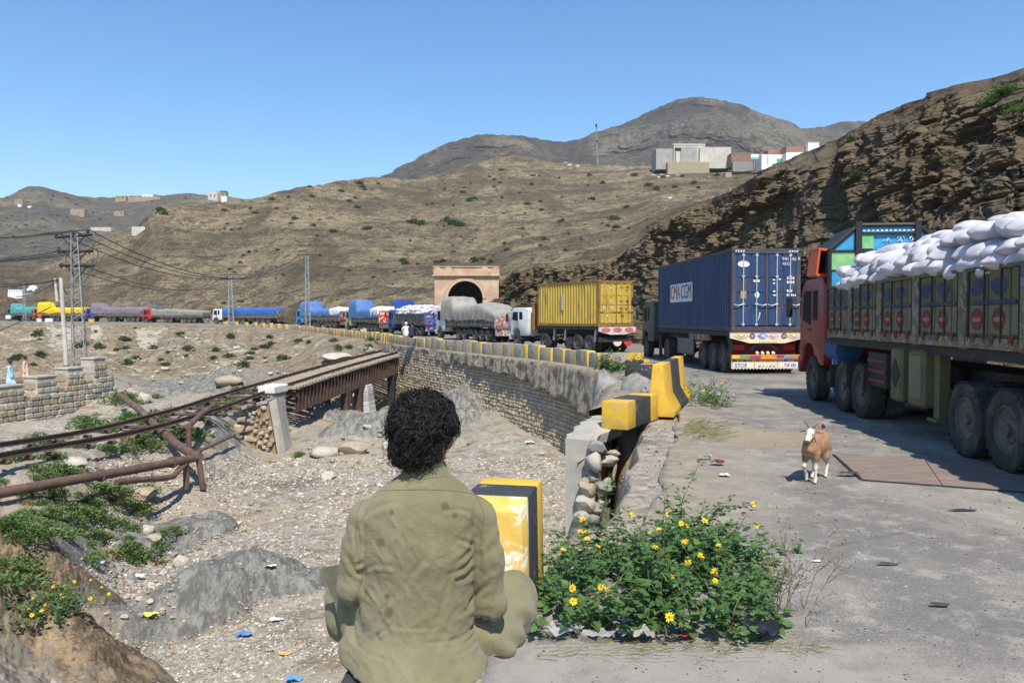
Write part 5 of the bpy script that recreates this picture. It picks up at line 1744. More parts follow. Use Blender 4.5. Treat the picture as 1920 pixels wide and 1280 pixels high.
def cargo_truck(label, rear, front, cabm, tarp=None, tail=ART_MIX, side=None, hump=1.6, humpz=3.55, ztop=2.75, side_h=.85, trim=None, load=None, crown=None, tail_h=1.0, group='lorries queueing along the bend', name='cargo_lorry', skirt=None, axles=5, low=1.75, seed=1):
 rear, front = Vector(rear), Vector(front)
 d = (front - rear)
 L = d.length
 hd = math.atan2(d.y, d.x) - math.pi / 2
 t = thing(name, label, 'lorry', (rear.x, rear.y, road_z(rear.y)), hd, group)
 cl = 2.1
 b1 = L - cl - .15
 cab(t, L - cl, L, cabm, trim=trim)
 ys = [L - .82] + ([b1 * .72, b1 * .72 - 1.15] if axles > 3 else [b1 * .60]) + [b1 * .26, b1 * .26 - 1.15] + ([b1 * .26 + 1.15] if axles > 4 else [])
 if L < 8.5:
  ys = [L - .82, 2.6, 1.45]
 wheels(t, ys)
 chassis(t, .3, L - 1.0, ys)
 sd = side or M_PLANK
 z0, z1 = 1.22, 1.30 + side_h
 MB().box((0, b1 / 2, 1.24), (2.4, b1, .14)).build('deck', M_CHASSIS, t)
 for s in (-1, 1):
  p = MB().box((s * 1.21, b1 / 2, (z0 + z1) / 2), (.06, b1, z1 - z0)).build('side_board', sd, t)
  n = max(4, int(b1 / 1.15))
  q = MB()
  for k in range(n + 1):
   q.box((s * 1.25, b1 * k / n * .995 + .02, (z0 + z1) / 2 - .03), (.05, .10, z1 - z0 + .02))
  for zz in (z0 + .1, (z0 + z1) / 2, z1 - .04):
   q.box((s * 1.255, b1 / 2, zz), (.03, b1 - .02, .05))
  f = q.build('rib', sd, p)
  f['kind'] = 'stuff'
 tb = MB().bbox((0, -.02, 1.22 + tail_h / 2), (2.5, .08, tail_h), .02).build('tail_board', tail, t)
 for k in range(3):
  MB().bbox((-.8 + .8 * k, -.075, 1.22 + tail_h * .5), (.66, .04, tail_h * .72), .015).build('panel', tail, tb)
 MB().box((0, -.1, 1.14), (2.52, .12, .10)).build('tail_rail', M_CHROME if seed % 2 else M_RUST, t)
 sk = MB().box((0, -.06, .80), (2.4, .05, .56)).build('skirt', skirt or ART_PINK, t)
 for s in (-1, 1):
  MB().bbox((s * .9, -.10, .95), (.34, .06, .16), .02).build('tail_lamp', M_REDL, sk)
  MB().box((s * 1.02, .55, .55), (.42, .03, .7)).build('mud_flap', M_BLACK, t)
 bx = MB()
 bx.bbox((-1.0, b1 * .49, .78), (.42, 1.0, .5), .05).bbox((1.0, b1 * .49, .78), (.42, 1.0, .5), .05)
 bx.build('toolbox', M_CHASSIS, t)['kind'] = 'stuff'
 if crown is not None:
  hz = humpz - .1
  c = MB().prism([(-1.22, 1.3), (1.22, 1.3), (1.22, hz - .35), (.8, hz), (-.8, hz), (-1.22, hz - .35)], b1 - .1, b1 - .02, 'XZ')
  c.prism([(-1.22, hz - .6), (1.22, hz - .6), (1.22, hz - .35), (.8, hz), (-.8, hz), (-1.22, hz - .35)], b1 - .02, b1 + 1.0, 'XZ')
  c.build('headboard', crown, t)
 if tarp is not None:
  P = tarp_mesh(.05, b1 + (.9 if hump else 0), low, ztop, hump, humpz, seed=seed)
  o = link('tarpaulin', grid_mesh('tarpaulin', P, tarp, True), t)
  rp = MB()
  r_ = random.Random(seed)
  for k in range(9):
   y = b1 * (k + .5) / 9
   for s in (-1, 1):
    rp.cyl((s * 1.34, y, low + .1), (s * 1.29, y + r_.uniform(-.2, .2), 1.25), .014, n=4)
  rp.build('rope', M_BLACK, o)['kind'] = 'stuff'
 t['L'] = L
 return t
def tarp_paint(name, c, c2=None, dirt=None):
 return paint(name, c, c2, 1.3, 0.7, spec=0.25, bump=0.5, bscale=5, bdist=0.03, dirt=dirt, dscale=1.2, dmin=0.55, dmax=0.75)
T_BLUE = tarp_paint('blue_tarpaulin', (0.065, 0.15, 0.34), (0.10, 0.20, 0.40), (0.20, 0.25, 0.34))
T_DBLUE = tarp_paint('deep_blue_tarpaulin', (0.03, 0.10, 0.32), (0.045, 0.14, 0.38))
T_GREY = tarp_paint('grey_tarpaulin', (0.33, 0.31, 0.27), (0.26, 0.245, 0.215), (0.20, 0.19, 0.17))
T_YEL = tarp_paint('yellow_tarpaulin', (0.78, 0.50, 0.01), (0.72, 0.42, 0.01))
T_LAV = tarp_paint('lavender_tarpaulin', (0.21, 0.175, 0.21), (0.165, 0.14, 0.165))
T_OLV = tarp_paint('faded_net', (0.26, 0.255, 0.21), (0.20, 0.195, 0.165))
T_TEAL = tarp_paint('teal_tarpaulin', (0.07, 0.26, 0.26), (0.10, 0.32, 0.31))
C_ = lambda n, a, b=None: paint(n, a, b, 3, 0.45, spec=0.45, dirt=tuple(q * .5 + .07 for q in a), dscale=2, dmin=.55, dmax=.75)
K_BLUE, K_LBLUE, K_WHITE, K_RED, K_ORANGE, K_GREEN, K_DGREEN = C_('blue_cab', (.03, .08, .36)), C_('light_blue_cab', (.06, .30, .60)), C_('white_cab', (.68, .68, .66)), C_('red_cab', (.52, .03, .03)), C_('orange_cab', (.72, .13, .03)), C_('green_cab', (.05, .14, .12)), C_('dark_green_cab', (.025, .06, .055))
def X(px, Y):
 return (px - 960) / FPX * Y
trD = cargo_truck('white cab lorry under one big grey tarpaulin in front of the tunnel', (X(953, 63.6), 63.6), (X(840, 74), 74), K_WHITE, T_GREY, ART_PINK, hump=2.3, humpz=3.7, ztop=lambda t: 2.85 + .22 * math.exp(-((t - .30) / .12) ** 2) - .45 * max(0, .16 - t) / .16, low=1.75, seed=3, tail_h=.85, skirt=ART_PINK)
trE = cargo_truck('dark blue lorry heaped with small white sacks', (X(817, 83), 83), (X(746, 93), 93), K_BLUE, None, ART_BLUE, humpz=4.05, crown=K_BLUE, seed=4, side=M_PLANK, side_h=1.05, tail_h=1.15, skirt=ART_BLUE)
trF = cargo_truck('lorry with a blue tarpaulin and a bright red tail board', (X(728, 98), 98), (X(664, 107.5), 107.5), paint('cream_cab', (.55, .50, .30)), T_BLUE, ART_RED, hump=2.6, humpz=4.0, ztop=2.85, seed=5, tail_h=1.45, skirt=M_PLANK)
trG = cargo_truck('light blue cab lorry with a blue tarpaulin and brown painted tail', (X(650, 116), 116), (X(568, 124), 124), K_LBLUE, T_BLUE, ART_BROWN, hump=2.4, humpz=3.9, ztop=2.75, seed=6, tail_h=1.3, skirt=ART_BROWN)
trH = cargo_truck('white cab lorry whose load is flat under a deep blue tarpaulin', (X(526, 148.5), 148.5), (X(406, 152.5), 152.5), K_WHITE, T_DBLUE, ART_BROWN, hump=0, ztop=2.95, seed=7, tail_h=1.3, skirt=M_PLANK, trim=K_ORANGE)
trI = cargo_truck('red cab lorry under a faded grey green net', (X(388, 157.5), 157.5), (X(276, 162), 162), K_RED, T_OLV, M_PLANK, hump=0, ztop=lambda t: 2.35 + .55 * t, seed=8, tail_h=.8, low=1.55)
trJ = cargo_truck('blue cab lorry under a lavender tarpaulin', (X(282, 164.5), 164.5), (X(169, 168), 168), K_BLUE, T_LAV, M_PLANK, hump=2.6, humpz=3.75, ztop=2.9, seed=9)
trK = cargo_truck('orange cab lorry under a bright yellow tarpaulin', (X(165, 169), 169), (X(71, 172.5), 172.5), K_ORANGE, T_YEL, T_YEL, hump=2.2, humpz=3.95, ztop=2.8, seed=10)
trL = cargo_truck('green lorry with a teal sheet at the far end of the queue', (X(72, 173), 173), (X(23, 176), 176), K_GREEN, T_TEAL, M_PLANK, hump=1.6, humpz=3.7, ztop=lambda t: 2.95 - .2 * t, seed=11, crown=K_GREEN)
for t, zz, lb in ((trF, 2.95, 'white sheet bunched over the red tailed load'), (trG, 2.85, 'white sheet bunched over the brown tailed load')):
 P = tarp_mesh(.0, 2.4, 2.0, lambda q, zz=zz: zz + .12 * math.sin(q * 3), 0, 0, 1.33, 21, n=16)
 link('cover_sheet', grid_mesh('cover_sheet', P, M_WHITE, True), t)
P = np.array([[(-1.2 + 2.4 * j / 8, trI['L'] - 2.4 - 2.6 * i / 9, 2.9 + (1.25 - .12 * i) * (.35 + .65 * math.sin(j / 8 * math.pi) ** .3) - .3 * math.sin(i / 9 * 3)) for j in range(9)] for i in range(10)])
link('net', grid_mesh('net', P, tarp_paint('dark_net', (.10, .10, .09), (.07, .07, .065)), True), trI)
# ---------------------------------------------------------------- sacks
def sack_mesh(seed, d):
 V, F = ico(4)
 r_ = random.Random(seed)
 s = np.sign(V)
 P = s * np.abs(V) ** np.array([0.62, 0.62, 0.85])
 P = P / np.abs(P).max(0)
 pin = 1 - 0.30 * np.abs(P[:, 0]) ** 4 * np.abs(P[:, 1]) ** 2
 P[:, 2] *= (1 - 0.72 * np.abs(P[:, 0]) ** 6) * (1 - .45 * np.abs(P[:, 1]) ** 6)
 P[:, 1] *= 1 + 0.10 * np.abs(P[:, 0]) ** 8
 P[:, 2] += 0.10 * fbm(P * np.array([1.5, 2.2, 1]) + seed, 3, seed) - 0.16 * P[:, 0] ** 2 * r_.uniform(-1, 1.4)
 P[:, 0] += .05 * fbm(P * 2 + seed * 2, 2, seed + 1)
 wr = fbm(np.stack([P[:, 0] * 6, P[:, 1] * 2.2, P[:, 2]], -1) + seed, 3, seed + 2, ridged=True)
 P[:, 2] += .09 * wr * (.25 + np.abs(P[:, 0]) ** 2)
 P[:, 1] += .05 * fbm(P * 3 + seed, 2, seed + 7)
 P = P * np.array(d) / 2
 return arr_mesh('sack', P, F, M_SACK, True)
SACKS = [sack_mesh(k, (.72, .45, .26)) for k in range(7)]
SMALL = [sack_mesh(20 + k, (.95, .60, .36)) for k in range(3)]
# ================================================================ truck A: the near lorry with sacks
hA = Vector((0.0995, 0.995, 0))
rA = Vector((0.995, -0.0995, 0))
oA = Vector((5.85, 6.2, 0)) + rA * 1.22
trA = thing('cargo_lorry', 'red cab lorry with painted olive side boards loaded high with white sacks', 'lorry', oA, math.atan2(hA.y, hA.x) - math.pi / 2, 'lorries parked on the near road')
LA = 11.52
K_REDA = paint('red_lacquer', (.24, .012, .02), (.18, .01, .016), 3, 0.35, spec=0.5, dirt=(.12, .06, .05), dscale=2, dmin=.58, dmax=.75)
cabA = cab(trA, 12.0, 14.15, K_REDA, z0=.85, z1=2.88, w=2.38)
bevelled(MB().prism([(12.2, 2.86), (12.35, 3.02), (13.2, 2.98), (13.75, 2.86)], -1.0, 1.0, 'YZ'), 'roof_fairing', K_REDA, cabA, .05)
wheels(trA, [12.85, 10.55, 9.42, 5.05, 3.93, 2.81], 1.07, .53, True, dual='rear')
chassis(trA, .4, 13.4, [12.85, 10.55, 9.42, 5.05, 3.93, 2.81], 1.02)
P_OLIVE = paint('olive_board', (.150, .138, .062), (.110, .102, .05), 2.5, .75, dirt=(.15, .13, .08), dscale=3, dmin=.5, dmax=.7)
P_CREAM = paint('cream_board', (.20, .18, .115), (.145, .13, .085), 2.5, .75, dirt=(.18, .16, .11), dscale=3, dmin=.5, dmax=.7)
P_DBLUE = paint('faded_blue_paint', (.035, .052, .11), (.055, .075, .13), 5, .8, dirt=(.10, .10, .06), dscale=5, dmin=.48, dmax=.62)
P_DRED = paint('faded_red_paint', (.19, .04, .035), (.13, .03, .025), 5, .8, dirt=(.13, .10, .06), dscale=5, dmin=.48, dmax=.62)
P_DRED2 = paint('worn_pink_paint', (.36, .12, .09), (.45, .20, .14), 7, .7)
ART_OL = art_material('olive_ornament', [(.19, .17, .07), (.22, .20, .13), (.15, .08, .04), (.25, .23, .17), (.10, .12, .12), (.20, .18, .085)], 7.0)
zb, zt = 1.53, 2.60
nm = 7
mod = LA / nm
for s in (-1, 1):
 wall = MB().box((s * 1.19, LA / 2, (zb + zt) / 2), (.06, LA, zt - zb - .01)).build('side_board', P_OLIVE, trA)
 x = s * 1.225
 for k in range(nm):
  y0 = LA - mod * (k + 1)
  MB().bbox((s * 1.235, y0 + .11, (zb + zt) / 2), (.07, .24, zt - zb + .02), .015).build('post', ART_OL, wall)
  if s > 0 and k > 1:
   continue
  for q in range(3):
   wq = (.56, .56, .22)[q]
   yc = y0 + .24 + (.29, .87, 1.27)[q]
   if s < 0:
    yc = y0 + mod - (.29, .87, 1.27)[q]
   up = MB().bbox((x, yc, 2.36), (.035, wq - .03, .44), .01).build('panel', P_OLIVE, wall)
   lo = MB().bbox((x, yc, 1.93), (.035, wq - .03, .40), .01).build('panel', P_CREAM, wall)
   if q < 2:
    n = 14
    bl = [(yc + .22 * math.cos(2 * math.pi * i / n) * (1 + .12 * math.sin(6 * math.pi * i / n)), 2.36 + .12 * math.sin(2 * math.pi * i / n)) for i in range(n)]
    MB().prism(bl, x + s * .016, x + s * .022, 'YZ').build('painted_shape', P_DBLUE, wall)
    n = 20
    rd = [(yc + .17 * math.cos(2 * math.pi * i / n), 1.93 + .15 * math.sin(2 * math.pi * i / n)) for i in range(n)]
    MB().prism(rd, x + s * .016, x + s * .022, 'YZ').build('painted_disc', P_DRED, wall)
    pz = [(yc + .12 * math.cos(2 * math.pi * i / 12), 1.93 + .035 * math.sin(2 * math.pi * i / 12)) for i in range(12)]
    MB().prism(pz, x + s * .022, x + s * .026, 'YZ').build('painted_band', P_DRED2, wall)
  MB().box((x + s * .02, y0 + mod / 2 + .05, 2.155), (.04, mod - .55, .05)).build('latch_bar', P_DBLUE, wall)
  for q in range(4):
   MB().cyl((x + s * .03, y0 + .26 + q * .44, zb + .1), (x + s * .03, y0 + .26 + q * .44, zt + .02), .013, n=4).build('rod', M_CHASSIS, wall)
  MB().box((x + s * .005, y0 + mod / 2, 1.61), (.06, mod - .02, .15)).build('lower_rail', ART_OL, wall)
  for q in range(3):
   MB().prism([(y0 + .35 + q * .5, 1.72), (y0 + .50 + q * .5, 1.72), (y0 + .45 + q * .5, 1.63), (y0 + .39 + q * .5, 1.61)], x + s * .036, x + s * .055, 'YZ').build('hook', P_DRED, wall)
 MB().box((s * 1.22, LA / 2, zt + .01), (.09, LA + .02, .05)).build('top_rail', P_OLIVE, wall)
MB().box((0, LA / 2, 1.45), (2.36, LA, .14)).build('deck', M_CHASSIS, trA)
MB().box((0, .02, 2.0), (2.4, .08, 1.1)).build('tail_board', ART_MIX, trA)
hz = 3.98
M_SKYB = paint('sky_blue_paint', (.04, .26, .50), (.07, .36, .55), 2, .5)
M_GRN = paint('leaf_green_paint', (.12, .40, .16), (.30, .50, .20), 3, .5)
hb = MB().prism([(-1.22, 1.5), (1.22, 1.5), (1.22, 3.45), (.62, hz), (-.62, hz), (-1.22, 3.45)], LA + .02, LA + .10, 'XZ').build('headboard', M_SKYB, trA)
fr = MB()
out_ = [(-1.22, 2.5), (-1.22, 3.45), (-.62, hz), (.62, hz), (1.22, 3.45), (1.22, 2.5)]
for a, b in zip(out_[:-1], out_[1:]):
 fr.cyl((a[0], LA, a[1]), (b[0], LA, b[1]), .05, n=6)
for xx in (-.62, .62):
 fr.box((xx, LA - .02, hz - .28), (.13, .09, .72))
fr.box((0, LA - .02, 3.42), (2.4, .05, .04)).box((0, LA - .02, 3.8), (1.25, .05, .05))
fr.build('frame', M_BLACK, hb)
MB().box((-.93, LA, 3.2), (.5, .03, .38)).box((-.45, LA, 3.62), (.3, .03, .3)).build('painted_leaves', M_GRN, hb)
MB().box((.93, LA, 3.2), (.5, .03, .38)).build('painted_sky', paint('turquoise_paint', (.10, .52, .60)), hb)
for k in range(14):
 MB().box((-.6 + k * .093, LA - .035, 3.86), (.05, .02, .03)).build('bead', M_WHITE, hb)
r_ = random.Random(4)
for k in range(11):
 xx, zz = -.05 + r_.uniform(-.1, .1) + .055 * k, 3.66 + r_.uniform(-.05, .05)
 MB().tube([(xx, LA - .006, zz), (xx + .04, LA - .006, zz + .05), (xx + .07, LA - .006, zz - .02)], .010, 4).build('painted_stroke', M_WHITE, hb)
ov = MB().prism([(-1.22, 3.0), (1.22, 3.0), (1.22, 3.45), (.62, hz), (-.62, hz), (-1.22, 3.45)], LA + .1, LA + 1.5, 'XZ').build('crown', M_BLACK, trA)
tl = MB().bbox((-1.02, 6.75, .98), (.4, .62, .92), .04).build('toolbox', P_OLIVE, trA)
MB().bbox((-1.225, 6.75, 1.0), (.02, .48, .7), .008).build('door', P_CREAM, tl)
tl = MB().bbox((-1.02, 7.6, .98), (.4, .5, .92), .04).build('toolbox', P_OLIVE, trA)
MB().prism([(7.4, 1.0), (7.6, 1.25), (7.8, 1.0), (7.6, .75)], -1.235, -1.222, 'YZ').build('painted_shape', M_CHASSIS, tl)
lg = MB().box((-1.0, 6.28, .92), (.16, .2, 1.15)).box((-1.0, 6.28, .36), (.3, .34, .05))
lg.build('landing_leg', P_OLIVE, trA)
rk = MB().box((-1.05, 8.55, 1.0), (.3, .95, .62)).build('rack', M_CHASSIS, trA)
for k in range(3):
 MB().box((-1.21, 8.55, .80 + k * .18), (.03, .9, .06)).build('slat', P_DRED, rk)
MB().cyl((-.95, 11.0, 1.25), (-.95, 11.9, 1.25), .27, n=16).build('fuel_tank', paint('blue_tank', (.03, .09, .22)), trA)
MB().box((-1.1, 11.55, .75), (.04, .12, .9)).box((-1.1, 11.3, .75), (.04, .06, .9)).build('ladder_rail', K_LBLUE, trA)
MB().bbox((-1.0, 11.55, .62), (.35, .55, .3), .04).build('battery_box', M_CHASSIS, trA)
for y in (9.0, 10.0, 11.1):
 MB().box((-1.07, y, .80 if y < 10.9 else .7), (.46, .03, .5)).build('mud_flap', M_CHASSIS, trA)
cr = thing('plastic_crate', 'orange plastic crate strapped above the red cab', 'crate', oA + hA * 12.05 + rA * -1.28 + Vector((0, 0, 3.18)), math.atan2(hA.y, hA.x) - math.pi / 2 + .15)
M_ORP = paint('orange_plastic', (.72, .12, .02), (.62, .09, .02), 4, .45, spec=.4)
MB().box((0, 0, -.27), (.32, .5, .05)).build('tray', M_ORP, cr)
MB().box((0, 0, .30), (.28, .5, .05), ry=.1).build('tray', M_ORP, cr)
MB().box((-.15, 0, 0), (.04, .5, .56), ry=.12).build('side', M_ORP, cr)
MB().box((.15, 0, .0), (.04, .5, .56)).build('side', M_ORP, cr)
MB().box((0, .25, 0), (.30, .03, .54)).build('back', M_BLACK, cr)
n_s = 0
r_ = random.Random(21)
gA = []
def put_sack(y, x, z, tilt, yaw, big=None, label='white woven sack in the heap on the painted lorry', grp='white sacks on the near lorry'):
 global n_s
 o = bpy.data.objects.new('sack', SACKS[r_.randrange(7)])
 col.objects.link(o)
 o.location = oA + hA * y + rA * x + Vector((0, 0, z))
 o.rotation_euler = Euler((r_.uniform(-.16, .16), tilt, math.atan2(hA.y, hA.x) - math.pi / 2 + yaw))
 o.scale = (r_.uniform(.92, 1.1), r_.uniform(.9, 1.12), r_.uniform(.9, 1.15))
 row_ = 'bottom' if z < 2.82 else 'second' if z < 3.03 else 'third' if z < 3.19 else 'upper' if z < 3.36 else 'topmost'
 k_ = min(int((LA - y) / mod), 6)
 tag(o, 'white sack in the %s row over the %s board panel from the cab' % (row_, ('first', 'second', 'third', 'fourth', 'fifth', 'sixth', 'last')[k_]), 'sack', grp)
 n_s += 1
for lay, (x0, z, n, yaw) in enumerate([(-1.0, 2.70, 23, .35), (-.93, 2.90, 22, -.45), (-.78, 3.08, 21, .5), (-.45, 3.2, 18, .3), (-.05, 3.25, 16, .2), (.45, 3.30, 15, -.3)]):
 for k in range(n):
  y = .5 + (LA - 1.0) * (k + .5 * (lay % 2)) / n
  if y > LA - .2:
   continue
  ba = .10 * math.sin(y * 1.1 + lay)
  put_sack(y + r_.uniform(-.1, .1), x0 + r_.uniform(-.1, .08), z + ba * .6 + r_.uniform(-.03, .04), r_.uniform(-.30, .02) if lay < 3 else r_.uniform(-.12, .12), yaw * r_.uniform(-1.2, 1.6) + (math.pi / 2 if r_.random() < .25 else 0))
for k in range(12):
 put_sack(.8 + k * .82 + r_.uniform(-.2, .2), .15 + r_.uniform(-.35, .3), 3.42 + r_.uniform(-.05, .05), r_.uniform(-.1, .1), r_.uniform(-.8, .8))
ld = MB().prism([(-1.05, 1.55), (1.05, 1.55), (1.1, 2.8), (.5, 3.15), (-.3, 3.1), (-1.0, 2.72)], .25, LA - .1, 'XZ').build('load_core', M_SACK, trA)
MB().prism([(-1.15, 1.3), (1.15, 1.3), (1.15, 2.5), (.6, 3.05), (-.6, 3.05), (-1.15, 2.5)], .3, trE['L'] - 2.5, 'XZ').build('load_core', M_SACK, trE)
r_ = random.Random(8)
mE = trE.matrix_basis if False else Matrix.Translation(trE.location) @ trE.rotation_euler.to_matrix().to_4x4()
for lay, (x0, z, n) in enumerate([(-1.02, 2.50, 10), (-.92, 2.78, 10), (-.5, 3.05, 9), (.1, 3.15, 9), (.7, 3.02, 8)]):
 for k in range(n):
  o = bpy.data.objects.new('sack', SMALL[r_.randrange(3)])
  col.objects.link(o)
  y = .5 + (trE['L'] - 3.2) * (k + .5 * (lay % 2)) / n
  dz = -.35 if y < 1.2 and lay > 1 else 0
  o.matrix_basis = mE @ Matrix.Translation((x0 + r_.uniform(-.1, .1), y, z + dz)) @ Euler((0, r_.uniform(-.3, .1), r_.uniform(-.5, .5))).to_matrix().to_4x4()
  tag(o, 'small white sack, %s of the dark blue lorry heap, %s' % (('bottom row', 'second row', 'third row', 'crown', 'far side')[lay], 'towards the cab' if y > 4 else 'towards the tail'), 'sack', 'white sacks on the far blue lorry')
# ================================================================ containers
def corrugated(L, z0, z1, pitch=.28, depth=.045):
 pts = []
 y = .12
 while y + pitch < L - .10:
  pts += [(y, 0), (y + pitch * .34, 0), (y + pitch * .5, -depth), (y + pitch * .84, -depth)]
  y += pitch
 pts.append((L - .1, 0))
 return np.array([[(q[1], q[0], z) for q in pts] for z in (z0, z1)])
def container(label, org, hd, L, H_, W, mat_, rail, bars, z0):
 t = thing('shipping_container', label, 'container', (org.x, org.y, z0), hd)
 h = W / 2
 for s in (-1, 1):
  P = corrugated(L, .16, H_ - .12)
  P[..., 0] = s * (h - .015) + s * P[..., 0]
  link('side_wall', grid_mesh('side_wall', P, mat_, False), t)
  MB().box((s * (h - .05), L / 2, .08), (.10, L - .04, .16)).box((s * (h - .04), L / 2, H_ - .07), (.08, L - .04, .12)).build('side_rail', rail, t)
 MB().box((0, L / 2, H_ - .04), (W - .08, L - .1, .05)).box((0, L / 2, .10), (W - .1, L - .1, .1)).build('roof', mat_, t)
 MB().box((0, L - .03, H_ / 2), (W - .02, .06, H_ - .02)).build('front_wall', mat_, t)
 cp = MB()
 for s in (-1, 1):
  for y in (.07, L - .07):
   cp.box((s * (h - .07), y, H_ / 2), (.14, .14, H_ - .04))
 cp.build('corner_post', rail, t)['kind'] = 'stuff'
 cc = MB().bbox((0, 0, 0), (.18, .17, .13), .02).mesh('corner_casting', rail)
 for s in (-1, 1):
  for y in (.06, L - .06):
   for z in (.055, H_ - .055):
    link('corner_casting', cc, t, (s * (h - .075), y, z))
 MB().box((0, .02, H_ - .10), (W - .28, .12, .17)).build('end_rail', rail, t)
 MB().box((0, .02, .09), (W - .28, .12, .15)).build('end_rail', rail, t)
 doors = []
 for s in (-1, 1):
  d = MB().box((s * (h - .14) / 2, .03, H_ / 2), ((h - .14) - .02, .05, H_ - .38)).build('door', mat_, t)
  for r0, r1 in bars:
   for q in (0, 1):
    w = (h - .2) / 2
    MB().bbox((s * (.05 + w * (q + .5)), .0, (r0 + r1) / 2 * H_), (w - .07, .035, (r1 - r0) * H_ - .05), .015).build('panel', mat_, d)
  MB().box((s * .012, -.012, H_ / 2), (.02, .05, H_ - .4)).build('gasket', M_RUSTP if rail is not M_YRAIL else M_YRAIL, d)
  doors.append(d)
  for x in (.36, .83):
   rd = MB().cyl((s * x, -.055, .18), (s * x, -.055, H_ - .16), .021, n=8).build('lock_rod', M_BAR if rail is not M_YRAIL else mat_, t)
   for z in (.24, .92 * .0 + .33 * H_, .66 * H_, H_ - .24):
    MB().box((s * x, -.045, z), (.10, .05, .06)).build('bracket', M_BAR if rail is not M_YRAIL else mat_, rd)
   MB().tube([(s * x, -.085, .93), (s * (x + .2 * (1 if x < .5 else -1) * -1), -.09, .89), (s * (x + .34 * (1 if x < .5 else -1) * -1), -.09, .93)], .017, 6).build('handle', M_BAR if rail is not M_YRAIL else mat_, rd)
 return t, doors
M_NAVY = paint('navy_container', (.018, .045, .115), (.027, .062, .145), 1.5, .55, spec=.4, dirt=(.085, .075, .085), dscale=3.5, dmin=.52, dmax=.68, streak=True)
M_NRAIL = paint('navy_rail', (.05, .06, .085), (.08, .075, .075), 2, .7, dirt=(.15, .10, .08), dscale=3)
M_BAR = paint('worn_lock_rod', (.52, .54, .58), (.40, .43, .48), 5, .5, metal=.2)
M_YEL = paint('yellow_container', (.56, .40, .07), (.48, .33, .055), 1.5, .6, dirt=(.27, .15, .05), dscale=4.0, dmin=.52, dmax=.66, streak=True)
M_YRAIL = paint('rusty_yellow_rail', (.30, .17, .05), (.20, .10, .04), 3, .75, dirt=(.14, .07, .04), dscale=4)
M_INK = paint('print_white', (.74, .75, .76), rough=.7)
M_PBLUE = paint('print_blue', (.04, .05, .14), rough=.7)
M_PRED = paint('print_red', (.50, .03, .05), rough=.7)
M_PBLK = paint('print_black', (.03, .03, .035), rough=.7)
RX = Matrix.Rotation(math.pi / 2, 4, 'X')
hB = Vector((-0.0652, 0.998, 0))
oB = Vector((X(1436, 27.8), 27.8, 0))
angB = math.atan2(hB.y, hB.x) - math.pi / 2
ctB, drB = container('navy blue shipping container with a white logo panel on its side', oB, angB, 10.3, 2.87, 2.44, M_NAVY, M_NRAIL, [(.06, .30), (.30, .46), (.46, .64), (.64, .94)], 1.49)
lp = MB().box((-1.232, 6.35, 1.53), (.012, 3.35, .78)).build('logo_panel', M_INK, ctB)
Ml = Matrix.Translation((-1.242, 0, 0)) @ Matrix(((0, 0, -1, 0), (-1, 0, 0, 0), (0, 1, 0, 0), (0, 0, 0, 1)))
text_mesh('lettering', 'CMA', .84, M_PRED, lp, Matrix.Translation((-1.242, 7.22, 1.53)) @ Matrix(((0, 0, -1, 0), (-1, 0, 0, 0), (0, 1, 0, 0), (0, 0, 0, 1))), .006, sx=.82)
text_mesh('lettering', 'CGM', .84, M_PBLUE, lp, Matrix.Translation((-1.242, 5.55, 1.53)) @ Matrix(((0, 0, -1, 0), (-1, 0, 0, 0), (0, 1, 0, 0), (0, 0, 0, 1))), .006, sx=.82)
yb_ = -.036
text_mesh('lettering', '941546 9', .17, M_INK, drB[1], Matrix.Translation((.86, yb_, 2.50)) @ RX, .004)
text_mesh('lettering', '45G1', .15, M_INK, drB[1], Matrix.Translation((.72, yb_, 2.33)) @ RX, .004)
mb = MB()
mb.prism([(-.82 + .21 * math.cos(2 * math.pi * k / 20), 2.32 + .11 * math.sin(2 * math.pi * k / 20)) for k in range(20)], yb_ - .006, yb_, 'XZ')
mb.build('sticker', M_INK, drB[0])
mb = MB().prism([(-.34 + .085 * math.cos(2 * math.pi * k / 18), 1.26 + .11 * math.sin(2 * math.pi * k / 18)) for k in range(18)], yb_ - .006, yb_, 'XZ')
mb.build('sticker', M_INK, drB[0])
MB().box((-.82, yb_ - .003, 1.26), (.20, .006, .26)).build('placard', paint('rusty_placard', (.40, .30, .14), (.30, .20, .10), 8), drB[0])
MB().box((-.36, yb_ - .003, 1.74), (.22, .006, .08)).build('sticker', M_INK, drB[0])
r_ = random.Random(2)
for (xx, zz, n) in ((.74, 1.84, 4), (.74, 1.70, 4), (.74, 1.40, 3), (.74, 1.26, 5)):
 for k in range(n):
  MB().box((xx + k * .07, yb_ - .003, zz), (.05, .006, .09)).build('print_mark', M_INK, drB[1])
for (xx, zz) in ((.26, 1.78), (.46, 1.80), (.26, 1.66), (.27, 1.38), (.27, 1.25), (.34, 1.25)):
 MB().box((xx, yb_ - .003, zz), (.08, .006, .05)).build('print_mark', M_INK, drB[1])
for s in (-1, 1):
 for k in range(4):
  MB().prism([(s * .95 + (k - 2) * .09, 2.74), (s * .95 + (k - 2) * .09 + .045, 2.74), (s * .95 + (k - 2) * .09 + .075, 2.80), (s * .95 + (k - 2) * .09 + .03, 2.80)], -.052, -.046, 'XZ').build('warning_stripe', M_INK, ctB)
MB().prism([(-.32, .38), (-.27, .52), (-.25, .66), (-.21, .64), (-.24, .50), (-.29, .40)], yb_ - .004, yb_, 'XZ').build('scrape', M_INK, drB[0])
trB = thing('container_lorry', 'dark green cab lorry carrying the navy container with a brightly painted tail', 'lorry', oB, angB, 'lorries parked on the near road')
cab(trB, 11.1, 13.6, K_DGREEN, z0=.8, z1=2.75, w=2.45)
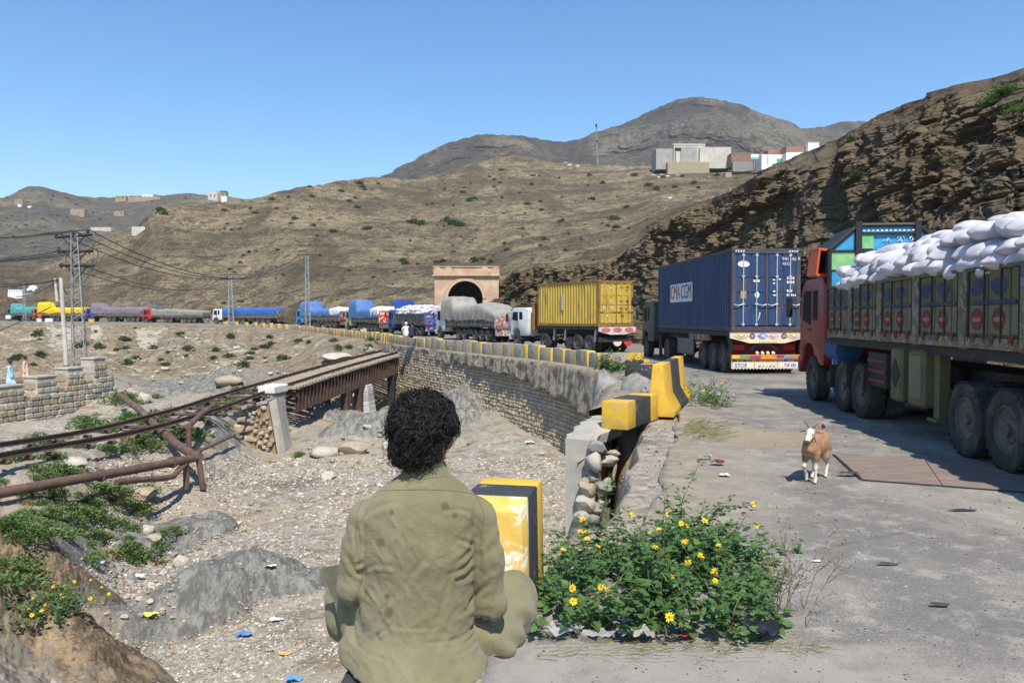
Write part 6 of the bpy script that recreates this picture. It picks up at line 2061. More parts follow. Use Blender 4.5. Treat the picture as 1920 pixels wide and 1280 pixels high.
wheels(trB, [12.75, 8.7, 3.35, 2.15, .95], 1.06, .5, True, dual='rear')
chassis(trB, .2, 12.6, [12.75, 8.7, 3.35, 2.15, .95], 1.15)
MB().box((0, 5.2, 1.39), (2.4, 10.2, .16)).build('deck', M_CHASSIS, trB)
M_TCREAM = paint('tail_cream', (.72, .62, .44), (.70, .55, .48), 3, .5)
tb = MB().prism([(-1.32, 1.46), (1.32, 1.46), (1.32, 1.26), (.62, 1.08), (-.62, 1.08), (-1.32, 1.26)], -.16, -.08, 'XZ').build('tail_panel', M_TCREAM, trB)
MB().box((0, -.12, 1.475), (2.7, .12, .04)).build('trim', P_DRED, tb)
pal = [paint('art_purple', (.28, .06, .25)), paint('art_blue', (.10, .30, .60)), paint('art_orange', (.75, .28, .04)), paint('art_green', (.10, .38, .22)), paint('art_pink', (.75, .42, .48)), paint('art_yellow', (.75, .52, .08))]
for cx_, w_, ci in ((-.93, .30, 5), (.93, .30, 5), (-.18, .20, 1), (.20, .20, 4)):
 MB().prism([(cx_ + w_ * math.cos(2 * math.pi * k / 16), 1.30 + .11 * math.sin(2 * math.pi * k / 16) ** 3 + .03) for k in range(16)], -.172, -.162, 'XZ').build('painted_shape', pal[ci], tb)
 MB().prism([(cx_ + w_ * .5 * math.cos(2 * math.pi * k / 12) + .02, 1.32 + .06 * math.sin(2 * math.pi * k / 12)) for k in range(12)], -.18, -.172, 'XZ').build('painted_shape', M_INK if ci > 1 else M_INK, tb)
 MB().tube([(cx_ - w_ * .4, -.183, 1.34), (cx_, -.183, 1.29), (cx_ + w_ * .4, -.183, 1.34)], .012, 5).build('painted_line', pal[0] if ci != 1 else pal[1], tb)
for cx_ in (-.54, .58):
 MB().prism([(cx_ + .10 * math.cos(2 * math.pi * k / 18), 1.33 + .10 * math.sin(2 * math.pi * k / 18)) for k in range(18)], -.172, -.162, 'XZ').build('painted_disc', M_PBLUE, tb)
 for k in range(4):
  a = k * math.pi / 4
  MB().tube([(cx_ - .08 * math.cos(a), -.176, 1.33 - .08 * math.sin(a)), (cx_ + .08 * math.cos(a), -.176, 1.33 + .08 * math.sin(a))], .009, 4).build('spoke', pal[4], tb)
for k in range(9):
 MB().prism([(-.3 + k * .075, 1.10), (-.26 + k * .075, 1.10), (-.27 + k * .075, 1.16), (-.30 + k * .075, 1.15)], -.172, -.162, 'XZ').build('painted_letter', pal[5], tb)
MB().box((0, .25, .88), (2.3, .1, .5)).build('rear_frame', paint('dark_red_frame', (.14, .02, .025)), trB)
for s in (-1, 1):
 MB().bbox((s * .92, .17, .93), (.42, .06, .2), .02).build('tail_lamp', M_REDL, trB)
orn = MB()
for k in range(11):
 a = math.pi * k / 10
 orn.bbox((-.02 + .42 * math.cos(a), .12, .86 + .17 * math.sin(a)), (.10, .06, .08), .02)
orn.build('ornament', K_GREEN, trB)['kind'] = 'stuff'
for k in range(4):
 MB().rock((-.28 + k * .19, .05, .72), (.13, .13, .14), 5, 2, .05).build('lamp', M_INK if k % 2 else M_TCREAM, trB, smooth=True)
bp = MB().box((0, -.02, .60), (2.46, .14, .15)).build('rear_bumper', pal[2], trB)
for k, (a, b, c) in enumerate([(-1.23, -.95, 5), (-.95, -.6, 3), (-.6, -.2, 0), (.35, .62, 0), (.62, .95, 1), (.95, 1.23, 2)]):
 MB().box(((a + b) / 2, -.095, .60 + .02 * (k % 2)), (b - a - .01, .014, .10)).build('painted_shape', pal[c], bp)
sk = MB().box((0, .0, .355), (2.44, .04, .31)).build('tail_skirt', M_TCREAM, trB)
for k in range(3):
 for q in range(4):
  MB().prism([(-1.17 + k * .81 + q * .18, .43), (-1.02 + k * .81 + q * .18, .44), (-1.05 + k * .81 + q * .18, .50), (-1.15 + k * .81 + q * .18, .49)], -.030, -.022, 'XZ').build('painted_shape', pal[(k * 2 + q * 3) % 6], sk)
 if k:
  MB().box((-1.22 + k * .813, -.024, .355), (.012, .008, .31)).build('seam', P_DRED, sk)
MB().box((-.86, -.024, .30), (.56, .006, .16)).box((.84, -.024, .31), (.60, .006, .15)).build('plate', M_INK, sk)
text_mesh('lettering', 'STOP', .18, M_PBLK, sk, Matrix.Translation((-.88, -.032, .30)) @ RX, .006)
text_mesh('lettering', 'TLE 585', .13, M_PBLK, sk, Matrix.Translation((.86, -.032, .31)) @ RX, .006)
for k in range(5):
 MB().prism([(-.28 + k * .13, .25), (-.20 + k * .13, .25), (-.18 + k * .13, .33), (-.24 + k * .13, .30)], -.030, -.022, 'XZ').build('painted_letter', pal[(1, 4, 5, 3, 1)[k]], sk)
for k in range(20):
 MB().prism([(-1.2 + k * .12, .205), (-1.09 + k * .12, .205), (-1.145 + k * .12, .165)], -.015, .01, 'XZ').build('fringe_tab', M_INK, sk)
for s in (-1, 1):
 P = np.array([[(s * (1.20 + .03 * math.sin(i * 1.1)), -.05 + .5 * j / 4, 1.40 - 1.15 * i / 11) for j in range(5)] for i in range(12)])
 P[..., 0] += .05 * fbm(P.reshape(-1, 3) * 4, 3, 77).reshape(12, 5)
 link('rubber_curtain', grid_mesh('rubber_curtain', P, M_BLACK, True), trB)
for s in (-1, 1):
 sp = MB().box((s * 1.17, 5.75, .80), (.04, 2.4, .62)).build('side_panel', paint('grey_panel', (.20, .19, .17), (.14, .13, .12)), trB)
 for yy in (4.55, 6.95):
  MB().box((s * 1.195, yy, .85), (.03, .12, .8)).build('frame', P_DRED, sp)
 MB().box((s * 1.195, 5.75, .47), (.03, 2.4, .06)).build('frame', P_DRED, sp)
 MB().box((s * 1.15, 3.9, 1.22), (.1, 2.6, .26)).build('side_beam', ART_BROWN, trB)
MB().cyl((-1.02, 4.15, .98), (-1.02, 3.75, .98), .0, .0, 4)
MB().box((-.9, 11.0, .62), (.12, .2, 1.0)).build('ladder', P_DRED, trB)
bl = thing('rope_ball', 'dark round tassel hanging by the green cab mirror', 'tassel', oB + hB * 13.4 + Vector((-1.62, 0, 2.8)), 0)
MB().rock((0, 0, 0), (.5, .5, .55), 3, 3, .5).build('tassel', M_BLACK, bl)
MB().cyl((0, 0, .2), (.35, 0, .35), .02, n=5).build('cord', M_BLACK, bl)
hC = Vector((-0.5, 0.866, 0))
oC = Vector((X(1155, 45), 45, 0))
angC = math.atan2(hC.y, hC.x) - math.pi / 2
ctC, drC = container('weathered yellow shipping container with ribbed sides', oC, angC, 6.4, 2.59, 2.44, M_YEL, M_YRAIL, [(.06, .28), (.28, .46), (.46, .66), (.66, .94)], 1.47)
for d_, L_ in ((drC[1], [(.30, 2.18, 3), (.68, 2.22, 4), (.68, 2.05, 2), (.28, 1.42, 3), (.7, 1.42, 3), (.28, 1.02, 3), (.66, 1.0, 2), (.3, .6, 4)]), (drC[0], [(-.36, 2.18, 1), (-.36, 1.42, 1), (-.84, 1.05, 1), (-.34, 1.05, 1), (-.7, .6, 2), (-.4, .32, 2)])):
 for xx, zz, n in L_:
  for k in range(n):
   MB().box((xx + k * .07, -.034, zz), (.045 if n > 1 else .12, .008, .09 if n > 1 else .14)).build('print_mark', M_PBLK if d_ is drC[1] else M_INK, d_)
MB().box((-1.236, 3.6, 1.4), (.008, .28, .9)).build('pale_patch', paint('pale_yellow_patch', (.62, .55, .38)), ctC)
trC = thing('container_lorry', 'white cab lorry carrying the yellow container', 'lorry', oC, angC, 'lorries parked on the near road')
cab(trC, 7.6, 9.9, K_WHITE, z0=.8, z1=2.62, w=2.4)
wheels(trC, [8.95, 5.6, 2.15, .95], 1.06, .5, dual='rear')
chassis(trC, .1, 9.0, [8.95, 5.6, 2.15, .95], 1.12)
MB().box((0, 3.3, 1.37), (2.4, 6.6, .16)).build('deck', M_CHASSIS, trC)
MB().box((0, 7.2, 2.0), (2.2, .12, 1.6)).build('head_rack', M_YRAIL, trC)
tb = MB().prism([(-1.28, 1.45), (1.28, 1.45), (1.28, 1.20), (.5, 1.02), (-.5, 1.02), (-1.28, 1.20)], -.14, -.08, 'XZ').build('tail_panel', paint('tail_white', (.70, .62, .58)), trC)
for cx_ in (-.82, 0, .82):
 MB().prism([(cx_ + .32 * math.cos(2 * math.pi * k / 16), 1.28 + .13 * math.sin(2 * math.pi * k / 16)) for k in range(16)], -.152, -.142, 'XZ').build('painted_shape', paint('art_rose', (.62, .16, .17)), tb)
MB().box((0, .1, .75), (2.3, .08, .3)).build('rear_frame', M_CHASSIS, trC)
for s, m_ in ((.1, M_TCREAM), (.85, P_DRED)):
 MB().prism([(s + .30 * math.cos(math.pi + math.pi * k / 10), .62 + .26 * math.sin(math.pi + math.pi * k / 10)) for k in range(11)], -.02, .02, 'XZ').build('mud_flap', m_ if s < .5 else paint('red_flap', (.62, .05, .06)), trC)
for s in (-1, 1):
 for y in (3.4, 4.6, .4):
  MB().box((s * 1.12, y, .98), (.12, .1, .75), rx=.2).build('stanchion', M_CHROME, trC)
MB().cyl((-.9, 3.0, .45), (-1.12, 3.0, .45), .42, n=14).build('spare_wheel', M_TYRE, trC)
# ================================================================ people and the goat
M_SKIN = paint('brown_skin', (.26, .125, .075), (.20, .095, .058), 5, .55, spec=.35)
M_HAIR = paint('black_hair', (.012, .010, .010), (.02, .016, .014), 8, .5, spec=.28)
def sdf_mesh(name, fn, lo, hi, h, mats, parent=None, post=None, smooth_it=1):
 g, o = sdf_grid(lo, hi, h)
 V, F = surface_nets(fn(g), o, h)
 for _ in range(smooth_it):                                   # even out the steps of the grid
  acc, cnt = np.zeros_like(V), np.zeros(len(V))
  for a, b in ((0, 1), (1, 2), (2, 3), (3, 0)):
   np.add.at(acc, F[:, a], V[F[:, b]])
   np.add.at(acc, F[:, b], V[F[:, a]])
   np.add.at(cnt, F[:, a], 1)
   np.add.at(cnt, F[:, b], 1)
  V = V * .5 + .5 * acc / np.maximum(cnt, 1)[:, None]
 if post:
  n = np.zeros_like(V)
  fn_ = np.cross(V[F[:, 2]] - V[F[:, 0]], V[F[:, 3]] - V[F[:, 1]])
  for k in range(4):
   np.add.at(n, F[:, k], fn_)
  n /= np.maximum(np.linalg.norm(n, axis=1), 1e-9)[:, None]
  V = post(V, n)
 me = arr_mesh(name, V, F, mats, True)
 return link(name, me, parent), V, F
# ---------------------------------------------------------------- the seated man, seen from behind
YM = 2.47
A_ = lambda px, py, Y=YM: np.array(at(px, py, Y)[:])
man = thing('person', 'man with curly black hair and olive tunic sitting on the parapet, back turned', 'person', (0, 0, 0))
HC = A_(796, 806, 2.52)
SH_L, SH_R = A_(689, 972, 2.50), A_(893, 968, 2.50)
EL_L, EL_R = A_(668, 1098, 2.50), A_(916, 1128, 2.52)
HIP_L, HIP_R = A_(735, 1205, 2.55), A_(835, 1205, 2.55)
KN_L, KN_R = A_(652, 1108, 2.80), A_(955, 1118, 2.84)
AN_L, AN_R = np.array([-.14, 3.0, .93]), np.array([-.42, 2.97, .93])
WR_L, WR_R = np.array([-.34, 2.86, 1.06]), np.array([-.20, 2.87, 1.06])
NECK = A_(797, 880, 2.50)
def man_body(g):
 q = [ell_sdf(g, HC, (.074, .092, .100)),
   (ell_sdf(g, HC + (0.006, .028, -.062), (.054, .066, .060)), .03),
   (cone_sdf(g, HC + (.0, -.005, -.05), NECK + (0, 0, -.06), .056, .062), .03),
   (cone_sdf(g, SH_L + (.02, 0, 0), SH_R + (-.02, 0, 0), .055, .055), .05),
   (ell_sdf(g, A_(787, 1030, 2.50), (.155, .10, .19)), .06),
   (ell_sdf(g, A_(782, 1165, 2.50), (.145, .105, .13)), .06)]
 for S, E, W in ((SH_L, EL_L, WR_L), (SH_R, EL_R, WR_R)):
  q += [(cone_sdf(g, S, E, .048, .036), .03), (cone_sdf(g, E, W, .036, .024), .012)]
 for H_, K, N in ((HIP_L, KN_L, AN_L), (HIP_R, KN_R, AN_R)):
  q += [(cone_sdf(g, H_, K, .085, .055), .04), (cone_sdf(g, K, N, .052, .034), .02),
    (cone_sdf(g, N, N + ((.10 if N[0] > -.28 else -.10), .07, -.03), .034, .026), .015)]
 f = HC + np.array([.008, .088, -.035])
 q += [(cone_sdf(g, f + (0, -.004, .035), f + (0, .022, .002), .009, .014), .012), (ell_sdf(g, f + (0, -.002, -.03), (.022, .012, .007)), .006)]
 for s in (-1, 1):
  q.append((ell_sdf(g, f + (s * .032, -.010, .048), (.02, .010, .006)), .008))
 q.append((ell_sdf(g, HC + (.078, .004, -.030), (.012, .020, .034), (0, 0, -.35)), .006))
 q.append((ell_sdf(g, HC + (-.078, .004, -.030), (.012, .020, .034), (0, 0, .35)), .006))
 for W, s in ((WR_L, 1), (WR_R, -1)):
  p = W + np.array([s * .03, .05, -.01])
  q.append((cone_sdf(g, W, p, .024, .03, (1, 1, .8)), .015))
  for k, (dx, ln_) in enumerate(((-.030, .036), (-.010, .042), (.010, .040), (.029, .032))):
   a = p + np.array([dx * .9 + s * .01, .02, 0])
   m_ = a + np.array([s * .014, ln_, -.004])
   q.append((cone_sdf(g, a, m_, .0095, .0085), .004))
   q.append((cone_sdf(g, m_, m_ + (s * .012, .018, -.03), .0085, .0075), .003))
  q.append((cone_sdf(g, W + (s * .035, .03, .01), W + (s * .062, .068, .0), .011, .009), .006))
 return sdf_union(g, q)
sdf_mesh('body', man_body, (-.70, 2.28, .80), (.22, 3.14, 1.76), .0085, M_SKIN, man)
for s in (-1, 1):
 MB().rock(HC + np.array([.008 + s * .030, .080, -.008]), (.024, .02, .020), 1, 2, 0).build('eye', paint('eye_dark', (.10, .07, .06), rough=.2), man, smooth=True)
M_CLOTH = Mat('olive_cotton', .9, spec=.12)
_w = M_CLOTH.co('world')
_c = M_CLOTH.mix(M_CLOTH.step(M_CLOTH.noise(6, 6, .65, _w), .35, .68), (.225, .198, .108), (.172, .152, .082))
_c = M_CLOTH.mix(M_CLOTH.math('MULTIPLY', M_CLOTH.step(M_CLOTH.noise(2.2, 5, .6, _w), .45, .68), .45), _c, (.255, .228, .150))
_c = M_CLOTH.mix(M_CLOTH.math('MULTIPLY', M_CLOTH.step(M_CLOTH.noise(16, 6, .7, _w), .60, .74), .28), _c, (.13, .12, .075))
_MC, _cc = M_CLOTH, _c
M_CLOTH.set('Base Color', _c)
M_CLOTH.set('Sheen Weight', .15)
M_CLOTH.bump(M_CLOTH.math('ADD', M_CLOTH.noise(420, 2, .5, _w), M_CLOTH.math('MULTIPLY', M_CLOTH.noise(30, 6, .7, _w), 2.6)), .5, .006)
M_CLOTH = M_CLOTH.m
def tunic(g):
 torso = sdf_union(g, [cone_sdf(g, A_(722, 962, 2.49), A_(866, 958, 2.49), .062, .062),
       (cone_sdf(g, A_(758, 930, 2.49), A_(834, 928, 2.49), .060, .060), .05),
       (cone_sdf(g, NECK + (0, 0, -.035), NECK + (0, 0, .006), .078, .064), .03),
       (ell_sdf(g, A_(787, 1030, 2.49), (.182, .115, .20)), .07),
       (ell_sdf(g, A_(783, 1140, 2.50), (.178, .125, .15)), .06),
       (ell_sdf(g, A_(775, 1240, 2.49), (.205, .19, .12)), .07), (ell_sdf(g, A_(795, 1284, 2.40), (.195, .15, .10)), .05)])
 torso = smin(torso, cone_sdf(g, A_(705, 1190, 2.56), A_(655, 1110, 2.66), .09, .045, (1, 1, 1)), .05)
 torso = smin(torso, cone_sdf(g, A_(845, 1225, 2.50), A_(885, 1262, 2.46), .085, .045), .05)
 torso = smin(torso, cone_sdf(g, A_(700, 1225, 2.50), A_(668, 1222, 2.50), .09, .05), .05)
 arms = None
 for S, E, W in ((SH_L, EL_L, WR_L), (SH_R, EL_R, WR_R)):
  s = 1 if S is SH_R else -1
  a = sdf_union(g, [cone_sdf(g, S, (S + E) / 2 + (s * .004, 0, 0), .060, .056), (cone_sdf(g, (S + E) / 2 + (s * .004, 0, 0), E, .056, .052), .03), (cone_sdf(g, E, E * .3 + W * .7, .055, .048), .02)])
  arms = a if arms is None else np.minimum(arms, a)
 d = smin(torso, arms, .007)
 d = np.maximum(d, .872 - g[..., 2] + .02 * (g[..., 0] + .3) ** 2 - np.maximum(0, -.12 - (g[..., 0] * 0)) )
 return np.maximum(d, -(np.linalg.norm((g - (NECK + (0, .01, .03))) / np.array([.058, .058, .06]), axis=-1) - 1) * .058)
CREASES = [([(667, 1002), (687, 966), (717, 947), (750, 940)], 3.5, 7), ([(829, 957), (872, 956), (903, 985)], 3.5, 6), ([(748, 1140), (770, 1080), (798, 1046)], 4, 8), ([(700, 1072), (740, 1076), (790, 1070)], 1.2, 4),
   ([(676, 1078), (700, 1060), (740, 1062)], 3, 6), ([(893, 1000), (880, 1032), (858, 1052)], 5, 7), ([(895, 1030), (874, 1060), (840, 1078)], 5, 7), ([(892, 1060), (872, 1080), (850, 1088)], 6, 7),
   ([(860, 1010), (890, 1022)], 5, 6), ([(790, 1206), (860, 1196), (908, 1150)], 4, 5), ([(700, 1165), (770, 1178), (830, 1174)], 1.6, 4), ([(820, 1236), (870, 1222), (908, 1180)], 4, 5), ([(680, 1235), (700, 1200), (735, 1170)], 3, 5), ([(655, 1190), (690, 1225), (740, 1240)], 2.5, 5),
   ([(872, 1150), (888, 1120), (912, 1095)], 7, 7), ([(880, 1180), (905, 1160), (925, 1170)], 6, 6), ([(660, 1190), (672, 1120), (690, 1070)], 5, 7), ([(705, 1195), (715, 1150), (742, 1110)], 4, 7), ([(815, 1178), (835, 1110), (850, 1060)], 3.5, 7),
   ([(668, 985), (672, 1020), (668, 1050)], 8, 6), ([(896, 985), (900, 1030), (896, 1070)], 8, 6), ([(665, 1060), (682, 1052)], 6, 5), ([(650, 1040), (668, 1070), (690, 1080)], 4, 6), ([(905, 1010), (922, 1060), (915, 1110)], 3, 7), ([(640, 1120), (660, 1165), (668, 1210)], 5, 7)]
def folds(V, n):
 d = V - np.array([0, 0, CAM_H])
 k = d[:, 1] * _cp - d[:, 2] * _sp
 u = 960 + FPX * d[:, 0] / k
 v = 640 - FPX * (d[:, 1] * _sp + d[:, 2] * _cp) / k
 uv = np.stack([u, v], -1)
 back = sstep(2.66, 2.50, V[:, 1])
 out = np.zeros(len(V))
 for pts, amp, wd in CREASES:
  P = catmull([(a, b, 0) for a, b in pts], 5)
  P = np.array([(p.x, p.y) for p in P])
  L = len(P) - 1
  best, pos = np.full(len(V), 1e9), np.zeros(len(V))
  sg = np.zeros(len(V))
  for i in range(L):
   a, b = P[i], P[i + 1]
   ab = b - a
   t = np.clip(((uv - a) @ ab) / (ab @ ab), 0, 1)
   q = uv - (a + t[:, None] * ab)
   dd = np.hypot(q[:, 0], q[:, 1])
   m = dd < best
   best = np.where(m, dd, best)
   pos = np.where(m, (i + t) / L, pos)
   sg = np.where(m, np.sign(ab[0] * q[:, 1] - ab[1] * q[:, 0]), sg)
  x = best * sg / (wd * .8)
  e = np.sin(np.clip(pos, .001, .999) * np.pi) ** .6
  out += amp * .001 * e * (-1.25 * np.exp(-x * x * 1.6) + .95 * np.exp(-(x - 1.5) ** 2) + .35 * np.exp(-(x + 1.6) ** 2))
 nz = fbm(np.stack([V[:, 0] * 7 + V[:, 2] * 3, V[:, 1] * 7, V[:, 2] * 20 - V[:, 0] * 6], -1), 3, 901, ridged=True)
 nz2 = fbm(V * np.array([14, 14, 9]) + 5, 4, 902)
 low = sstep(1.15, .95, V[:, 2])
 s1 = fbm(np.stack([u * .010 + v * .016, u * .034 - v * .020, V[:, 1] * 6], -1), 4, 904, .55, ridged=True)
 s2 = fbm(np.stack([u * .010 - v * .016, u * .034 + v * .020, V[:, 1] * 6], -1), 4, 905, .55, ridged=True)
 lr = sstep(760, 830, u)
 out += .0062 * (s1 * (1 - lr) + s2 * lr) * sstep(930, 990, v)
 return V + n * (out * back + .0030 * nz * (.5 + .8 * low) + .0022 * nz2 + .004 * low * fbm(V * 9, 2, 903))[:, None]
tun, tV, tF = sdf_mesh('tunic', tunic, (-.72, 2.20, .85), (.10, 2.98, 1.56), .0062, M_CLOTH, man, folds, 2)
tun_bvh = BVHTree.FromPolygons(tV.tolist(), tF.tolist())
for (px, py, r_m) in ((713, 1016, .013), (727, 1147, .014), (886, 973, .009), (834, 948, .010), (674, 1143, .012), (734, 961, .005), (726, 1117, .005), (853, 966, .005), (870, 1128, .004)):
 sp = _MC.n.new('ShaderNodeVectorMath')
 sp.operation = 'DISTANCE'
 _MC.l.new(_MC.co('world'), sp.inputs[0])
 hit_ = tun_bvh.ray_cast(Vector((0, 0, CAM_H)), Vector(ray(px, py)).normalized())[0]
 a = hit_ or at(px, py, 2.385)
 sp.inputs[1].default_value = (a.x, a.y, a.z)
 d_ = _MC.math('SUBTRACT', sp.outputs['Value'], .0)
 f_ = _MC.step(_MC.math('ADD', d_, _MC.math('MULTIPLY', _MC.noise(40, 3, .5, _MC.co('world')), .010)), r_m + .012, r_m + .003)
 _cc = _MC.mix(_MC.math('MULTIPLY', f_, .62), _cc, (.075, .068, .04))
_MC.set('Base Color', _cc)
def trousers(g):
 q = []
 for H_, K, N in ((HIP_L, KN_L, AN_L), (HIP_R, KN_R, AN_R)):
  s = 1 if K is KN_R else -1
  q.append(cone_sdf(g, H_, K, .125, .066 if s > 0 else .058))
  q.append((cone_sdf(g, K, N, .066 if s > 0 else .058, .052), .07))
  if s > 0:
   q.append((cone_sdf(g, A_(960, 1126, 2.80), A_(922, 1214, 2.60), .058, .084), .09))
  q.append((cone_sdf(g, K + (-.02 * s, -.06, -.05), K + (-s * .06, -.14, -.16), .07, .06), .06))
 d = sdf_union(g, q)
 return np.maximum(d, .868 - g[..., 2])
def tr_folds(V, n):
 r = np.where(V[:, 0] > -.28, 1, -1)
 K = np.where((r > 0)[:, None], KN_R, KN_L)
 d = np.linalg.norm(V - K, axis=1)
 w = np.sin(d * 62 + 5 * fbm(V * 5, 2, 911)) * sstep(.04, .16, d)
 ac, al = V[:, 0] * .85 + V[:, 2] * .5, -V[:, 0] * .5 + V[:, 2] * .85
 w = w + 1.3 * fbm(np.stack([ac * 24, al * 4.5, V[:, 1] * 5], -1), 3, 914, .5, ridged=True)
 return V + n * (.008 * w + .004 * fbm(V * 18, 3, 912) + .010 * fbm(V * 6, 2, 913))[:, None]
sdf_mesh('trousers', trousers, (-.75, 2.32, .84), (.25, 3.12, 1.24), .0075, M_CLOTH, man, tr_folds, 2)
_o = [(597, 1066), (610, 1090), (624, 1120), (630, 1145), (640, 1185), (656, 1212), (672, 1236)]
_i = [(652, 1054), (664, 1080), (668, 1110), (674, 1145), (682, 1185), (694, 1212), (705, 1236)]
_P = np.zeros((13, 9, 3))
for i in range(13):
 u = i / 12 * 6
 a, k = int(min(u, 5)), u - int(min(u, 5))
 for j in range(9):
  v = j / 8
  x = (_o[a][0] * (1 - k) + _o[a + 1][0] * k) * (1 - v) + (_i[a][0] * (1 - k) + _i[a + 1][0] * k) * v
  y = (_o[a][1] * (1 - k) + _o[a + 1][1] * k) * (1 - v) + (_i[a][1] * (1 - k) + _i[a + 1][1] * k) * v
  _P[i, j] = A_(x, y, 2.62 - .10 * v - .10 * (i / 12) + .018 * math.sin(v * 7 + i * .5))
link('tunic_flap', grid_mesh('tunic_flap', _P, M_CLOTH, True), man)
M_SEAM = paint('seam_thread', (.17, .155, .09), rough=.9)
def on_back(pts, n=10):
 out = []
 for p in catmull([(a, b, 0) for a, b in pts], n):
  h = tun_bvh.ray_cast(Vector((0, 0, CAM_H)), Vector(ray(p.x, p.y)).normalized())
  if h[0]:
   out.append(h[0] + h[1] * .0004)
 return out
for pts in ([(664, 940), (690, 923), (755, 918), (822, 918), (890, 926), (922, 946)], [(690, 924), (672, 955), (667, 1000), (672, 1040)], [(890, 927), (906, 960), (902, 1005), (893, 1050)], [(752, 890), (790, 897), (836, 892)]):
 P = on_back(pts)
 if len(P) > 4:
  MB().tube(P, .0011, 5).build('seam', M_SEAM, tun)
col_ = MB()
cr_ = []
for k in range(33):
 a = 2 * math.pi * k / 32
 cr_.append([NECK + np.array([.064 * math.cos(a) * q, .062 * math.sin(a) * q, z + (.006 * math.sin(a))]) for q, z in ((1.12, -.024), (1.05, .014), (.98, .016), (.94, -.02))])
link('collar', grid_mesh('collar', np.array(cr_), M_CLOTH, True), man)
def hair_sdf(g):
 d = ell_sdf(g, HC + (-.004, -.010, .012), (.096, .106, .098))
 d = smin(d, ell_sdf(g, HC + (-.012, -.040, -.062), (.072, .066, .056)), .03)
 d = np.maximum(d, -(ell_sdf(g, HC + (.012, .10, -.060), (.074, .075, .085))))
 d = np.maximum(d, -(ell_sdf(g, HC + (.097, -.030, -.058), (.042, .10, .060))))
 return d
def hair_lumps(V, n):
 return V + n * (.010 * fbm(V * 26, 3, 921, ridged=True) + .010 * fbm(V * 11, 2, 922))[:, None]
hair, hV, hF = sdf_mesh('hair', hair_sdf, HC - .18, HC + .17, .006, M_HAIR, man, hair_lumps, 1)
r_ = random.Random(5)
hair_bvh = BVHTree.FromPolygons(hV.tolist(), hF.tolist())
mb = MB()
HCv = Vector(HC)
for k in range(900):
 p = Vector(hV[r_.randrange(len(hV))])
 o = (p - HCv).normalized()
 if (o.y > .8 and o.z < .2) or (p.x > HC[0] + .030 and p.z < HC[2] - .008) or p.z < HC[2] - .098:
  continue
 fly = r_.random() < .17
 whorl = (p - (HCv + Vector((.01, -.05, .09))))
 t = (whorl - o * whorl.dot(o)).normalized()
 b = o.cross(t).normalized()
 t = (t + b * r_.gauss(.25, .6) + Vector((0, 0, -.25))).normalized()
 if r_.random() < .3:
  t = o.cross(Vector((r_.gauss(0, 1), r_.gauss(0, 1), r_.gauss(0, 1)))).normalized()
 ln_, amp, turns, ph = r_.uniform(.035, .085) * (1 if p.z > HC[2] - .05 else .45), r_.uniform(.004, .012), r_.uniform(.6, 1.7), r_.uniform(0, 6.28)
 lift = r_.uniform(.002, .011) + (.02 if fly else 0)
 for q_ in range(1 if fly else 5):
  j = Vector((r_.gauss(0, .0028), r_.gauss(0, .0028), r_.gauss(0, .0028)))
  pts = []
  for i in range(10):
   q = i / 9
   c = p + t * (ln_ * q) + j * (1 + q)
   near_ = hair_bvh.find_nearest(c)
   n_ = near_[1]
   a = ph + turns * 2 * math.pi * q
   pts.append(near_[0] + n_ * (lift * math.sin(min(1, q * 1.5) * math.pi * .75) + .001 + amp * .8 * (1 + math.sin(a)) * (.3 + .7 * q)) + n_.cross(t).normalized() * (amp * math.cos(a)) + j)
  w = r_.uniform(.0011, .0026) if not fly else .0008
  mb.tube(pts, [w * (1 - .8 * (i / 9) ** 2) for i in range(10)], 3, False)
for k in range(90):
 p = Vector(hV[r_.randrange(len(hV))])
 o = (p - HCv).normalized()
 if o.z < -.1 or o.y > .5:
  continue
 t = o.cross(Vector((r_.gauss(0, 1), r_.gauss(0, .5), r_.gauss(0, 1)))).normalized()
 Rl, sp_ = r_.uniform(.010, .026), r_.uniform(.5, .85)
 mb.tube([p + o * (Rl * (1 - math.cos(2 * math.pi * sp_ * i / 11)) * 1.1) + t * (Rl * math.sin(2 * math.pi * sp_ * i / 11) + .012 * i / 11) for i in range(12)], [.0010 * (1 - .6 * i / 11) for i in range(12)], 3, False)
cu = mb.build('curl', M_HAIR, hair, smooth=True, fix=False)
cu['kind'] = 'stuff'
mb = MB()
for k in range(420):
 a = r_.uniform(-.9, .9)
 p = Vector(HC + np.array([.062 * math.sin(a) + .008, .055 + .045 * math.cos(a), r_.uniform(-.118, -.055)]))
 mb.cyl(p, p + Vector((.006 * math.sin(a), .010, -.008)), .0012, .0004, 3, False)
mb.build('beard', M_HAIR, man, fix=False)['kind'] = 'stuff'
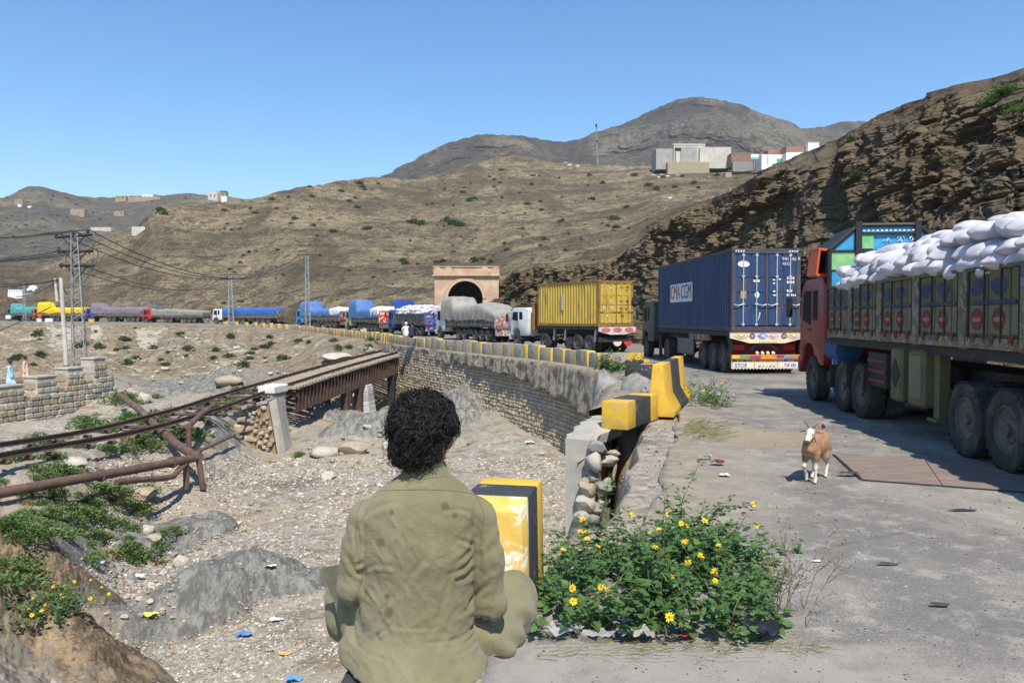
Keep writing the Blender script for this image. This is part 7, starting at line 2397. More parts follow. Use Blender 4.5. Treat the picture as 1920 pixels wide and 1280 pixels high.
# ---------------------------------------------------------------- the goat, walking towards the viewer
def goat_sdf(g):
 C = lambda a, b, ra, rb, k=.03, s=None: (cone_sdf(g, a, b, ra, rb, s), k)
 q = [cone_sdf(g, (0, .20, .435), (0, -.22, .455), .105, .118, (.88, 1, 1.06)),
   C((0, .02, .415), (0, -.16, .41), .112, .118, .05, (.98, 1, .98)), C((0, .21, .40), (0, .27, .42), .085, .07, .05, (.85, 1, 1.1)),
   C((0, .22, .47), (-.03, .345, .59), .068, .052, .05, (.85, 1, 1)),
   C((-.035, .345, .625), (-.035, .475, .535), .049, .030, .03, (.95, 1, 1)), C((-.035, .45, .545), (-.035, .505, .515), .030, .025, .015, (.95, 1, .9)),
   C((-.035, .40, .56), (-.035, .485, .505), .03, .018, .015)]
 for s in (-1, 1):
  e = np.array([-.035 + s * .045, .335, .635])
  q += [C(e, e + (s * .045, -.01, -.004), .016, .013, .012, (1, .6, 1)), C(e + (s * .045, -.01, -.004), e + (s * .088, -.006, -.026), .015, .005, .008, (1, .6, 1))]
 F1 = [(-.062, .20, .36), (-.066, .205, .30), (-.064, .225, .185), (-.062, .225, .055), (-.062, .245, .015)]
 F2 = [(.062, .20, .36), (.064, .19, .30), (.060, .262, .205), (.056, .185, .085), (.054, .180, .035)]
 B1 = [(-.062, -.20, .37), (-.066, -.15, .29), (-.062, -.275, .19), (-.06, -.235, .055), (-.06, -.215, .015)]
 B2 = [(.062, -.20, .37), (.066, -.10, .29), (.06, -.16, .185), (.058, -.085, .055), (.058, -.065, .015)]
 for L, r in ((F1, (.058, .040, .021, .016, .020)), (F2, (.058, .040, .021, .016, .020)), (B1, (.085, .058, .022, .017, .020)), (B2, (.085, .058, .022, .017, .020))):
  for i in range(4):
   q.append(C(L[i], L[i + 1], r[i], r[i + 1], .02 if i else .04, (.8, 1, 1) if i == 0 else None))
 q += [C((0, -.305, .50), (.004, -.345, .565), .028, .018, .03), C((.004, -.345, .565), (.006, -.335, .625), .022, .020, .012)]
 return sdf_union(g, q)
def goat_fur(V, n):
 return V + n * (.003 * fbm(V * 40, 3, 931))[:, None]
hg = Vector((-.50, -.68, 0)).normalized()
cg = gat(1529, 899, 0)
goat = thing('goat', 'small tan and white goat with thin horns standing on the dusty road', 'goat', (cg.x, cg.y, rz_at(cg.x, cg.y)), math.atan2(hg.y, hg.x) - math.pi / 2)
M_GOAT = Mat('goat_coat', .85, spec=.2)
_v = M_GOAT.co('obj')
_f = M_GOAT.noise(14, 6, .7, M_GOAT.co('obj', (1, .35, 1)))
_tan = M_GOAT.mix(M_GOAT.step(_f, .35, .65), (.40, .225, .13), (.27, .145, .085))
_tan = M_GOAT.mix(M_GOAT.attr('dark'), _tan, (.07, .045, .03))
M_GOAT.set('Base Color', M_GOAT.mix(M_GOAT.attr('white'), _tan, (.62, .54, .44)))
M_GOAT.bump(M_GOAT.noise(90, 4, .6, M_GOAT.co('obj', (1, .4, 1))), .4, .006)
gb, gV, gF = sdf_mesh('body', goat_sdf, (-.20, -.42, -.02), (.20, .56, .70), .0085, M_GOAT.m, goat, goat_fur)
x_, y_, z_ = gV.T
nn = .5 + .5 * fbm(gV * 12, 3, 941)
wh = sstep(.30, .22, z_ + .08 * (nn - .5)) * (1 - sstep(.02, .0, x_) * sstep(.24, .20, z_) * 0)
wh = np.maximum(wh, sstep(.40, .31, z_ + .05 * np.abs(y_)) * sstep(.05, .1, np.abs(y_ + .03)) * sstep(.12, .0, np.abs(x_)) * .75)
face = sstep(.345, .375, y_) * sstep(.50, .54, z_)
wh = np.maximum(wh * (y_ < .34), face)
wh = np.maximum(wh, sstep(-.27, -.30, y_) * sstep(.56, .50, z_))
dk = sstep(.455, .485, y_) * sstep(.05, .02, np.abs(x_ + .035)) * (z_ < .545)
dk = np.maximum(dk, sstep(.57, .60, z_) * sstep(-.30, -.32, y_))
dk = np.maximum(dk, sstep(.10, .13, np.abs(x_ + .035)) * sstep(.30, .32, y_))
dk = np.maximum(dk, sstep(.028, .012, z_))
dk = np.maximum(dk, .6 * sstep(.36, .30, z_) * sstep(.23, .27, z_) * (y_ > .1))
vattr(gb.data, 'white', np.clip(wh * (1 - dk), 0, 1))
vattr(gb.data, 'dark', np.clip(dk, 0, 1))
_fm = MB()
r_ = random.Random(15)
for k in range(2600):
 i = r_.randrange(len(gV))
 p = Vector(gV[i])
 if p.z < .16 or (p.y > .36 and p.z > .5):
  continue
 n_ = (p - Vector((0, p.y, .44))).normalized()
 e = p + (n_ * .25 + Vector((0, -.55, -.55))).normalized() * r_.uniform(.012, .028)
 _fm.cyl(p - n_ * .002, e, .0016, .0004, 3, False)
_fo = _fm.build('fur', paint('fawn_fur', (.44, .27, .16), (.30, .17, .10), 14, .85), goat, fix=False)
_fo['kind'] = 'stuff'
M_HORN = paint('horn', (.16, .13, .10), (.10, .08, .06), 12, .5)
for s in (-1, 1):
 MB().tube([(-.035 + s * .022, .335, .665), (-.035 + s * .045, .315, .70), (-.035 + s * .075, .295, .722), (-.035 + s * .10, .28, .728)], [.012, .010, .007, .003], 7).build('horn', M_HORN, goat, smooth=True)
 MB().rock((-.035 + s * .040, .405, .605), (.016, .018, .016), 2, 2, 0).build('eye', M_BLACK, goat, smooth=True)
# ---------------------------------------------------------------- small figures
def small_man(label, px, py, Y, cloth, face_dir, stride=.22, trousers_c=None, arm=(0, 0), hgt=1.74, grp=None, zoff=0.0, vest=None):
 p = at(px, py, Y)
 t = thing('person', label, 'person', (p.x, p.y, gz(p.x, p.y) if zoff is None else p.z), face_dir, grp)
 k = hgt / 1.74
 hd = np.array([0, .03, 1.62])
 def body(g):
  q = [ell_sdf(g, hd, (.075, .095, .115)), (cone_sdf(g, hd + (0, 0, -.08), (0, 0, 1.42), .05, .06), .03), (cone_sdf(g, (-.15, 0, 1.38), (.15, 0, 1.38), .06, .06), .05), (ell_sdf(g, (0, 0, 1.18), (.15, .10, .26)), .05), (ell_sdf(g, (0, 0, .95), (.14, .10, .13)), .05)]
  q.append((ell_sdf(g, hd + (0, .10, -.01), (.014, .022, .02)), .012))
  for s in (-1, 1):
   w = np.array([s * .22, s * arm[0] + .04, .80 + (arm[1] if s > 0 else 0)])
   e = np.array([s * .21, s * arm[0] * .4 - .02, 1.10])
   q += [(cone_sdf(g, (s * .18, 0, 1.37), e, .048, .038), .03), (cone_sdf(g, e, w, .036, .026), .012), (cone_sdf(g, w, w + (0, .02, -.09), .03, .022), .015)]
   for f in range(4):
    a = w + np.array([(f - 1.5) * .014, .02, -.09])
    q.append((cone_sdf(g, a, a + (0, .005, -.07), .010, .008), .006))
   f_ = np.array([s * .09, s * stride * 1.25, .06])
   kn = np.array([s * .10, s * stride * .6 + .05, .50])
   q += [(cone_sdf(g, (s * .09, 0, .92), kn, .085, .055), .04), (cone_sdf(g, kn, f_, .052, .036), .02), (cone_sdf(g, f_ + (0, -.03, -.02), f_ + (0, .14, -.03), .038, .032), .02)]
  return sdf_union(g, q)
 sdf_mesh('body', body, (-.36, -.5, -.02), (.36, .5, 1.8), .021, M_SKIN, t)
 def shirt(g):
  q = [cone_sdf(g, (-.16, 0, 1.37), (.16, 0, 1.37), .082, .082), (ell_sdf(g, (0, 0, 1.15), (.185, .135, .30)), .05), (cone_sdf(g, (0, 0, .95), (0, -.01, .55), .19, .25, (1, .85, 1)), .05)]
  for s in (-1, 1):
   w = np.array([s * .22, s * arm[0] + .04, .80 + (arm[1] if s > 0 else 0)])
   e = np.array([s * .21, s * arm[0] * .4 - .02, 1.10])
   q += [(cone_sdf(g, (s * .18, 0, 1.37), e, .068, .06), .03), (cone_sdf(g, e, e * .15 + w * .85, .06, .055), .02)]
  return np.maximum(sdf_union(g, q), .42 - g[..., 2])
 sdf_mesh('tunic', shirt, (-.42, -.5, .36), (.42, .5, 1.55), .022, cloth, t, lambda V, n: V + n * (.02 * fbm(V * np.array([9, 9, 3]), 3, 951))[:, None])
 def pants(g):
  q = []
  for s in (-1, 1):
   f_ = np.array([s * .09, s * stride * 1.2, .14])
   kn = np.array([s * .10, s * stride * .6 + .05, .50])
   q += [cone_sdf(g, (s * .09, 0, .8), kn, .12, .095), (cone_sdf(g, kn, f_, .095, .065), .03)]
  return sdf_union(g, q)
 sdf_mesh('trousers', pants, (-.36, -.5, .02), (.36, .5, .98), .024, trousers_c or cloth, t)
 sdf_mesh('hair', lambda g: np.maximum(ell_sdf(g, hd + (0, -.012, .025), (.090, .105, .118)), -ell_sdf(g, hd + (0, .11, -.06), (.085, .09, .13))), (-.13, .03 - .16, 1.42), (.13, .2, 1.80), .018, M_HAIR, t)
 if vest:
  sdf_mesh('waistcoat', lambda g: np.maximum(np.maximum(ell_sdf(g, (0, 0, 1.15), (.20, .15, .31)), .9 - g[..., 2]), ell_sdf(g, (0, .2, 1.3), (.05, .2, .4)) * -1), (-.3, -.3, .85), (.3, .3, 1.5), .022, vest, t)
 t.scale = (k, k, k)
 return t
B_SKY, B_PEACH = paint('pale_blue_cotton', (.42, .60, .78), (.34, .52, .72), 4, .85), paint('peach_cotton', (.68, .48, .33), (.58, .40, .27), 4, .85)
small_man('man in a pale blue tunic striding along the footpath behind the battlement wall', 20, 735, 43.5, B_SKY, -math.pi / 2 + .25, .26, None, (.10, 0))
m2 = small_man('man in a peach tunic carrying an orange can on the footpath', 51, 726, 44.0, B_PEACH, -math.pi / 2 + .2, .16, None, (-.04, 0))
m2.rotation_euler.x = .05
jp = at(62.5, 719, 43.85)
jc = thing('jerrycan', 'orange plastic can held by the man in peach', 'can', jp, .3)
MB().bbox((0, 0, -.10), (.30, .20, .38), .05).build('can_body', M_ORP, jc)
MB().tube([(-.09, 0, .09), (-.07, 0, .15), (.05, 0, .15), (.07, 0, .09)], .02, 6).cyl((.1, 0, .08), (.1, 0, .14), .03, n=8).build('handle', M_ORP, jc)
def crouched(label, px, py, Y, cloth, fd, vest=None, cap=False):
 p = at(px, py, Y)
 t = thing('person', label, 'person', p, fd)
 hd = np.array([0, .10, .80])
 KN = [np.array([s * .17, .36, .46]) for s in (-1, 1)]
 FT = [np.array([s * .13, .34, .0]) for s in (-1, 1)]
 HD = [np.array([s * .05, .42, .50]) for s in (-1, 1)]
 def body(g):
  q = [ell_sdf(g, hd, (.078, .095, .115)), (cone_sdf(g, hd + (0, -.02, -.07), (0, .03, .58), .05, .06), .03), (cone_sdf(g, (-.15, .02, .55), (.15, .02, .55), .06, .06), .05), (cone_sdf(g, (0, .02, .5), (0, -.05, .1), .13, .14), .05), (ell_sdf(g, hd + (0, .10, -.01), (.014, .022, .02)), .012)]
  for i, s in enumerate((-1, 1)):
   e = np.array([s * .24, .16, .36])
   q += [(cone_sdf(g, (s * .18, .02, .54), e, .048, .038), .03), (cone_sdf(g, e, HD[i], .036, .026), .012), (cone_sdf(g, HD[i], HD[i] + (-s * .02, .06, 0), .03, .02), .012)]
   q += [(cone_sdf(g, (s * .09, -.03, .1), KN[i], .08, .055), .04), (cone_sdf(g, KN[i], FT[i], .05, .036), .02), (cone_sdf(g, FT[i], FT[i] + (0, .13, -.02), .036, .03), .02)]
  return sdf_union(g, q)
 sdf_mesh('body', body, (-.4, -.35, -.1), (.4, .65, 1.0), .021, M_SKIN, t)
 def cl(g):
  q = [cone_sdf(g, (-.16, .02, .55), (.16, .02, .55), .085, .085), (cone_sdf(g, (0, .02, .5), (0, -.06, .06), .165, .20), .05)]
  for i, s in enumerate((-1, 1)):
   e = np.array([s * .24, .16, .36])
   q += [(cone_sdf(g, (s * .18, .02, .54), e, .066, .06), .03), (cone_sdf(g, e, e * .2 + HD[i] * .8, .058, .05), .02), (cone_sdf(g, (s * .09, -.03, .08), KN[i], .11, .09), .04), (cone_sdf(g, KN[i], FT[i] + (0, 0, .08), .09, .065), .03)]
  return sdf_union(g, q)
 sdf_mesh('tunic', cl, (-.45, -.4, -.14), (.45, .6, .75), .022, cloth, t)
 if vest:
  sdf_mesh('waistcoat', lambda g: cone_sdf(g, (0, .0, .5), (0, -.06, .10), .20, .215), (-.3, -.35, -.12), (.3, .3, .75), .022, vest, t)
 sdf_mesh('cap' if cap else 'hair', lambda g: np.maximum(ell_sdf(g, hd + (0, -.012, .03), (.092, .107, .115)), -ell_sdf(g, hd + (0, .11, -.06), (.09, .09, .13))), (-.13, -.08, .6), (.13, .26, 1.0), .018, M_WHITE if cap else M_HAIR, t)
 return t
crouched('man in white with a cap sitting on the striped barrier row', 762, 629, 55.0, M_WHITE, .3, None, True)
crouched('man in a dark navy shawl sitting beside the man in white on the barrier', 772, 629.5, 54.4, paint('navy_cloth', (.02, .025, .06)), -.2, None)
crouched('person in pale clothes sitting on the road by the red tailed lorry', 684, 627, 84.0, paint('cream_cloth', (.55, .50, .42)), 1.4)
small_man('man in yellow tunic standing by the cab of the red tailed lorry', 660, 617, 106, paint('straw_cotton', (.50, .46, .26)), 1.2, .05)
small_man('man in a dark brown tunic standing at the dark blue lorry', 757, 632, 80, paint('brown_cotton', (.10, .065, .05)), 2.4, .06)
# ================================================================ striped kerb blocks
P_YEL = paint('kerb_yellow', (.64, .405, .05), (.54, .33, .045), 4, .85, bump=.5, bscale=30, dirt=(.40, .35, .26), dscale=4, dmin=.57, dmax=.66)
P_YELF = paint('faded_kerb_yellow', (.62, .42, .09), (.50, .34, .09), 4, .85, bump=.4, bscale=30, dirt=(.42, .36, .26), dscale=3, dmin=.52, dmax=.66)
P_KBLK = paint('kerb_black', (.055, .055, .06), (.04, .04, .043), 4, .75, bump=.4, bscale=30, dirt=(.36, .34, .32), dscale=7, dmin=.58, dmax=.70)
P_KGRY = paint('kerb_concrete', (.36, .325, .27), (.27, .245, .205), 3, .9, bump=.4, bscale=30, dirt=(.18, .16, .13), dscale=3)
P_KOLD = paint('flaked_yellow', (.66, .45, .12), (.62, .38, .07), 5, .85, bump=.5, bscale=30, dirt=(.74, .68, .56), dscale=6, dmin=.50, dmax=.58)
def frustum(mb, L0, L1, prof):
 """slice of a kerb from L0 to L1 along y with the section prof (x,z)"""
 return mb.prism(prof, L0, L1, 'XZ')
def kerb(label, org, hd, bands, prof, name='kerb_block', cat='barrier', group=None, b=.025, chamfer=0.0, z=None):
 t = thing(name, label, cat, (org[0], org[1], org[2] if len(org) > 2 else 0), hd, group)
 y = 0
 n = len(bands)
 for k, (ln_, m_) in enumerate(bands):
  mb = MB()
  if k == 0 and chamfer:
   zt_ = max(p[1] for p in prof)
   pr2 = [(x * (1 if z_ < zt_ - .01 else .9), z_ if z_ < zt_ - .01 else z_ - chamfer) for x, z_ in prof]
   a = [(p[0], 0.0, p[1]) for p in pr2]
   m_2 = [(p[0], chamfer * 1.3, p[1]) for p in prof]
   c = [(p[0], ln_, p[1]) for p in prof]
   q = len(prof)
   mb.add(a + m_2 + c, [tuple(range(q)), tuple(reversed(range(2 * q, 3 * q)))] + [(i + r_ * q, (i + 1) % q + r_ * q, (i + 1) % q + (r_ + 1) * q, i + (r_ + 1) * q) for r_ in (0, 1) for i in range(q)])
  else:
   frustum(mb, y, y + ln_, prof)
  o = bevelled(mb, 'painted_band', m_, t, b if n == 1 else .012, 2)
  if k not in (0, n - 1):
   o.scale = (1.001, 1, 1.001)
  y += ln_
 return t
seat = kerb('dark painted parapet block under the sitting man', (-.335, 1.15, 0), -.02, [(1.9, P_KBLK)], [(-.25, -.3), (.14, -.3), (.12, .86), (-.215, .86)], b=.03)
bl2 = kerb('yellow and black block with flaking paint beyond the right arm of the sitting man', (-.13, 5.02, 0), -.2, [(.15, P_KOLD), (.34, P_KBLK), (.22, P_YEL)], [(-.225, -.03), (.225, -.03), (.21, .80), (-.21, .80)], chamfer=.07)
a_, b_ = at(1152, 806, 14.25), at(1152, 806, 14.25)
bl3 = kerb('yellow black yellow block left overhanging on the broken wall end', (a_.x, a_.y, -.04), math.atan2(.885, .465) - math.pi / 2, [(.45, P_YEL), (.88, P_KBLK), (.47, P_YEL)], [(-.25, 0), (.25, 0), (.24, .50), (-.24, .50)])
jp = [(-.30, 0), (.34, 0), (.34, .10), (.17, .40), (.11, 1.03), (-.09, 1.03), (-.15, .40), (-.30, .10)]
bl4 = kerb('tall flared yellow and black road barrier with a worn black stripe', (2.86, 15.75, 0), math.atan2(.952, .306) - math.pi / 2, [(1.25, P_YEL), (1.55, P_KBLK), (1.1, P_YEL)], jp, 'road_barrier')
sm = [(-.21, -.1), (.21, -.1), (.20, .50), (-.20, .50)]
kerb('black ended kerb block with a yellow band, tipped behind the tall barrier', (3.98, 27.0, .02), -.75, [(.55, P_KBLK), (.35, P_YEL)], sm)
kerb('short black and yellow kerb block right behind the tall barrier', (4.05, 24.6, .0), -.35, [(.45, P_KBLK), (.4, P_YEL), (.4, P_KBLK)], sm)
kerb('grey kerb block with a yellow end behind the bush on the wall corner', (4.6, 28.3, .05), 1.1, [(.5, P_YEL), (.55, P_KGRY)], [(x, z * 1.3) for x, z in sm])
kl = Line([(p.x, p.y) for p in catmull([(a + .34, b, 0) for a, b in WALL[9:22]], 6)])
s_, k_ = 1.2, 0
row = []
r_ = random.Random(31)
_kg = {}
while s_ < kl.L - 1.2:
 p, d = kl.at(s_)
 far_ = p.y > 60
 key = 'far' if far_ else 'near'
 if p.y < 112 or (k_ % 3 == 0):
  hd_ = math.atan2(d.y, d.x) - math.pi / 2 + r_.uniform(-.05, .05)
  z_ = road_z(p.y) - .02
  if key not in _kg:
   _kg[key] = kerb('kerb', (p.x, p.y, z_), hd_, [(.36, P_YELF), (1.02, P_KGRY)] if not far_ else [(.7, P_YELF), (.68, P_KGRY)], [(-.20, -.12), (.20, -.12), (.185, .62), (-.185, .62)], group='striped kerb blocks along the road edge', b=.03)
   o = _kg[key]
  else:
   o = dup(_kg[key], (p.x, p.y, z_), (r_.uniform(-.03, .03), r_.uniform(-.03, .03), hd_))
   o.scale = (1, 1, r_.uniform(.9, 1.08))
  row.append(o)
 s_ += 1.41 if not far_ else 1.42
 k_ += 1
for k, o in enumerate(row):
 y = o.location.y
 _on = ('first', 'second', 'third', 'fourth', 'fifth', 'sixth', 'seventh', 'eighth', 'ninth', 'tenth', 'eleventh', 'twelfth', 'thirteenth', 'fourteenth', 'fifteenth', 'sixteenth', 'seventeenth', 'eighteenth', 'nineteenth', 'twentieth')
 if k == 0:
  o['label'] = 'first grey and yellow kerb block beside the bush on the wall corner'
 elif k < 20:
  o['label'] = _on[k] + ' grey kerb block with a yellow end along the wall from the corner bush'
 elif y < 40:
  o['label'] = 'grey kerb block with a yellow end on the wall below the yellow container lorry'
 elif y < 50:
  o['label'] = 'grey kerb block with a yellow end in front of the grey tarpaulin lorry'
 elif y < 62:
  o['label'] = 'grey and yellow kerb block on the wall near the two men sitting'
 elif y < 85:
  o['label'] = 'small yellow kerb block where the row runs back to the bridge end'
 else:
  o['label'] = 'tiny yellow kerb block at the far bend before the blue lorries'
for k, (px, py, w, lb) in enumerate([(172, 601, 10, 'short yellow kerb block below the blue cab at the far left'), (92, 600, 14, 'pale kerb block below the orange cab at the far left'), (74, 600, 8, 'small white kerb stone between the green and orange lorries'), (16, 594, 9, 'square white stone beside the green lorry')]):
 p = at(px, py, 160)
 MB_ = MB().bbox((0, 0, .3), (w * .107, .5, .75), .05)
 tag(MB_.build('kerb_block', P_YEL if k == 0 else M_WHITE, loc=(p.x, p.y, p.z - .35)), lb, 'barrier')
# ================================================================ plants
def leaf_arrays(n_seg=3, fold=.25):
 """one ovate pointed leaf along +y, unit length"""
 ys = [0, .18, .42, .72, 1.0]
 ws = [.03, .30, .36, .20, 0.0]
 V = []
 for y, w in zip(ys, ws):
  z = -.18 * (y - .3) ** 2
  V += [(-w, y, z + w * fold), (0, y, z), (w, y, z + w * fold)]
 F = []
 for k in range(4):
  a = k * 3
  F += [(a, a + 1, a + 4, a + 3), (a + 1, a + 2, a + 5, a + 4)]
 return np.array(V), np.array(F)
def leaf_mat(name, a, b, c=None):
 m = Mat(name, .55, spec=.3)
 n = m.noise(9, 3, .6, m.co('obj', None, True))
 r = m.rand()
 t = m.attr('tint')
 k = m.math('FRACT', m.math('ADD', m.math('ADD', n, r), t))
 m.set('Base Color', m.ramp(k, [(0, a), (.5, b), (1, c or a)]))
 m.set('Transmission Weight', 0.0)
 m.set('Subsurface Weight', 0.0)
 tr = m.n.new('ShaderNodeBsdfTranslucent')
 m.put(tr.inputs['Color'], tuple(min(1, q * 1.9) for q in b))
 mx = m.n.new('ShaderNodeMixShader')
 mx.inputs[0].default_value = .22
 out = m.n['Material Output']
 m.l.new(m.b.outputs[0], mx.inputs[1])
 m.l.new(tr.outputs[0], mx.inputs[2])
 m.l.new(mx.outputs[0], out.inputs['Surface'])
 return m.m
M_LEAF = leaf_mat('bush_leaf', (.040, .105, .028), (.072, .155, .042), (.13, .19, .055))
M_LEAFD = leaf_mat('hill_leaf', (.075, .105, .040), (.105, .140, .055), (.135, .165, .07))
M_WEED = leaf_mat('weed_leaf', (.085, .150, .042), (.120, .195, .06), (.18, .215, .075))
M_STRAWL = leaf_mat('straw_leaf', (.25, .21, .09), (.33, .27, .12), (.20, .19, .07))
M_STEM = paint('green_stem', (.13, .16, .06), (.16, .13, .06), 20, .8)
M_TWIG = paint('dry_twig', (.24, .18, .12), (.16, .12, .08), 20, .9)
M_PETAL = paint('yellow_petal', (.80, .55, .015), (.78, .44, .01), 20, .6)
M_DISC = paint('flower_disc', (.42, .20, .02), (.30, .14, .02), 60, .8, bump=.6, bscale=200)
def orient(d, up=None, roll=0.0):
 d = Vector(d).normalized()
 q = d.to_track_quat('Y', 'Z').to_matrix()
 return q @ Matrix.Rotation(roll, 3, 'Y')
LV, LF = leaf_arrays()
def leaves_mesh(items, mat_, name='leaf'):
 """many leaves (matrix, size) as one mesh"""
 n = len(items)
 M = np.array([np.array(m) * s for m, s, p in items]).reshape(n, 3, 3)
 P = np.array([tuple(p) for m, s, p in items])
 V = np.einsum('nij,kj->nki', M, LV) + P[:, None]
 F = (LF[None] + (np.arange(n) * len(LV))[:, None, None]).reshape(-1, 4)
 me = arr_mesh(name, V.reshape(-1, 3), F, mat_, True)
 vattr(me, 'tint', np.repeat(np.random.RandomState(1).rand(n), len(LV)))
 return me
def flower_mesh(seed):
 r_ = random.Random(seed)
 mb = MB()
 n = 11
 for k in range(n):
  a = 2 * math.pi * k / n + r_.uniform(-.12, .12)
  M = Matrix.Rotation(a, 4, 'Z') @ Matrix.Rotation(r_.uniform(-.1, .45), 4, 'X')
  L = r_.uniform(.85, 1.05)
  mb.add([(-.06, .22, 0), (.06, .22, 0), (.16, .62 * L, .03), (0, L, 0), (-.16, .62 * L, .03)], [(0, 1, 2, 3, 4)], M)
 return mb.mesh('flower', M_PETAL, fix=False)
FLOW = [flower_mesh(k) for k in range(4)]
DISC = MB().lathe([(.30, -.02), (.28, .06), (.15, .11), (.001, .12)], n=10).mesh('disc', M_DISC, smooth=True)
def bush(label, roots, hmax, n_parts=300, n_flow=40, leaf=(.045, .085), lean=.5, seed=1, name='flowering_bush', mat_=None, cat='bush', per=26, fl=.022, wild=0, group=None):
 """leafy stems rising from the root points, with opposite leaves and yellow heads"""
 r_ = random.Random(seed)
 t = thing(name, label, cat, (0, 0, 0), 0, group)
 items, stems, tips = [], MB(), []
 for (x, y, z, h) in roots:
  p = Vector((x, y, z - .02))
  d = Vector((r_.gauss(0, lean), r_.gauss(0, lean) - .12, 1)).normalized()
  L = h * r_.uniform(.7, 1.12)
  n = 9
  path = [p.copy()]
  for k in range(n):
   d = (d + Vector((r_.gauss(0, .13), r_.gauss(0, .13), -.035))).normalized()
   p = p + d * L / n
   path.append(p.copy())
  stems.tube(path, [.005 * (1 - .07 * k) for k in range(n + 1)], 4, False)
  m = int(per * L / .6)
  for k in range(m):
   q = .12 + .88 * (k + r_.random()) / m
   i = min(int(q * n), n - 1)
   c = path[i].lerp(path[i + 1], q * n - i)
   az = r_.uniform(0, 2 * math.pi)
   s = r_.uniform(*leaf) * (1.1 - .55 * q)
   ld = Vector((math.cos(az), math.sin(az), r_.uniform(-.35, .55))).normalized()
   c2 = c + ld * s * .45
   items.append((orient(ld, roll=r_.uniform(-.6, .6)), s, c2))
  tips.append((path[-1], d))
 cpos = Vector((0, 0, CAM_H))
 items.sort(key=lambda q: (q[2] - cpos).length - q[1] * 6)
 pm = []
 for k in range(10):
  me = leaves_mesh([(Matrix.Identity(3), 1.0, (0, 0, 0))], mat_ or M_LEAF, 'leaf')
  pm.append(me)
 for k, (m, s, c) in enumerate(items[:n_parts]):
  o = link('leaf', pm[k % 10], t)
  o.matrix_basis = Matrix.Translation(c) @ m.to_4x4() @ Matrix.Scale(s, 4)
 if len(items) > n_parts:
  o = link('leaf', leaves_mesh(items[n_parts:], mat_ or M_LEAF), t)
  o['kind'] = 'stuff'
 stems.build('stem', M_STEM, t, fix=False)['kind'] = 'stuff'
 r_.shuffle(tips)
 tips = sorted(tips[:int(n_flow * 1.6)], key=lambda q: -q[0].z)[:n_flow] if wild == 0 else tips[:n_flow]
 for p, d in tips:
  f = link('flower', FLOW[r_.randrange(4)], t)
  fd = (d + Vector((r_.gauss(0, .5), -.5 + r_.gauss(0, .4), .4))).normalized()
  f.matrix_basis = Matrix.Translation(p + fd * .012) @ fd.to_track_quat('Z', 'Y').to_matrix().to_4x4() @ Matrix.Scale(fl * r_.uniform(.75, 1.25), 4)
  link('disc', DISC, f)
 return t
r_ = random.Random(77)
roots = []
while len(roots) < 210:
 px, y = r_.uniform(1005, 1475), r_.uniform(4.80, 6.7)
 x = X(px, y)
 u = (px - 1240) / 240
 if r_.random() < .25 * abs(u):
  continue
 h = .53 * (1 - .55 * abs(u) ** 2.2) * (1.0 if px < 1330 else .82)
 z = rz_at(x, y)
 roots.append((x, y, max(z, -.25), max(.22, h * r_.uniform(.75, 1.15))))
for px, y, h in ((1240, 6.9, 1.0), (1262, 6.8, .95), (1225, 6.8, .9), (1300, 6.6, .75), (1340, 6.2, .6), (1415, 5.9, .62), (1090, 5.7, .72), (1150, 6.0, .75), (1030, 5.3, .6)):
 roots.append((X(px, y), y, 0, h))
bush('leafy green bush with yellow daisy flowers before the broken wall', roots, .7, 300, 36, (.036, .105), seed=5, per=37, fl=.030)
r_ = random.Random(78)
c = at(1146, 690, 26.0)
bush('small green bush with yellow flowers on top of the wall corner', [(c.x + r_.gauss(0, .22), c.y + r_.gauss(0, .22), c.z - .1, r_.uniform(.3, .85)) for k in range(60)], .8, 60, 14, (.08, .15), .6, 6, per=16, fl=.045)
c = gat(1290, 745)
bush('scraggly yellow flowered plant growing on the road side of the tall barrier', [(c.x + r_.gauss(.15, .25), c.y + r_.uniform(-2.6, 1.0), 0, r_.uniform(.2, .85)) for k in range(60)], .6, 60, 12, (.06, .12), .45, 7, per=16, fl=.035)
c = seen(85, 1150, [ground_bvh])[0]
bush('yellow flowered plant on the brown rocks at the lower left', [(c.x + r_.gauss(0, .35), c.y + r_.gauss(0, .3), c.z, r_.uniform(.3, .6)) for k in range(60)], .6, 80, 18, (.05, .10), .5, 8, per=18, fl=.035, wild=1)
c = at(1188, 690, 26.5)
bush('straggly weeds with yellow heads between the short kerb blocks', [(c.x + r_.gauss(0, .5), c.y + r_.gauss(0, .6), 0.05, r_.uniform(.2, .5)) for k in range(24)], .6, 30, 8, (.05, .1), .6, 9, per=12, fl=.03)
dt = thing('dry_plant', 'dry leafless twigs standing at the right end of the flowering bush', 'plant')
r_ = random.Random(12)
for k in range(9):
 px = r_.uniform(1455, 1520)
 p = Vector((X(px, r_.uniform(4.95, 5.3)), r_.uniform(4.95, 5.3), 0))
 mb = MB()
 def twig(p, d, L, w, lev):
  pts = [p]
  for i in range(6):
   d = (d + Vector((r_.gauss(0, .10), r_.gauss(0, .10), .01))).normalized()
   pts.append(pts[-1] + d * L / 6)
  mb.tube(pts, [w * (1 - .12 * i) for i in range(7)], 4, False)
  if lev:
   for q in range(5 if lev == 2 else 3):
    i = r_.randrange(2, 6)
    twig(pts[i], (d + Vector((r_.gauss(0, .5), r_.gauss(0, .5), .1))).normalized(), L * r_.uniform(.25, .45), w * .6, lev - 1)
  else:
   mb.rock(pts[-1], (.012, .012, .014), 4, 1, .3)
 twig(p, Vector((r_.gauss(.12, .15), r_.gauss(0, .2), 1)).normalized(), r_.uniform(.30, .62), .0035, 2)
 mb.build('twig', M_TWIG, dt, fix=False)
tag(dt.children[0], None)
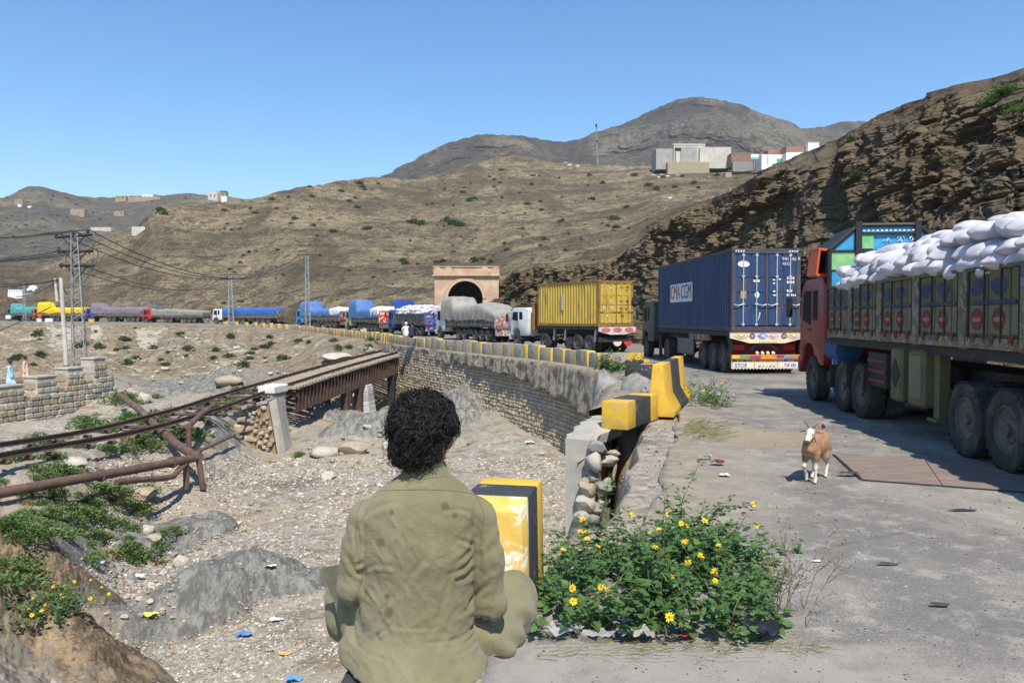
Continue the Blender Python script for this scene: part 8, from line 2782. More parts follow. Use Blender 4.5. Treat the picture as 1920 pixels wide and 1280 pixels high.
# ---------------------------------------------------------------- weeds and shrubs, each its own plant
def tuft_mesh(name, n, rad, h, lf, mat_, seed, flat=.6):
 r_ = random.Random(seed)
 it = []
 for k in range(n):
  a, q = r_.uniform(0, 2 * math.pi), r_.random() ** .6
  rr = rad * q
  top = h * (1 - flat * q * q) * r_.uniform(.15, 1.0)
  lump = .75 + .35 * math.sin(a * 3 + seed) * q
  p = Vector((rr * math.cos(a) * lump, rr * math.sin(a) * lump, top))
  d = Vector((math.cos(a) * (.4 + q), math.sin(a) * (.4 + q), r_.uniform(-.2, 1.2))).normalized()
  it.append((orient(d, roll=r_.uniform(-1, 1)), r_.uniform(.6, 1.25) * lf, p))
 return leaves_mesh(it, mat_, name)
W_M = [tuft_mesh('weed_clump', 620, .55, .36, .07, M_WEED, k) for k in range(4)] + [tuft_mesh('weed_clump', 320, .5, .28, .08, M_STRAWL, 9)]
S_M = [tuft_mesh('shrub', 300, 1.0, .85, .26, M_LEAFD, 20 + k, .45) for k in range(4)]
def put_plant(kind, hit, s, label, group, name, idx=None):
 o = bpy.data.objects.new(name, kind)
 col.objects.link(o)
 o.location = hit - Vector((0, 0, .06 * s))
 o.rotation_euler = (0, 0, r_.uniform(0, 6.28))
 o.scale = (s * r_.uniform(.8, 1.3), s * r_.uniform(.8, 1.3), s * r_.uniform(.75, 1.2))
 tag(o, label, 'plant' if name == 'weed_clump' else 'shrub', group)
r_ = random.Random(41)
zones = [((0, 925, 130, 1010), 26, 'green weed clump on the bank just below the long rusty pipe'), ((120, 905, 330, 1000), 24, 'green weed clump between the long pipe and the slate ribs'), ((150, 775, 380, 850), 26, 'green weed clump growing between the hanging rails and the pipe'),
   ((0, 820, 150, 915), 18, 'weed clump on the bank under the rails at the left edge'), ((370, 735, 470, 805), 18, 'green weed clump in the hollow left of the wing wall'), ((140, 990, 260, 1060), 12, 'weed clump beside the brown outcrop'), ((0, 1060, 130, 1150), 12, 'weed clump growing on the brown rocks'),
   ((225, 745, 330, 800), 8, 'weed clump at the foot of the battlement wall'), ((560, 850, 590, 858), 2, 'round grass tuft on the gravel in front of the abutment'), ((250, 1010, 300, 1060), 5, 'small weed tuft among the loose stones')]
for (x0, y0, x1, y1), n, lb in zones:
 for k in range(n):
  px, py = r_.uniform(x0, x1), r_.uniform(y0, y1)
  h = seen(px, py, [ground_bvh])
  if h:
   s = r_.uniform(.38, .95) * (h[1] / 22) ** .7
   put_plant(W_M[r_.randrange(4) if r_.random() < .82 else 4], h[0], s, lb, lb.replace('clump', 'clumps').replace('tuft', 'tufts'), 'weed_clump')
z2 = [((200, 612, 560, 690), 26, 'small shrub on the slope below the far road'), ((0, 610, 200, 690), 16, 'small shrub on the slope left of the white pole'), ((560, 600, 720, 660), 22, 'green shrub on the verge by the bridge end of the road')]
for (x0, y0, x1, y1), n, lb in z2:
 for k in range(n):
  h = seen(r_.uniform(x0, x1), r_.uniform(y0, y1), [ground_bvh])
  if h and h[0].y > 50:
   put_plant(S_M[r_.randrange(4)], h[0], r_.uniform(.3, .75) * (h[1] / 100) ** .5, lb, lb.replace('shrub', 'shrubs'), 'shrub')
spots = [(675, 345, 8), (680, 352, 7), (552, 412, 6), (588, 424, 5), (625, 435, 8), (690, 430, 9), (775, 418, 9), (790, 421, 8), (850, 420, 10), (862, 424, 9), (838, 416, 8), (880, 378, 6), (888, 374, 6), (545, 330 + 90, 4), (470, 392, 4), (1055, 415, 5), (988, 384, 5), (1110, 375, 6), (1150, 412, 8), (1155, 428, 8), (1140, 425, 6), (1050, 418, 5), (1215, 350, 7), (1230, 357, 7), (1265, 352, 6), (1175, 390, 5), (1130, 345, 5),
   (1105, 330, 5), (1330, 320, 7), (1300, 345, 6), (1345, 330, 6), (830, 492, 8), (818, 494, 6), (890, 490, 9), (905, 488, 7), (920, 492, 6), (760, 495, 7), (755, 490, 6), (740, 510, 4), (700, 520, 4), (510, 375, 6), (585, 370, 5), (640, 360, 6), (670, 390, 6), (655, 378, 4), (770, 330, 5), (940, 320, 5), (1000, 330, 4), (868, 362, 5), (600, 480, 4), (520, 470, 4), (450, 430, 4), (480, 400, 5), (420, 395, 5), (300, 395, 8), (308, 402, 8), (1060, 470, 4), (1020, 450, 5), (980, 430, 4), (950, 470, 5), (1015, 395, 4), (1090, 450, 4), (1190, 330, 5)]
lands = [hill_bvh, cliff_bvh, ground_bvh]
for k in range(150):
 spots.append((r_.uniform(420, 1390), r_.uniform(330, 580), r_.uniform(1.6, 4)))
for px, py, w in spots:
 h = seen(px, py, lands)
 if h and h[0].y > 60:
  s = w * h[0].y / FPX / .82
  put_plant(S_M[r_.randrange(4)], h[0], s, 'green shrub on the dry hill above the tunnel and the lorries' if py < 480 else 'green shrub low on the hill behind the lorries', 'shrubs on the dry hill', 'shrub')
for k in range(75):
 px, py = r_.uniform(0, 420), r_.uniform(362, 470)
 h = seen(px, py, [far_bvh, hill_bvh])
 if h and h[0].y > 330:
  put_plant(S_M[r_.randrange(4)], h[0], r_.uniform(1.5, 3.4) * h[0].y / FPX, 'dark scrub bush dotting the far hills at the left', 'scrub on the far hills', 'shrub')
for px, py, w, lb in ((1885, 175, 26, 'bright green bush on the grassy top of the rock face'), (1860, 195, 22, 'green bush just below the one at the top of the rock face'), (1905, 205, 20, 'green bush at the right edge on top of the rock face'), (1575, 250, 9, 'olive bush on the crest of the rock face'), (1600, 265, 8, 'dry bush on the upper slope of the rock face'), (1610, 330, 14, 'dark bush in a cleft of the rock face'), (1760, 300, 13, 'grey green bush hanging on the rock face'), (1590, 345, 12, 'low dark bush under the cleft of the rock face'), (1240, 430, 5, 'bush where the rock face meets the grassy hill')):
 for q in range(2):
  h = seen(px + r_.uniform(-8, 8), py + r_.uniform(-5, 5), [cliff_bvh, hill_bvh])
  if h:
   put_plant(W_M[r_.randrange(4)] if py < 260 else S_M[r_.randrange(4)], h[0], w * h[0].y / FPX * (1.9 if py < 260 else 1.0), lb, lb, 'shrub')
tag(tuft_mesh and link('shrub', S_M[0], None, at(958, 440 + 120, 98.5)), 'dark shrub clinging beside the tunnel portal', 'shrub')
_t = at(20 + 5, 538, 230)
_o = tag(link('round_tree', S_M[1], None, _t), 'round dark tree above the white fort', 'tree')
_o.scale = (1.3, 1.3, 1.9)
# ================================================================ loose stones and gravel
r_ = random.Random(51)
ROCKS = [MB().rock((0, 0, 0), (1, 1, 1), 200 + k, 2, .35).mesh('stone', (M_STONE, M_STONE2, M_STONE3, M_STONE2, M_STONE, M_STONE3)[k % 6], smooth='auto') for k in range(9)]
named = [(138, 866, 48, 28, 'white boulder among the weeds between the rails and the pipe', 1), (430, 712, 52, 20, 'pale flat boulder lying beside the bridge rails', 1), (268, 745, 36, 26, 'angular tan block below the battlement wall', 0), (248, 735, 24, 20, 'tan stone tumbled at the end of the battlement wall', 0), (275, 922, 46, 22, 'flat tan slab propped below the hooked pipe', 0), (112, 700 + 268, 30, 14, 'pale stone on the weedy bank', 1),
   (277, 990, 28, 20, 'pale pink stone beside the upper slate rib', 0), (290, 1008, 30, 18, 'flat pale stone below the upper slate rib', 0), (610, 845, 60, 24, 'tan boulder on the gravel beside the abutment foot', 0), (665, 838, 60, 26, 'orange tan boulder in front of the bridge pier', 0), (735, 832, 40, 22, 'pale block on the gravel left of the head of the man', 1), (615, 890, 30, 22, 'pale stone standing on the gravel left of the shoulder', 1), (458, 850, 14, 12, 'dark little stone on the sand before the wing wall', 2),
   (340, 1050, 34, 26, 'brown slab of rock leaning at the slate rib', 0), (248, 1078, 18, 20, 'brown upright stone in the rubble patch', 2), (630, 666, 56, 14, 'long white slab on the slope above the bridge', 1), (690, 655, 30, 12, 'rubble block where the rails meet the road wall', 2), (735, 655, 18, 26, 'pale post stone at the end of the bridge', 0), (1210, 735, 20, 20, 'grey rock under the tipped kerb blocks', 2), (392, 810, 26, 12, 'flat dirt caked stone by the wing wall', 0), (310, 690, 18, 8, 'tan stone on the grey hollow behind the rails', 0)]
for px, py, w, hh, lb, k in named:
 h = seen(px, py + hh * .35, [ground_bvh])
 if not h:
  continue
 s = h[0].y / FPX
 o = link('boulder', ROCKS[(k + 3 * (px % 3)) % 9], None, h[0] + Vector((0, 0, hh * s * .22)))
 o.scale = (w * s, w * s * .8, hh * s * 1.15)
 o.rotation_euler = (0, 0, r_.uniform(-.4, .4))
 tag(o, lb, 'rock')
for (x0, y0, x1, y1, n, a, b, lb) in [(200, 1030, 330, 1160, 90, 5, 20, 'loose broken stone in the rubble patch between the outcrop and the slate'), (230, 900, 640, 1000, 46, 5, 14, 'loose stone on the gravel bed left of the sitting man'), (430, 1130, 640, 1280, 30, 5, 12, 'loose stone on the gravel near the parapet'), (560, 800, 760, 870, 26, 6, 22, 'rough block on the bed in front of the bridge pier'), (860, 740, 1060, 900, 30, 5, 14, 'fallen stone below the retaining wall'), (200, 620, 560, 720, 60, 5, 16, 'pale stone on the slope below the far road'), (0, 940, 200, 1010, 14, 6, 16, 'pale stone among the weeds below the pipe')]:
 for k in range(n):
  px, py = r_.uniform(x0, x1), r_.uniform(y0, y1)
  h = seen(px, py, [ground_bvh])
  if not h:
   continue
  s = h[0].y / FPX * r_.uniform(a, b) * (.6 + .4 * r_.random())
  o = link('stone', ROCKS[r_.randrange(9)], None, h[0] + Vector((0, 0, s * .15)))
  o.scale = (s, s * r_.uniform(.5, .9), s * r_.uniform(.35, .7))
  o.rotation_euler = (r_.uniform(-.3, .3), r_.uniform(-.3, .3), r_.uniform(0, 6))
  tag(o, lb, 'stone', lb.replace('stone', 'stones').replace('block', 'blocks'))
for px, py in [(1068, 310), (1060, 306), (1083, 312), (1110, 306), (1180, 335), (1225, 330), (1240, 328), (1252, 331), (1236, 333), (1270, 330), (1262, 326), (1330, 333), (955, 291), (958, 290), (1256, 372), (770, 333), (765, 330), (720, 331), (1420, 330)]:
 h = seen(px, py, [hill_bvh])
 if h:
  s = h[0].y / FPX * r_.uniform(5, 12)
  o = link('stone', ROCKS[1 + 3 * r_.randrange(2)], None, h[0])
  o.scale = (s, s, s * .55)
  tag(o, 'white rock on the crest of the dry hill', 'stone', 'white rocks on the hill crest')
def on_rib(x, y):
 for (cx, cy, cz, L, W, Hh, ang, pw) in RIBS:
  u, v = (x - cx) * math.cos(ang) + (y - cy) * math.sin(ang), -(x - cx) * math.sin(ang) + (y - cy) * math.cos(ang)
  if abs(u / L) ** 2.6 + (v / W) ** 2 < .85:
   return rs.rand() < .96
 return False
def pebbles(name, label, pts, sizes, mats, seed):
 """thousands of small stones as one mesh"""
 rs = np.random.RandomState(seed)
 T = []
 for k in range(8):
  V, F = ico(1)
  P = V * (1 + .35 * (rs.rand(len(V), 1) - .5)) * np.array([1, rs.uniform(.5, .9), rs.uniform(.3, .65)])
  c, s = math.cos(k), math.sin(k)
  T.append(P @ np.array([[c, s, 0], [-s, c, 0], [0, 0, 1]]))
 n = len(pts)
 which = rs.randint(0, 8, n)
 Vt = np.stack(T)[which] * (sizes[:, None, None] / 2)
 a = rs.rand(n) * .7 - .35
 Vt[..., 2] += Vt[..., 0] * a[:, None]
 V = Vt + pts[:, None]
 F0 = ico(1)[1]
 nv = len(T[0])
 F = (F0[None] + (np.arange(n) * nv)[:, None, None]).reshape(-1, 3)
 fm = np.repeat(rs.choice(len(mats), n), len(F0))
 o = link(name, arr_mesh(name, V.reshape(-1, 3), F, mats, False, fm))
 return tag(o, label, None, None, 'stuff')
def stone_mat(n, c):
 return paint(n, c, tuple(q * .75 for q in c), 3, .92, kind='world', spec=.15)
G_MATS = [stone_mat('gravel_pale', (.50, .45, .37)), stone_mat('gravel_tan', (.36, .29, .21)), stone_mat('gravel_grey', (.27, .255, .225)), stone_mat('gravel_white', (.62, .58, .51)), stone_mat('gravel_brown', (.24, .17, .115)), stone_mat('gravel_pale_two', (.45, .40, .32))]
rs = np.random.RandomState(9)
pts, sz = [], []
N_ = 52000
pxs, pys = rs.uniform(150, 1100, N_), 860 + (1330 - 860) * rs.rand(N_) ** 1.15
den = fbm(np.stack([pxs / 130, pys / 60, pxs * 0], -1), 4, 61)
rays_ = np.stack([np.array(ray(a, b)) for a, b in zip(pxs, pys)])
for i in range(N_):
 if den[i] < -.28 and rs.rand() < .75:
  continue
 d = Vector(rays_[i]).normalized()
 h = ground_bvh.ray_cast(Vector((0, 0, CAM_H)), d)
 if h[0] and h[1].z > .55 and h[0].z < -1.9 and h[0].y < 48 and not on_rib(h[0].x, h[0].y):
  s = h[0].y / FPX * (2.2 + 7.5 * rs.rand() ** 3.2) * (1 if rs.rand() < .97 else 1.8)
  pts.append((h[0].x, h[0].y, h[0].z + s * .06))
  sz.append(s)
pebbles('gravel', 'pale broken gravel covering the dry river bed', np.array(pts), np.array(sz), G_MATS, 3)
pts, sz = [], []
for i in range(20000):
 px, py = rs.uniform(1000, 1960), 790 + 520 * rs.rand() ** 1.1
 p = gat(px, py)
 if p.y > 17 or p.x > 6.2:
  continue
 verge = p.x < .75 + .19 * (p.y - 5.0) + .5 * rs.randn() * .6 and p.y > 6
 if not verge and rs.rand() < .83:
  continue
 z = rz_at(p.x, p.y)
 if z < -.3:
  continue
 s = p.y / FPX * (1.6 + (6.0 if verge else 5.0) * rs.rand() ** 4)
 pts.append((p.x, p.y, z + s * .05))
 sz.append(s)
R_MATS = [stone_mat('grit_dark', (.07, .065, .06)), stone_mat('grit_grey', (.20, .19, .17)), stone_mat('grit_black', (.04, .038, .036)), stone_mat('grit_pale', (.46, .42, .36)), stone_mat('grit_dun', (.30, .26, .20))]
pebbles('grit', 'dark grit and small chips scattered on the road', np.array(pts), np.array(sz), R_MATS, 4)
# ================================================================ slab in the road, drain edge, scraps
sl = thing('road_slab', 'worn reddish concrete slab with a cross joint let into the road by the lorry wheels', 'slab')
M_SLAB = Mat('red_slab', .9, spec=.2)
_w = M_SLAB.co('world')
_st = M_SLAB.noise(2.0, 7, .7, M_SLAB.co('world', (1.0, 9.0, 1)))
_c = M_SLAB.mix(M_SLAB.step(_st, .36, .62), (.265, .198, .160), (.175, .135, .112))
_c = M_SLAB.mix(M_SLAB.math('MULTIPLY', M_SLAB.step(M_SLAB.noise(3.5, 7, .75, M_SLAB.co('world', (1, 7, 1))), .60, .70), .7), _c, (.52, .47, .42))
M_SLAB.set('Base Color', _c)
M_SLAB.bump(_st, .4, .01)
ca, cb, cc_, cd_ = gat(1565, 853), gat(1618, 900), gat(1990, 928), gat(1990, 880)
for k, (t0, t1) in enumerate(((0, .42), (.425, 1.0))):
 q = [ca.lerp(cd_, t0), cb.lerp(cc_, t0), cb.lerp(cc_, t1), ca.lerp(cd_, t1)]
 hexa(MB(), [p + Vector((0, 0, -.15)) for p in q], [p + Vector((0, 0, .014)) for p in q]).build('slab_panel', M_SLAB.m, sl)
g_ = MB()
for a, b in ((ca, cb), (cb, cc_)):
 n = (b - a).normalized().cross(Vector((0, 0, 1)))
 q = [a + n * .0, b + n * .0, b + n * .035, a + n * .035]
 hexa(g_, [p + Vector((0, 0, -.1)) for p in q], [p + Vector((0, 0, .011)) for p in q])
g_.build('joint', M_BLACK, sl)
def scrap(name, label, px, py, w, d, mat_, cat='litter', z=0.0, h=.3, seed=1, surf=None, sharp=1.0, lift=.0):
 """a crumpled sheet lying on the ground"""
 hit = seen(px, py, surf or [ground_bvh, road_bvh])
 p = hit[0]
 n = 9
 P = np.zeros((n, n, 3))
 r_ = random.Random(seed)
 a = r_.uniform(0, 3)
 for i in range(n):
  for j in range(n):
   u, v = i / (n - 1) - .5, j / (n - 1) - .5
   k = 1 - .35 * abs(u * v) * 4 * r_.random()
   P[i, j] = (w * (u * math.cos(a) - v * math.sin(a) * .8) * k, d * (u * math.sin(a) + v * math.cos(a)) * k, 0)
 nz = fbm(P.reshape(-1, 3) * (3.2 / max(w, d)) + seed * 5, 4, seed, .6, ridged=True).reshape(n, n)
 P[..., 2] = np.maximum(0, (nz * .5 + .5)) * h * max(w, d) + .006 + lift
 o = link(name, grid_mesh(name, P, mat_, 'film' in mat_.name), None, p)
 return tag(o, label, cat)
M_BAGB = paint('black_film', (.012, .012, .014), (.02, .02, .022), 5, .3, spec=.5)
M_BAGC = Mat('clear_film', .25, spec=.5)
M_BAGC.set('Base Color', (.62, .62, .62))
M_BAGC.set('Alpha', .45)
M_BAGC = M_BAGC.m
M_RUBB = paint('torn_film_grey', (.36, .33, .30), (.22, .20, .18), 8, .5)
rb = [road_bvh]
scrap('plastic_bag', 'crumpled black plastic bag under the right end of the bush', 1432, 1205, .26, .16, M_BAGB, h=.55, seed=3)
scrap('plastic_bag', 'torn clear plastic film under the left end of the bush', 1050, 1198, .28, .14, M_BAGC, h=.35, seed=4)
scrap('plastic_bag', 'dirty grey film bunched under the middle of the bush', 1190, 1205, .30, .12, M_RUBB, h=.35, seed=5)
scrap('plastic_bag', 'clear film scrap beside the red wrapper', 1120, 1204, .22, .12, M_BAGC, h=.35, seed=6)
scrap('wrapper', 'red food wrapper under the bush', 1290, 1200, .12, .07, paint('red_foil', (.62, .05, .04), (.55, .03, .03), 8, .35, spec=.5), h=.35, seed=7)
scrap('wrapper', 'pale blue wrapper scrap under the bush', 1175, 1178, .09, .06, paint('pale_blue_foil', (.50, .66, .80), rough=.4), h=.35, seed=8, lift=.03)
scrap('wrapper', 'white wrapper lying on the road right of the bush', 1532, 1053, .10, .045, M_WHITE, h=.08, seed=9)
scrap('wrapper', 'white paper scrap by the dark cloth on the verge', 1358, 893, .16, .12, M_WHITE, h=.2, seed=10)
scrap('cloth_scrap', 'dark red cloth rag on the dusty verge', 1345, 872, .24, .14, paint('maroon_cloth', (.16, .03, .05), (.10, .02, .03), 6, .9), h=.3, seed=11)
scrap('cloth_scrap', 'grey stick like rag trailing from the red rag', 1322, 862, .24, .10, M_RUBB, h=.3, seed=12)
scrap('tyre_scrap', 'curl of black tyre rubber on the road near the slab', 1592, 893, .30, .12, M_TYRE, h=.2, seed=13)
scrap('tyre_scrap', 'flat black rubber shred on the open road', 1805, 958, .30, .06, M_TYRE, h=.06, seed=14)
scrap('tyre_scrap', 'small black rubber lump on the open road', 1762, 1138, .14, .05, M_TYRE, h=.2, seed=15)
scrap('tyre_scrap', 'thin black rubber sliver on the road', 1665, 1060, .22, .04, M_TYRE, h=.1, seed=16)
for px, py, lb, c_, w in ((458, 1193, 'blue plastic scrap on the gravel', (.08, .25, .72), .30), (552, 1277, 'second blue plastic scrap by the parapet', (.10, .30, .70), .28), (518, 1165, 'white paper scrap on the gravel', (.80, .80, .78), .26), (280, 1157, 'yellow green plastic scrap on the sand', (.70, .75, .12), .35), (505, 1065, 'white scrap on the edge of the slate rib', (.80, .78, .75), .3), (175, 1062, 'bluish plastic litter beside the weeds', (.42, .48, .66), .45), (255, 1085, 'pale bottle litter in the rubble patch', (.62, .66, .72), .4), (535, 1228, 'orange paper scrap on the gravel', (.62, .34, .10), .22), (840, 917, 'white scrap on the gravel by the man', (.78, .78, .76), .5), (995, 832, 'white bag caught below the retaining wall', (.80, .80, .80), .5)):
 scrap('litter_scrap', lb, px, py, w, w * .55, paint('scrap_' + lb.split()[0] + str(px), c_, tuple(q * .8 for q in c_), 8, .5), h=.3, seed=px, surf=[ground_bvh])
r_ = random.Random(91)
st = thing('straw_scatter', 'dry straw and stalks scattered at the foot of the bush', 'straw')
mb = MB()
for k in range(150):
 px, py = r_.uniform(1000, 1540), 1212 + abs(r_.gauss(0, 14))
 p = gat(px, py)
 a = r_.gauss(0, .5)
 L = r_.uniform(.03, .16)
 mb.cyl((p.x, p.y, .03), (p.x + L * math.cos(a), p.y + L * math.sin(a), .032 + r_.uniform(0, .02)), .0016, n=3)
mb.build('stalk', M_STRAWL, st, fix=False)['kind'] = 'stuff'
dr = MB()
for k in range(70):                                   # straw heap on the torn verge edge
 p = gat(r_.uniform(1265, 1345), r_.uniform(790, 830))
 a = r_.gauss(.4, .4)
 L = r_.uniform(.2, .5)
 dr.cyl((p.x, p.y, .02), (p.x + L * math.cos(a), p.y + L * math.sin(a), .05 + r_.uniform(0, .06)), .006, n=3)
tag(dr.build('straw', M_STRAWL, None, fix=False), None, None, None, 'stuff')
# ================================================================ far buildings
M_BLOCKW = paint('grey_blockwork', (.36, .345, .31), (.29, .275, .25), .4, .95, bump=.3, bscale=3, dirt=(.22, .20, .17), dscale=.3)
M_PLAST = paint('pale_plaster', (.55, .51, .44), (.46, .42, .36), .3, .95, dirt=(.34, .30, .25), dscale=.25)
M_MUD = paint('mud_wall', (.36, .28, .19), (.28, .21, .15), .3, .95)
M_WALLW = paint('white_wall', (.78, .78, .76), (.66, .66, .64), .3, .9)
M_BRK = paint('brick_wall', (.30, .17, .12), (.23, .13, .095), .5, .95)
M_VOID = paint('dark_opening', (.02, .02, .02))
def hut(label, px0, px1, ytop, ybot, D, mat_, deep=None, name='house', cat='building', wins=(), roof=None, rz=0.0, door=None, side=None):
 a, b = at(px0, ybot, D), at(px1, ytop, D)
 w, h = b.x - a.x, b.z - a.z
 deep = deep or w * .7
 t = thing(name, label, cat, ((a.x + b.x) / 2, D + deep / 2, a.z), rz)
 wl_ = MB().box((0, 0, h / 2 - 1), (w, deep, h + 2)).build('wall', mat_, t)
 if roof:
  MB().box((0, 0, h + .12 * h * .2), (w * 1.03, deep * 1.03, h * .06 + .1)).build('roof', roof, t)
 for (u, v, ww_, hh_) in wins:
  f = MB().box((w * (u - .5), -deep / 2 - .03, h * v), (w * ww_, .10, h * hh_)).build('window', M_VOID, t)
 if door:
  u, ww_, hh_, dm = door
  MB().box((w * (u - .5), -deep / 2 - .04, h * hh_ / 2), (w * ww_, .12, h * hh_)).build('door', dm, t)
 return t, w, h, deep
hut('grey blockwork compound wall on the hill crest', 1230, 1270, 279, 310, 401, M_BLOCKW, 12)
t, w, h, dp = hut('unfinished grey block building with an open upper bay on the hill crest', 1263, 1322, 272, 310, 400, M_PLAST, 14, wins=((.24, .78, .42, .16), (.05, .4, .03, .5)), roof=M_PLAST)
MB().box((-w * .02, -dp / 2 - .4, h * .45), (w * .5, .8, h * .9)).build('side_wing', M_BLOCKW, t)
hut('pale plastered compound wall right of the grey block building', 1312, 1371, 276, 308, 398.5, M_PLAST, 16)
hut('rough stone terrace wall below the compound', 1252, 1330, 304, 322, 397, M_STONE, 4, 'terrace_wall', 'wall')
hut('long reddish brick shed behind the compound', 1371, 1412, 288, 304, 392, M_BRK, 10, roof=M_MUD)
hut('low stone wall in front of the brick shed', 1374, 1412, 303, 314, 385, M_STONE3, 3, 'stone_wall', 'wall')
sg = thing('shop_sign', 'red white and turquoise shop board by the white market buildings', 'sign', at(1423, 296, 380))
MB().box((-2.0, 0, .6), (3.6, .3, 2.2)).build('board', M_WALLW, sg)
MB().box((-2.0, -.17, -.2), (3.5, .06, .9)).build('panel', paint('turquoise_sign', (.20, .55, .55)), sg)
MB().box((1.6, 0, .4), (3.6, .3, 3.0)).build('board', paint('red_sign', (.60, .12, .14)), sg)
MB().box((1.6, -.17, -.2), (3.4, .06, 1.2)).build('panel', paint('blue_sign', (.25, .35, .50)), sg)
MB().box((-2, 0, -2.6), (.2, .2, 4)).box((1.6, 0, -2.8), (.2, .2, 4)).build('post', M_GALV, sg)['kind'] = 'stuff'
hut('white market building with a green shutter on the hill', 1428, 1474, 290, 310, 376, M_WALLW, 9, door=(.72, .2, .6, paint('green_shutter', (.12, .40, .24))), wins=((.25, .5, .02, .8),))
hut('reddish roofed market shed above the white building', 1440, 1476, 281, 292, 384, M_BRK, 8)
hut('white walled house with brick upper wall at the rock crest', 1474, 1514, 286, 306, 370, M_WALLW, 9, wins=((.62, .62, .05, .2),))
hut('brown brick parapet house at the rock crest', 1474, 1513, 274, 288, 373, M_BRK, 8)
hut('small white hut highest on the rock crest', 1515, 1536, 268, 284, 370, M_WALLW, 7, roof=M_WHITE)
hut('little stone hut on the grassy slope below the compound', 1360, 1372, 323, 332, 372, M_STONE, 3)
ft, w, h, dp = hut('white crenellated fort building by the far tunnel', 15, 44, 548, 574, 205, M_WALLW, 4.5, 'fort', 'building', wins=((.42, .42, .10, .30), (.62, .5, .04, .10), (.86, .5, .04, .10), (.2, .5, .04, .1)))
for k in range(7):
 MB().box((w * (-.44 + k * .147), -dp / 2 + .2, h + .35), (w * .085, .4, .75)).build('merlon', M_WALLW, ft)
tw, w, h, dp = hut('small white domed tower behind the fort', 50, 65, 541, 555, 214, M_WALLW, 2.2, 'tower', 'tower', wins=((.5, .62, .34, .34),))
MB().lathe([(w * .52, 0), (w * .48, h * .25), (w * .3, h * .42), (.01, h * .48)], (0, 0, h), n=14).build('dome', M_WALLW, tw, smooth=True)
tn = thing('tunnel_portal', 'small dark tunnel mouth at the far left edge', 'tunnel', at(11, 551, 222))
s = 222 / FPX
MB().prism([(9.5 * s * math.cos(q), 9.5 * s * math.sin(q) + 2 * s) for q in np.linspace(0, math.pi, 14)] + [(-9.5 * s, -2 * s), (9.5 * s, -2 * s)], -.8, 3, 'XZ').build('surround', M_PLAST, tn)
MB().prism([(7.2 * s * math.cos(q), 7.2 * s * math.sin(q) + 2 * s) for q in np.linspace(0, math.pi, 14)] + [(-7.2 * s, -2 * s), (7.2 * s, -2 * s)], -.95, 2.5, 'XZ').build('mouth', M_VOID, tn)
hut('red roofed shed at the left edge below the fort', -14, 13, 562, 570, 200, paint('red_tin', (.40, .12, .11)), 4)
hut('low tan ruin right of the fort', 78, 88, 555, 567, 208, M_PLAST, 3)
hut('dark roofed lean to behind the yellow lorry', 88, 110, 558, 566, 206, M_BRK, 3)
for x0, x1, y0, y1, D, m_, lb in ((390, 408, 361, 375, 900, M_PLAST, 'tan house block on the far ridge'), (405, 424, 358, 374, 890, M_MUD, 'house with a roof canopy on the far ridge'), (415, 425, 368, 378, 870, M_WALLW, 'white lower house on the far ridge'), (216, 236, 367, 375, 900, M_MUD, 'mud walled house on the far skyline'), (266, 286, 365, 371, 900, M_WALLW, 'white topped house on the far skyline'), (240, 300, 369, 375, 905, M_MUD, 'long mud wall on the far skyline'), (28, 42, 374, 382, 860, M_MUD, 'pale house high on the far left hill'),
         (132, 158, 392, 402, 700, M_MUD, 'walled compound in the middle of the far left hill'), (214, 232, 396, 404, 690, M_MUD, 'pale compound in the saddle of the far hills'), (170, 208, 426, 430, 560, M_PLAST, 'long white wall on the lower far hill'), (247, 272, 425, 429, 540, M_PLAST, 'short white wall beside the brown hill shoulder'), (33, 40, 383, 387, 840, M_WALLW, 'small white hut on the far left hill'), (52, 58, 386, 389, 830, M_WALLW, 'tiny white hut right of the far left hut')):
 h = seen((x0 + x1) / 2, y1, [far_bvh, hill_bvh])
 D2 = h[0].y - (2 if x1 - x0 < 20 else 7) if h else D
 hut(lb, x0, x1, y0, y1 + 1, D2, m_, (x1 - x0) * D2 / FPX * .6, wins=((.3, .6, .1, .3), (.7, .6, .1, .3)) if x1 - x0 < 24 and x1 - x0 > 12 else ())
cn = thing('canopy', 'dark roof canopy on posts above the far ridge house', 'canopy', at(419, 359, 885))
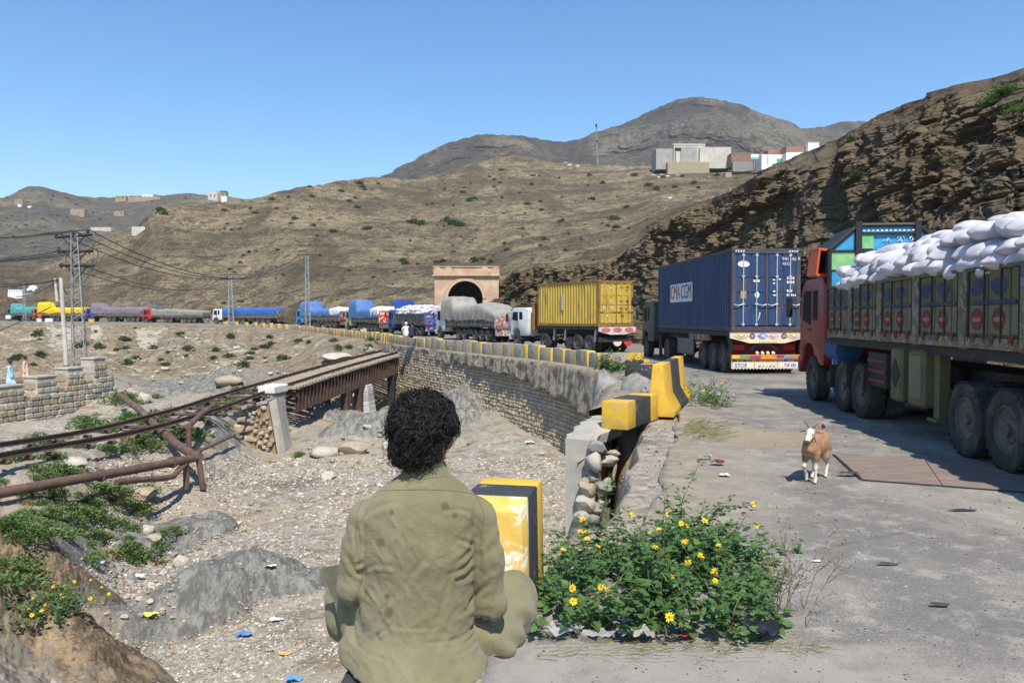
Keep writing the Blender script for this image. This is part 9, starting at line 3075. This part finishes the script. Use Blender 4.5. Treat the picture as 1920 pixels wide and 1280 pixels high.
MB().box((0, 0, 0), (6, 5, .6)).build('roof', M_DARKMETAL, cn)
for sg_ in (-1, 1):
 MB().box((sg_ * 2.4, 0, -2.2), (.5, .5, 4)).build('post', M_GALV, cn)
for k, (x0, x1, y0, y1, D, lb) in enumerate([(78, 152, 606, 662, 118, 'pale crumbling stone wall on the slope below the yellow lorry'), (165, 198, 606, 646, 122, 'short pale stone wall left of the shrub below the blue cab'), (245, 312, 612, 664, 104, 'pale rubble wall on the slope below the red cab lorry')]):
 t = thing('rubble_wall', lb, 'wall')
 n, m_ = 44, 30
 P = np.zeros((m_, n, 3))
 for i in range(m_):
  for j in range(n):
   u, v = j / (n - 1), i / (m_ - 1)
   nar = .18 * v * (1 - 2 * u)
   px, py = x0 + (x1 - x0) * (u + nar), y0 + (y1 - y0) * v
   h = seen(px, py, [ground_bvh])
   P[i, j] = (h[0] if h else at(px, py, D))[:]
 ed = np.minimum.outer(np.minimum(np.arange(m_), np.arange(m_)[::-1] * .6) / m_ * 3, np.minimum(np.arange(n), np.arange(n)[::-1]) / n * 3)
 P[..., 1] += .8 - 1.3 * sstep(.25, .55, ed + .75 * fbm(P.reshape(-1, 3) * .45, 4, 90 + k).reshape(m_, n)) - .25 * fbm(P.reshape(-1, 3) * .9, 4, 70 + k).reshape(m_, n)
 M_RW = paint('pale_rubble', (.44, .385, .30), (.30, .255, .19), .9, .95, bump=.9, bscale=2.0, bdist=.15, dirt=(.20, .165, .12), dscale=.8, kind='world')
 link('face', grid_mesh('face', P, M_RW, True, flip=True), t)
# ================================================================ the air
hz_ = Mat('thin_haze')
hz_.n.remove(hz_.b)
_pv = hz_.n.new('ShaderNodeVolumePrincipled')
_pv.inputs['Color'].default_value = (.90, .95, 1.0, 1)
_pv.inputs['Density'].default_value = .00011
_pv.inputs['Anisotropy'].default_value = .1
hz_.l.new(_pv.outputs[0], hz_.n['Material Output'].inputs['Volume'])
_b = MB().box((0, 750, 232), (5400, 4300, 494)).build('haze', hz_.m)
tag(_b, kind='stuff')
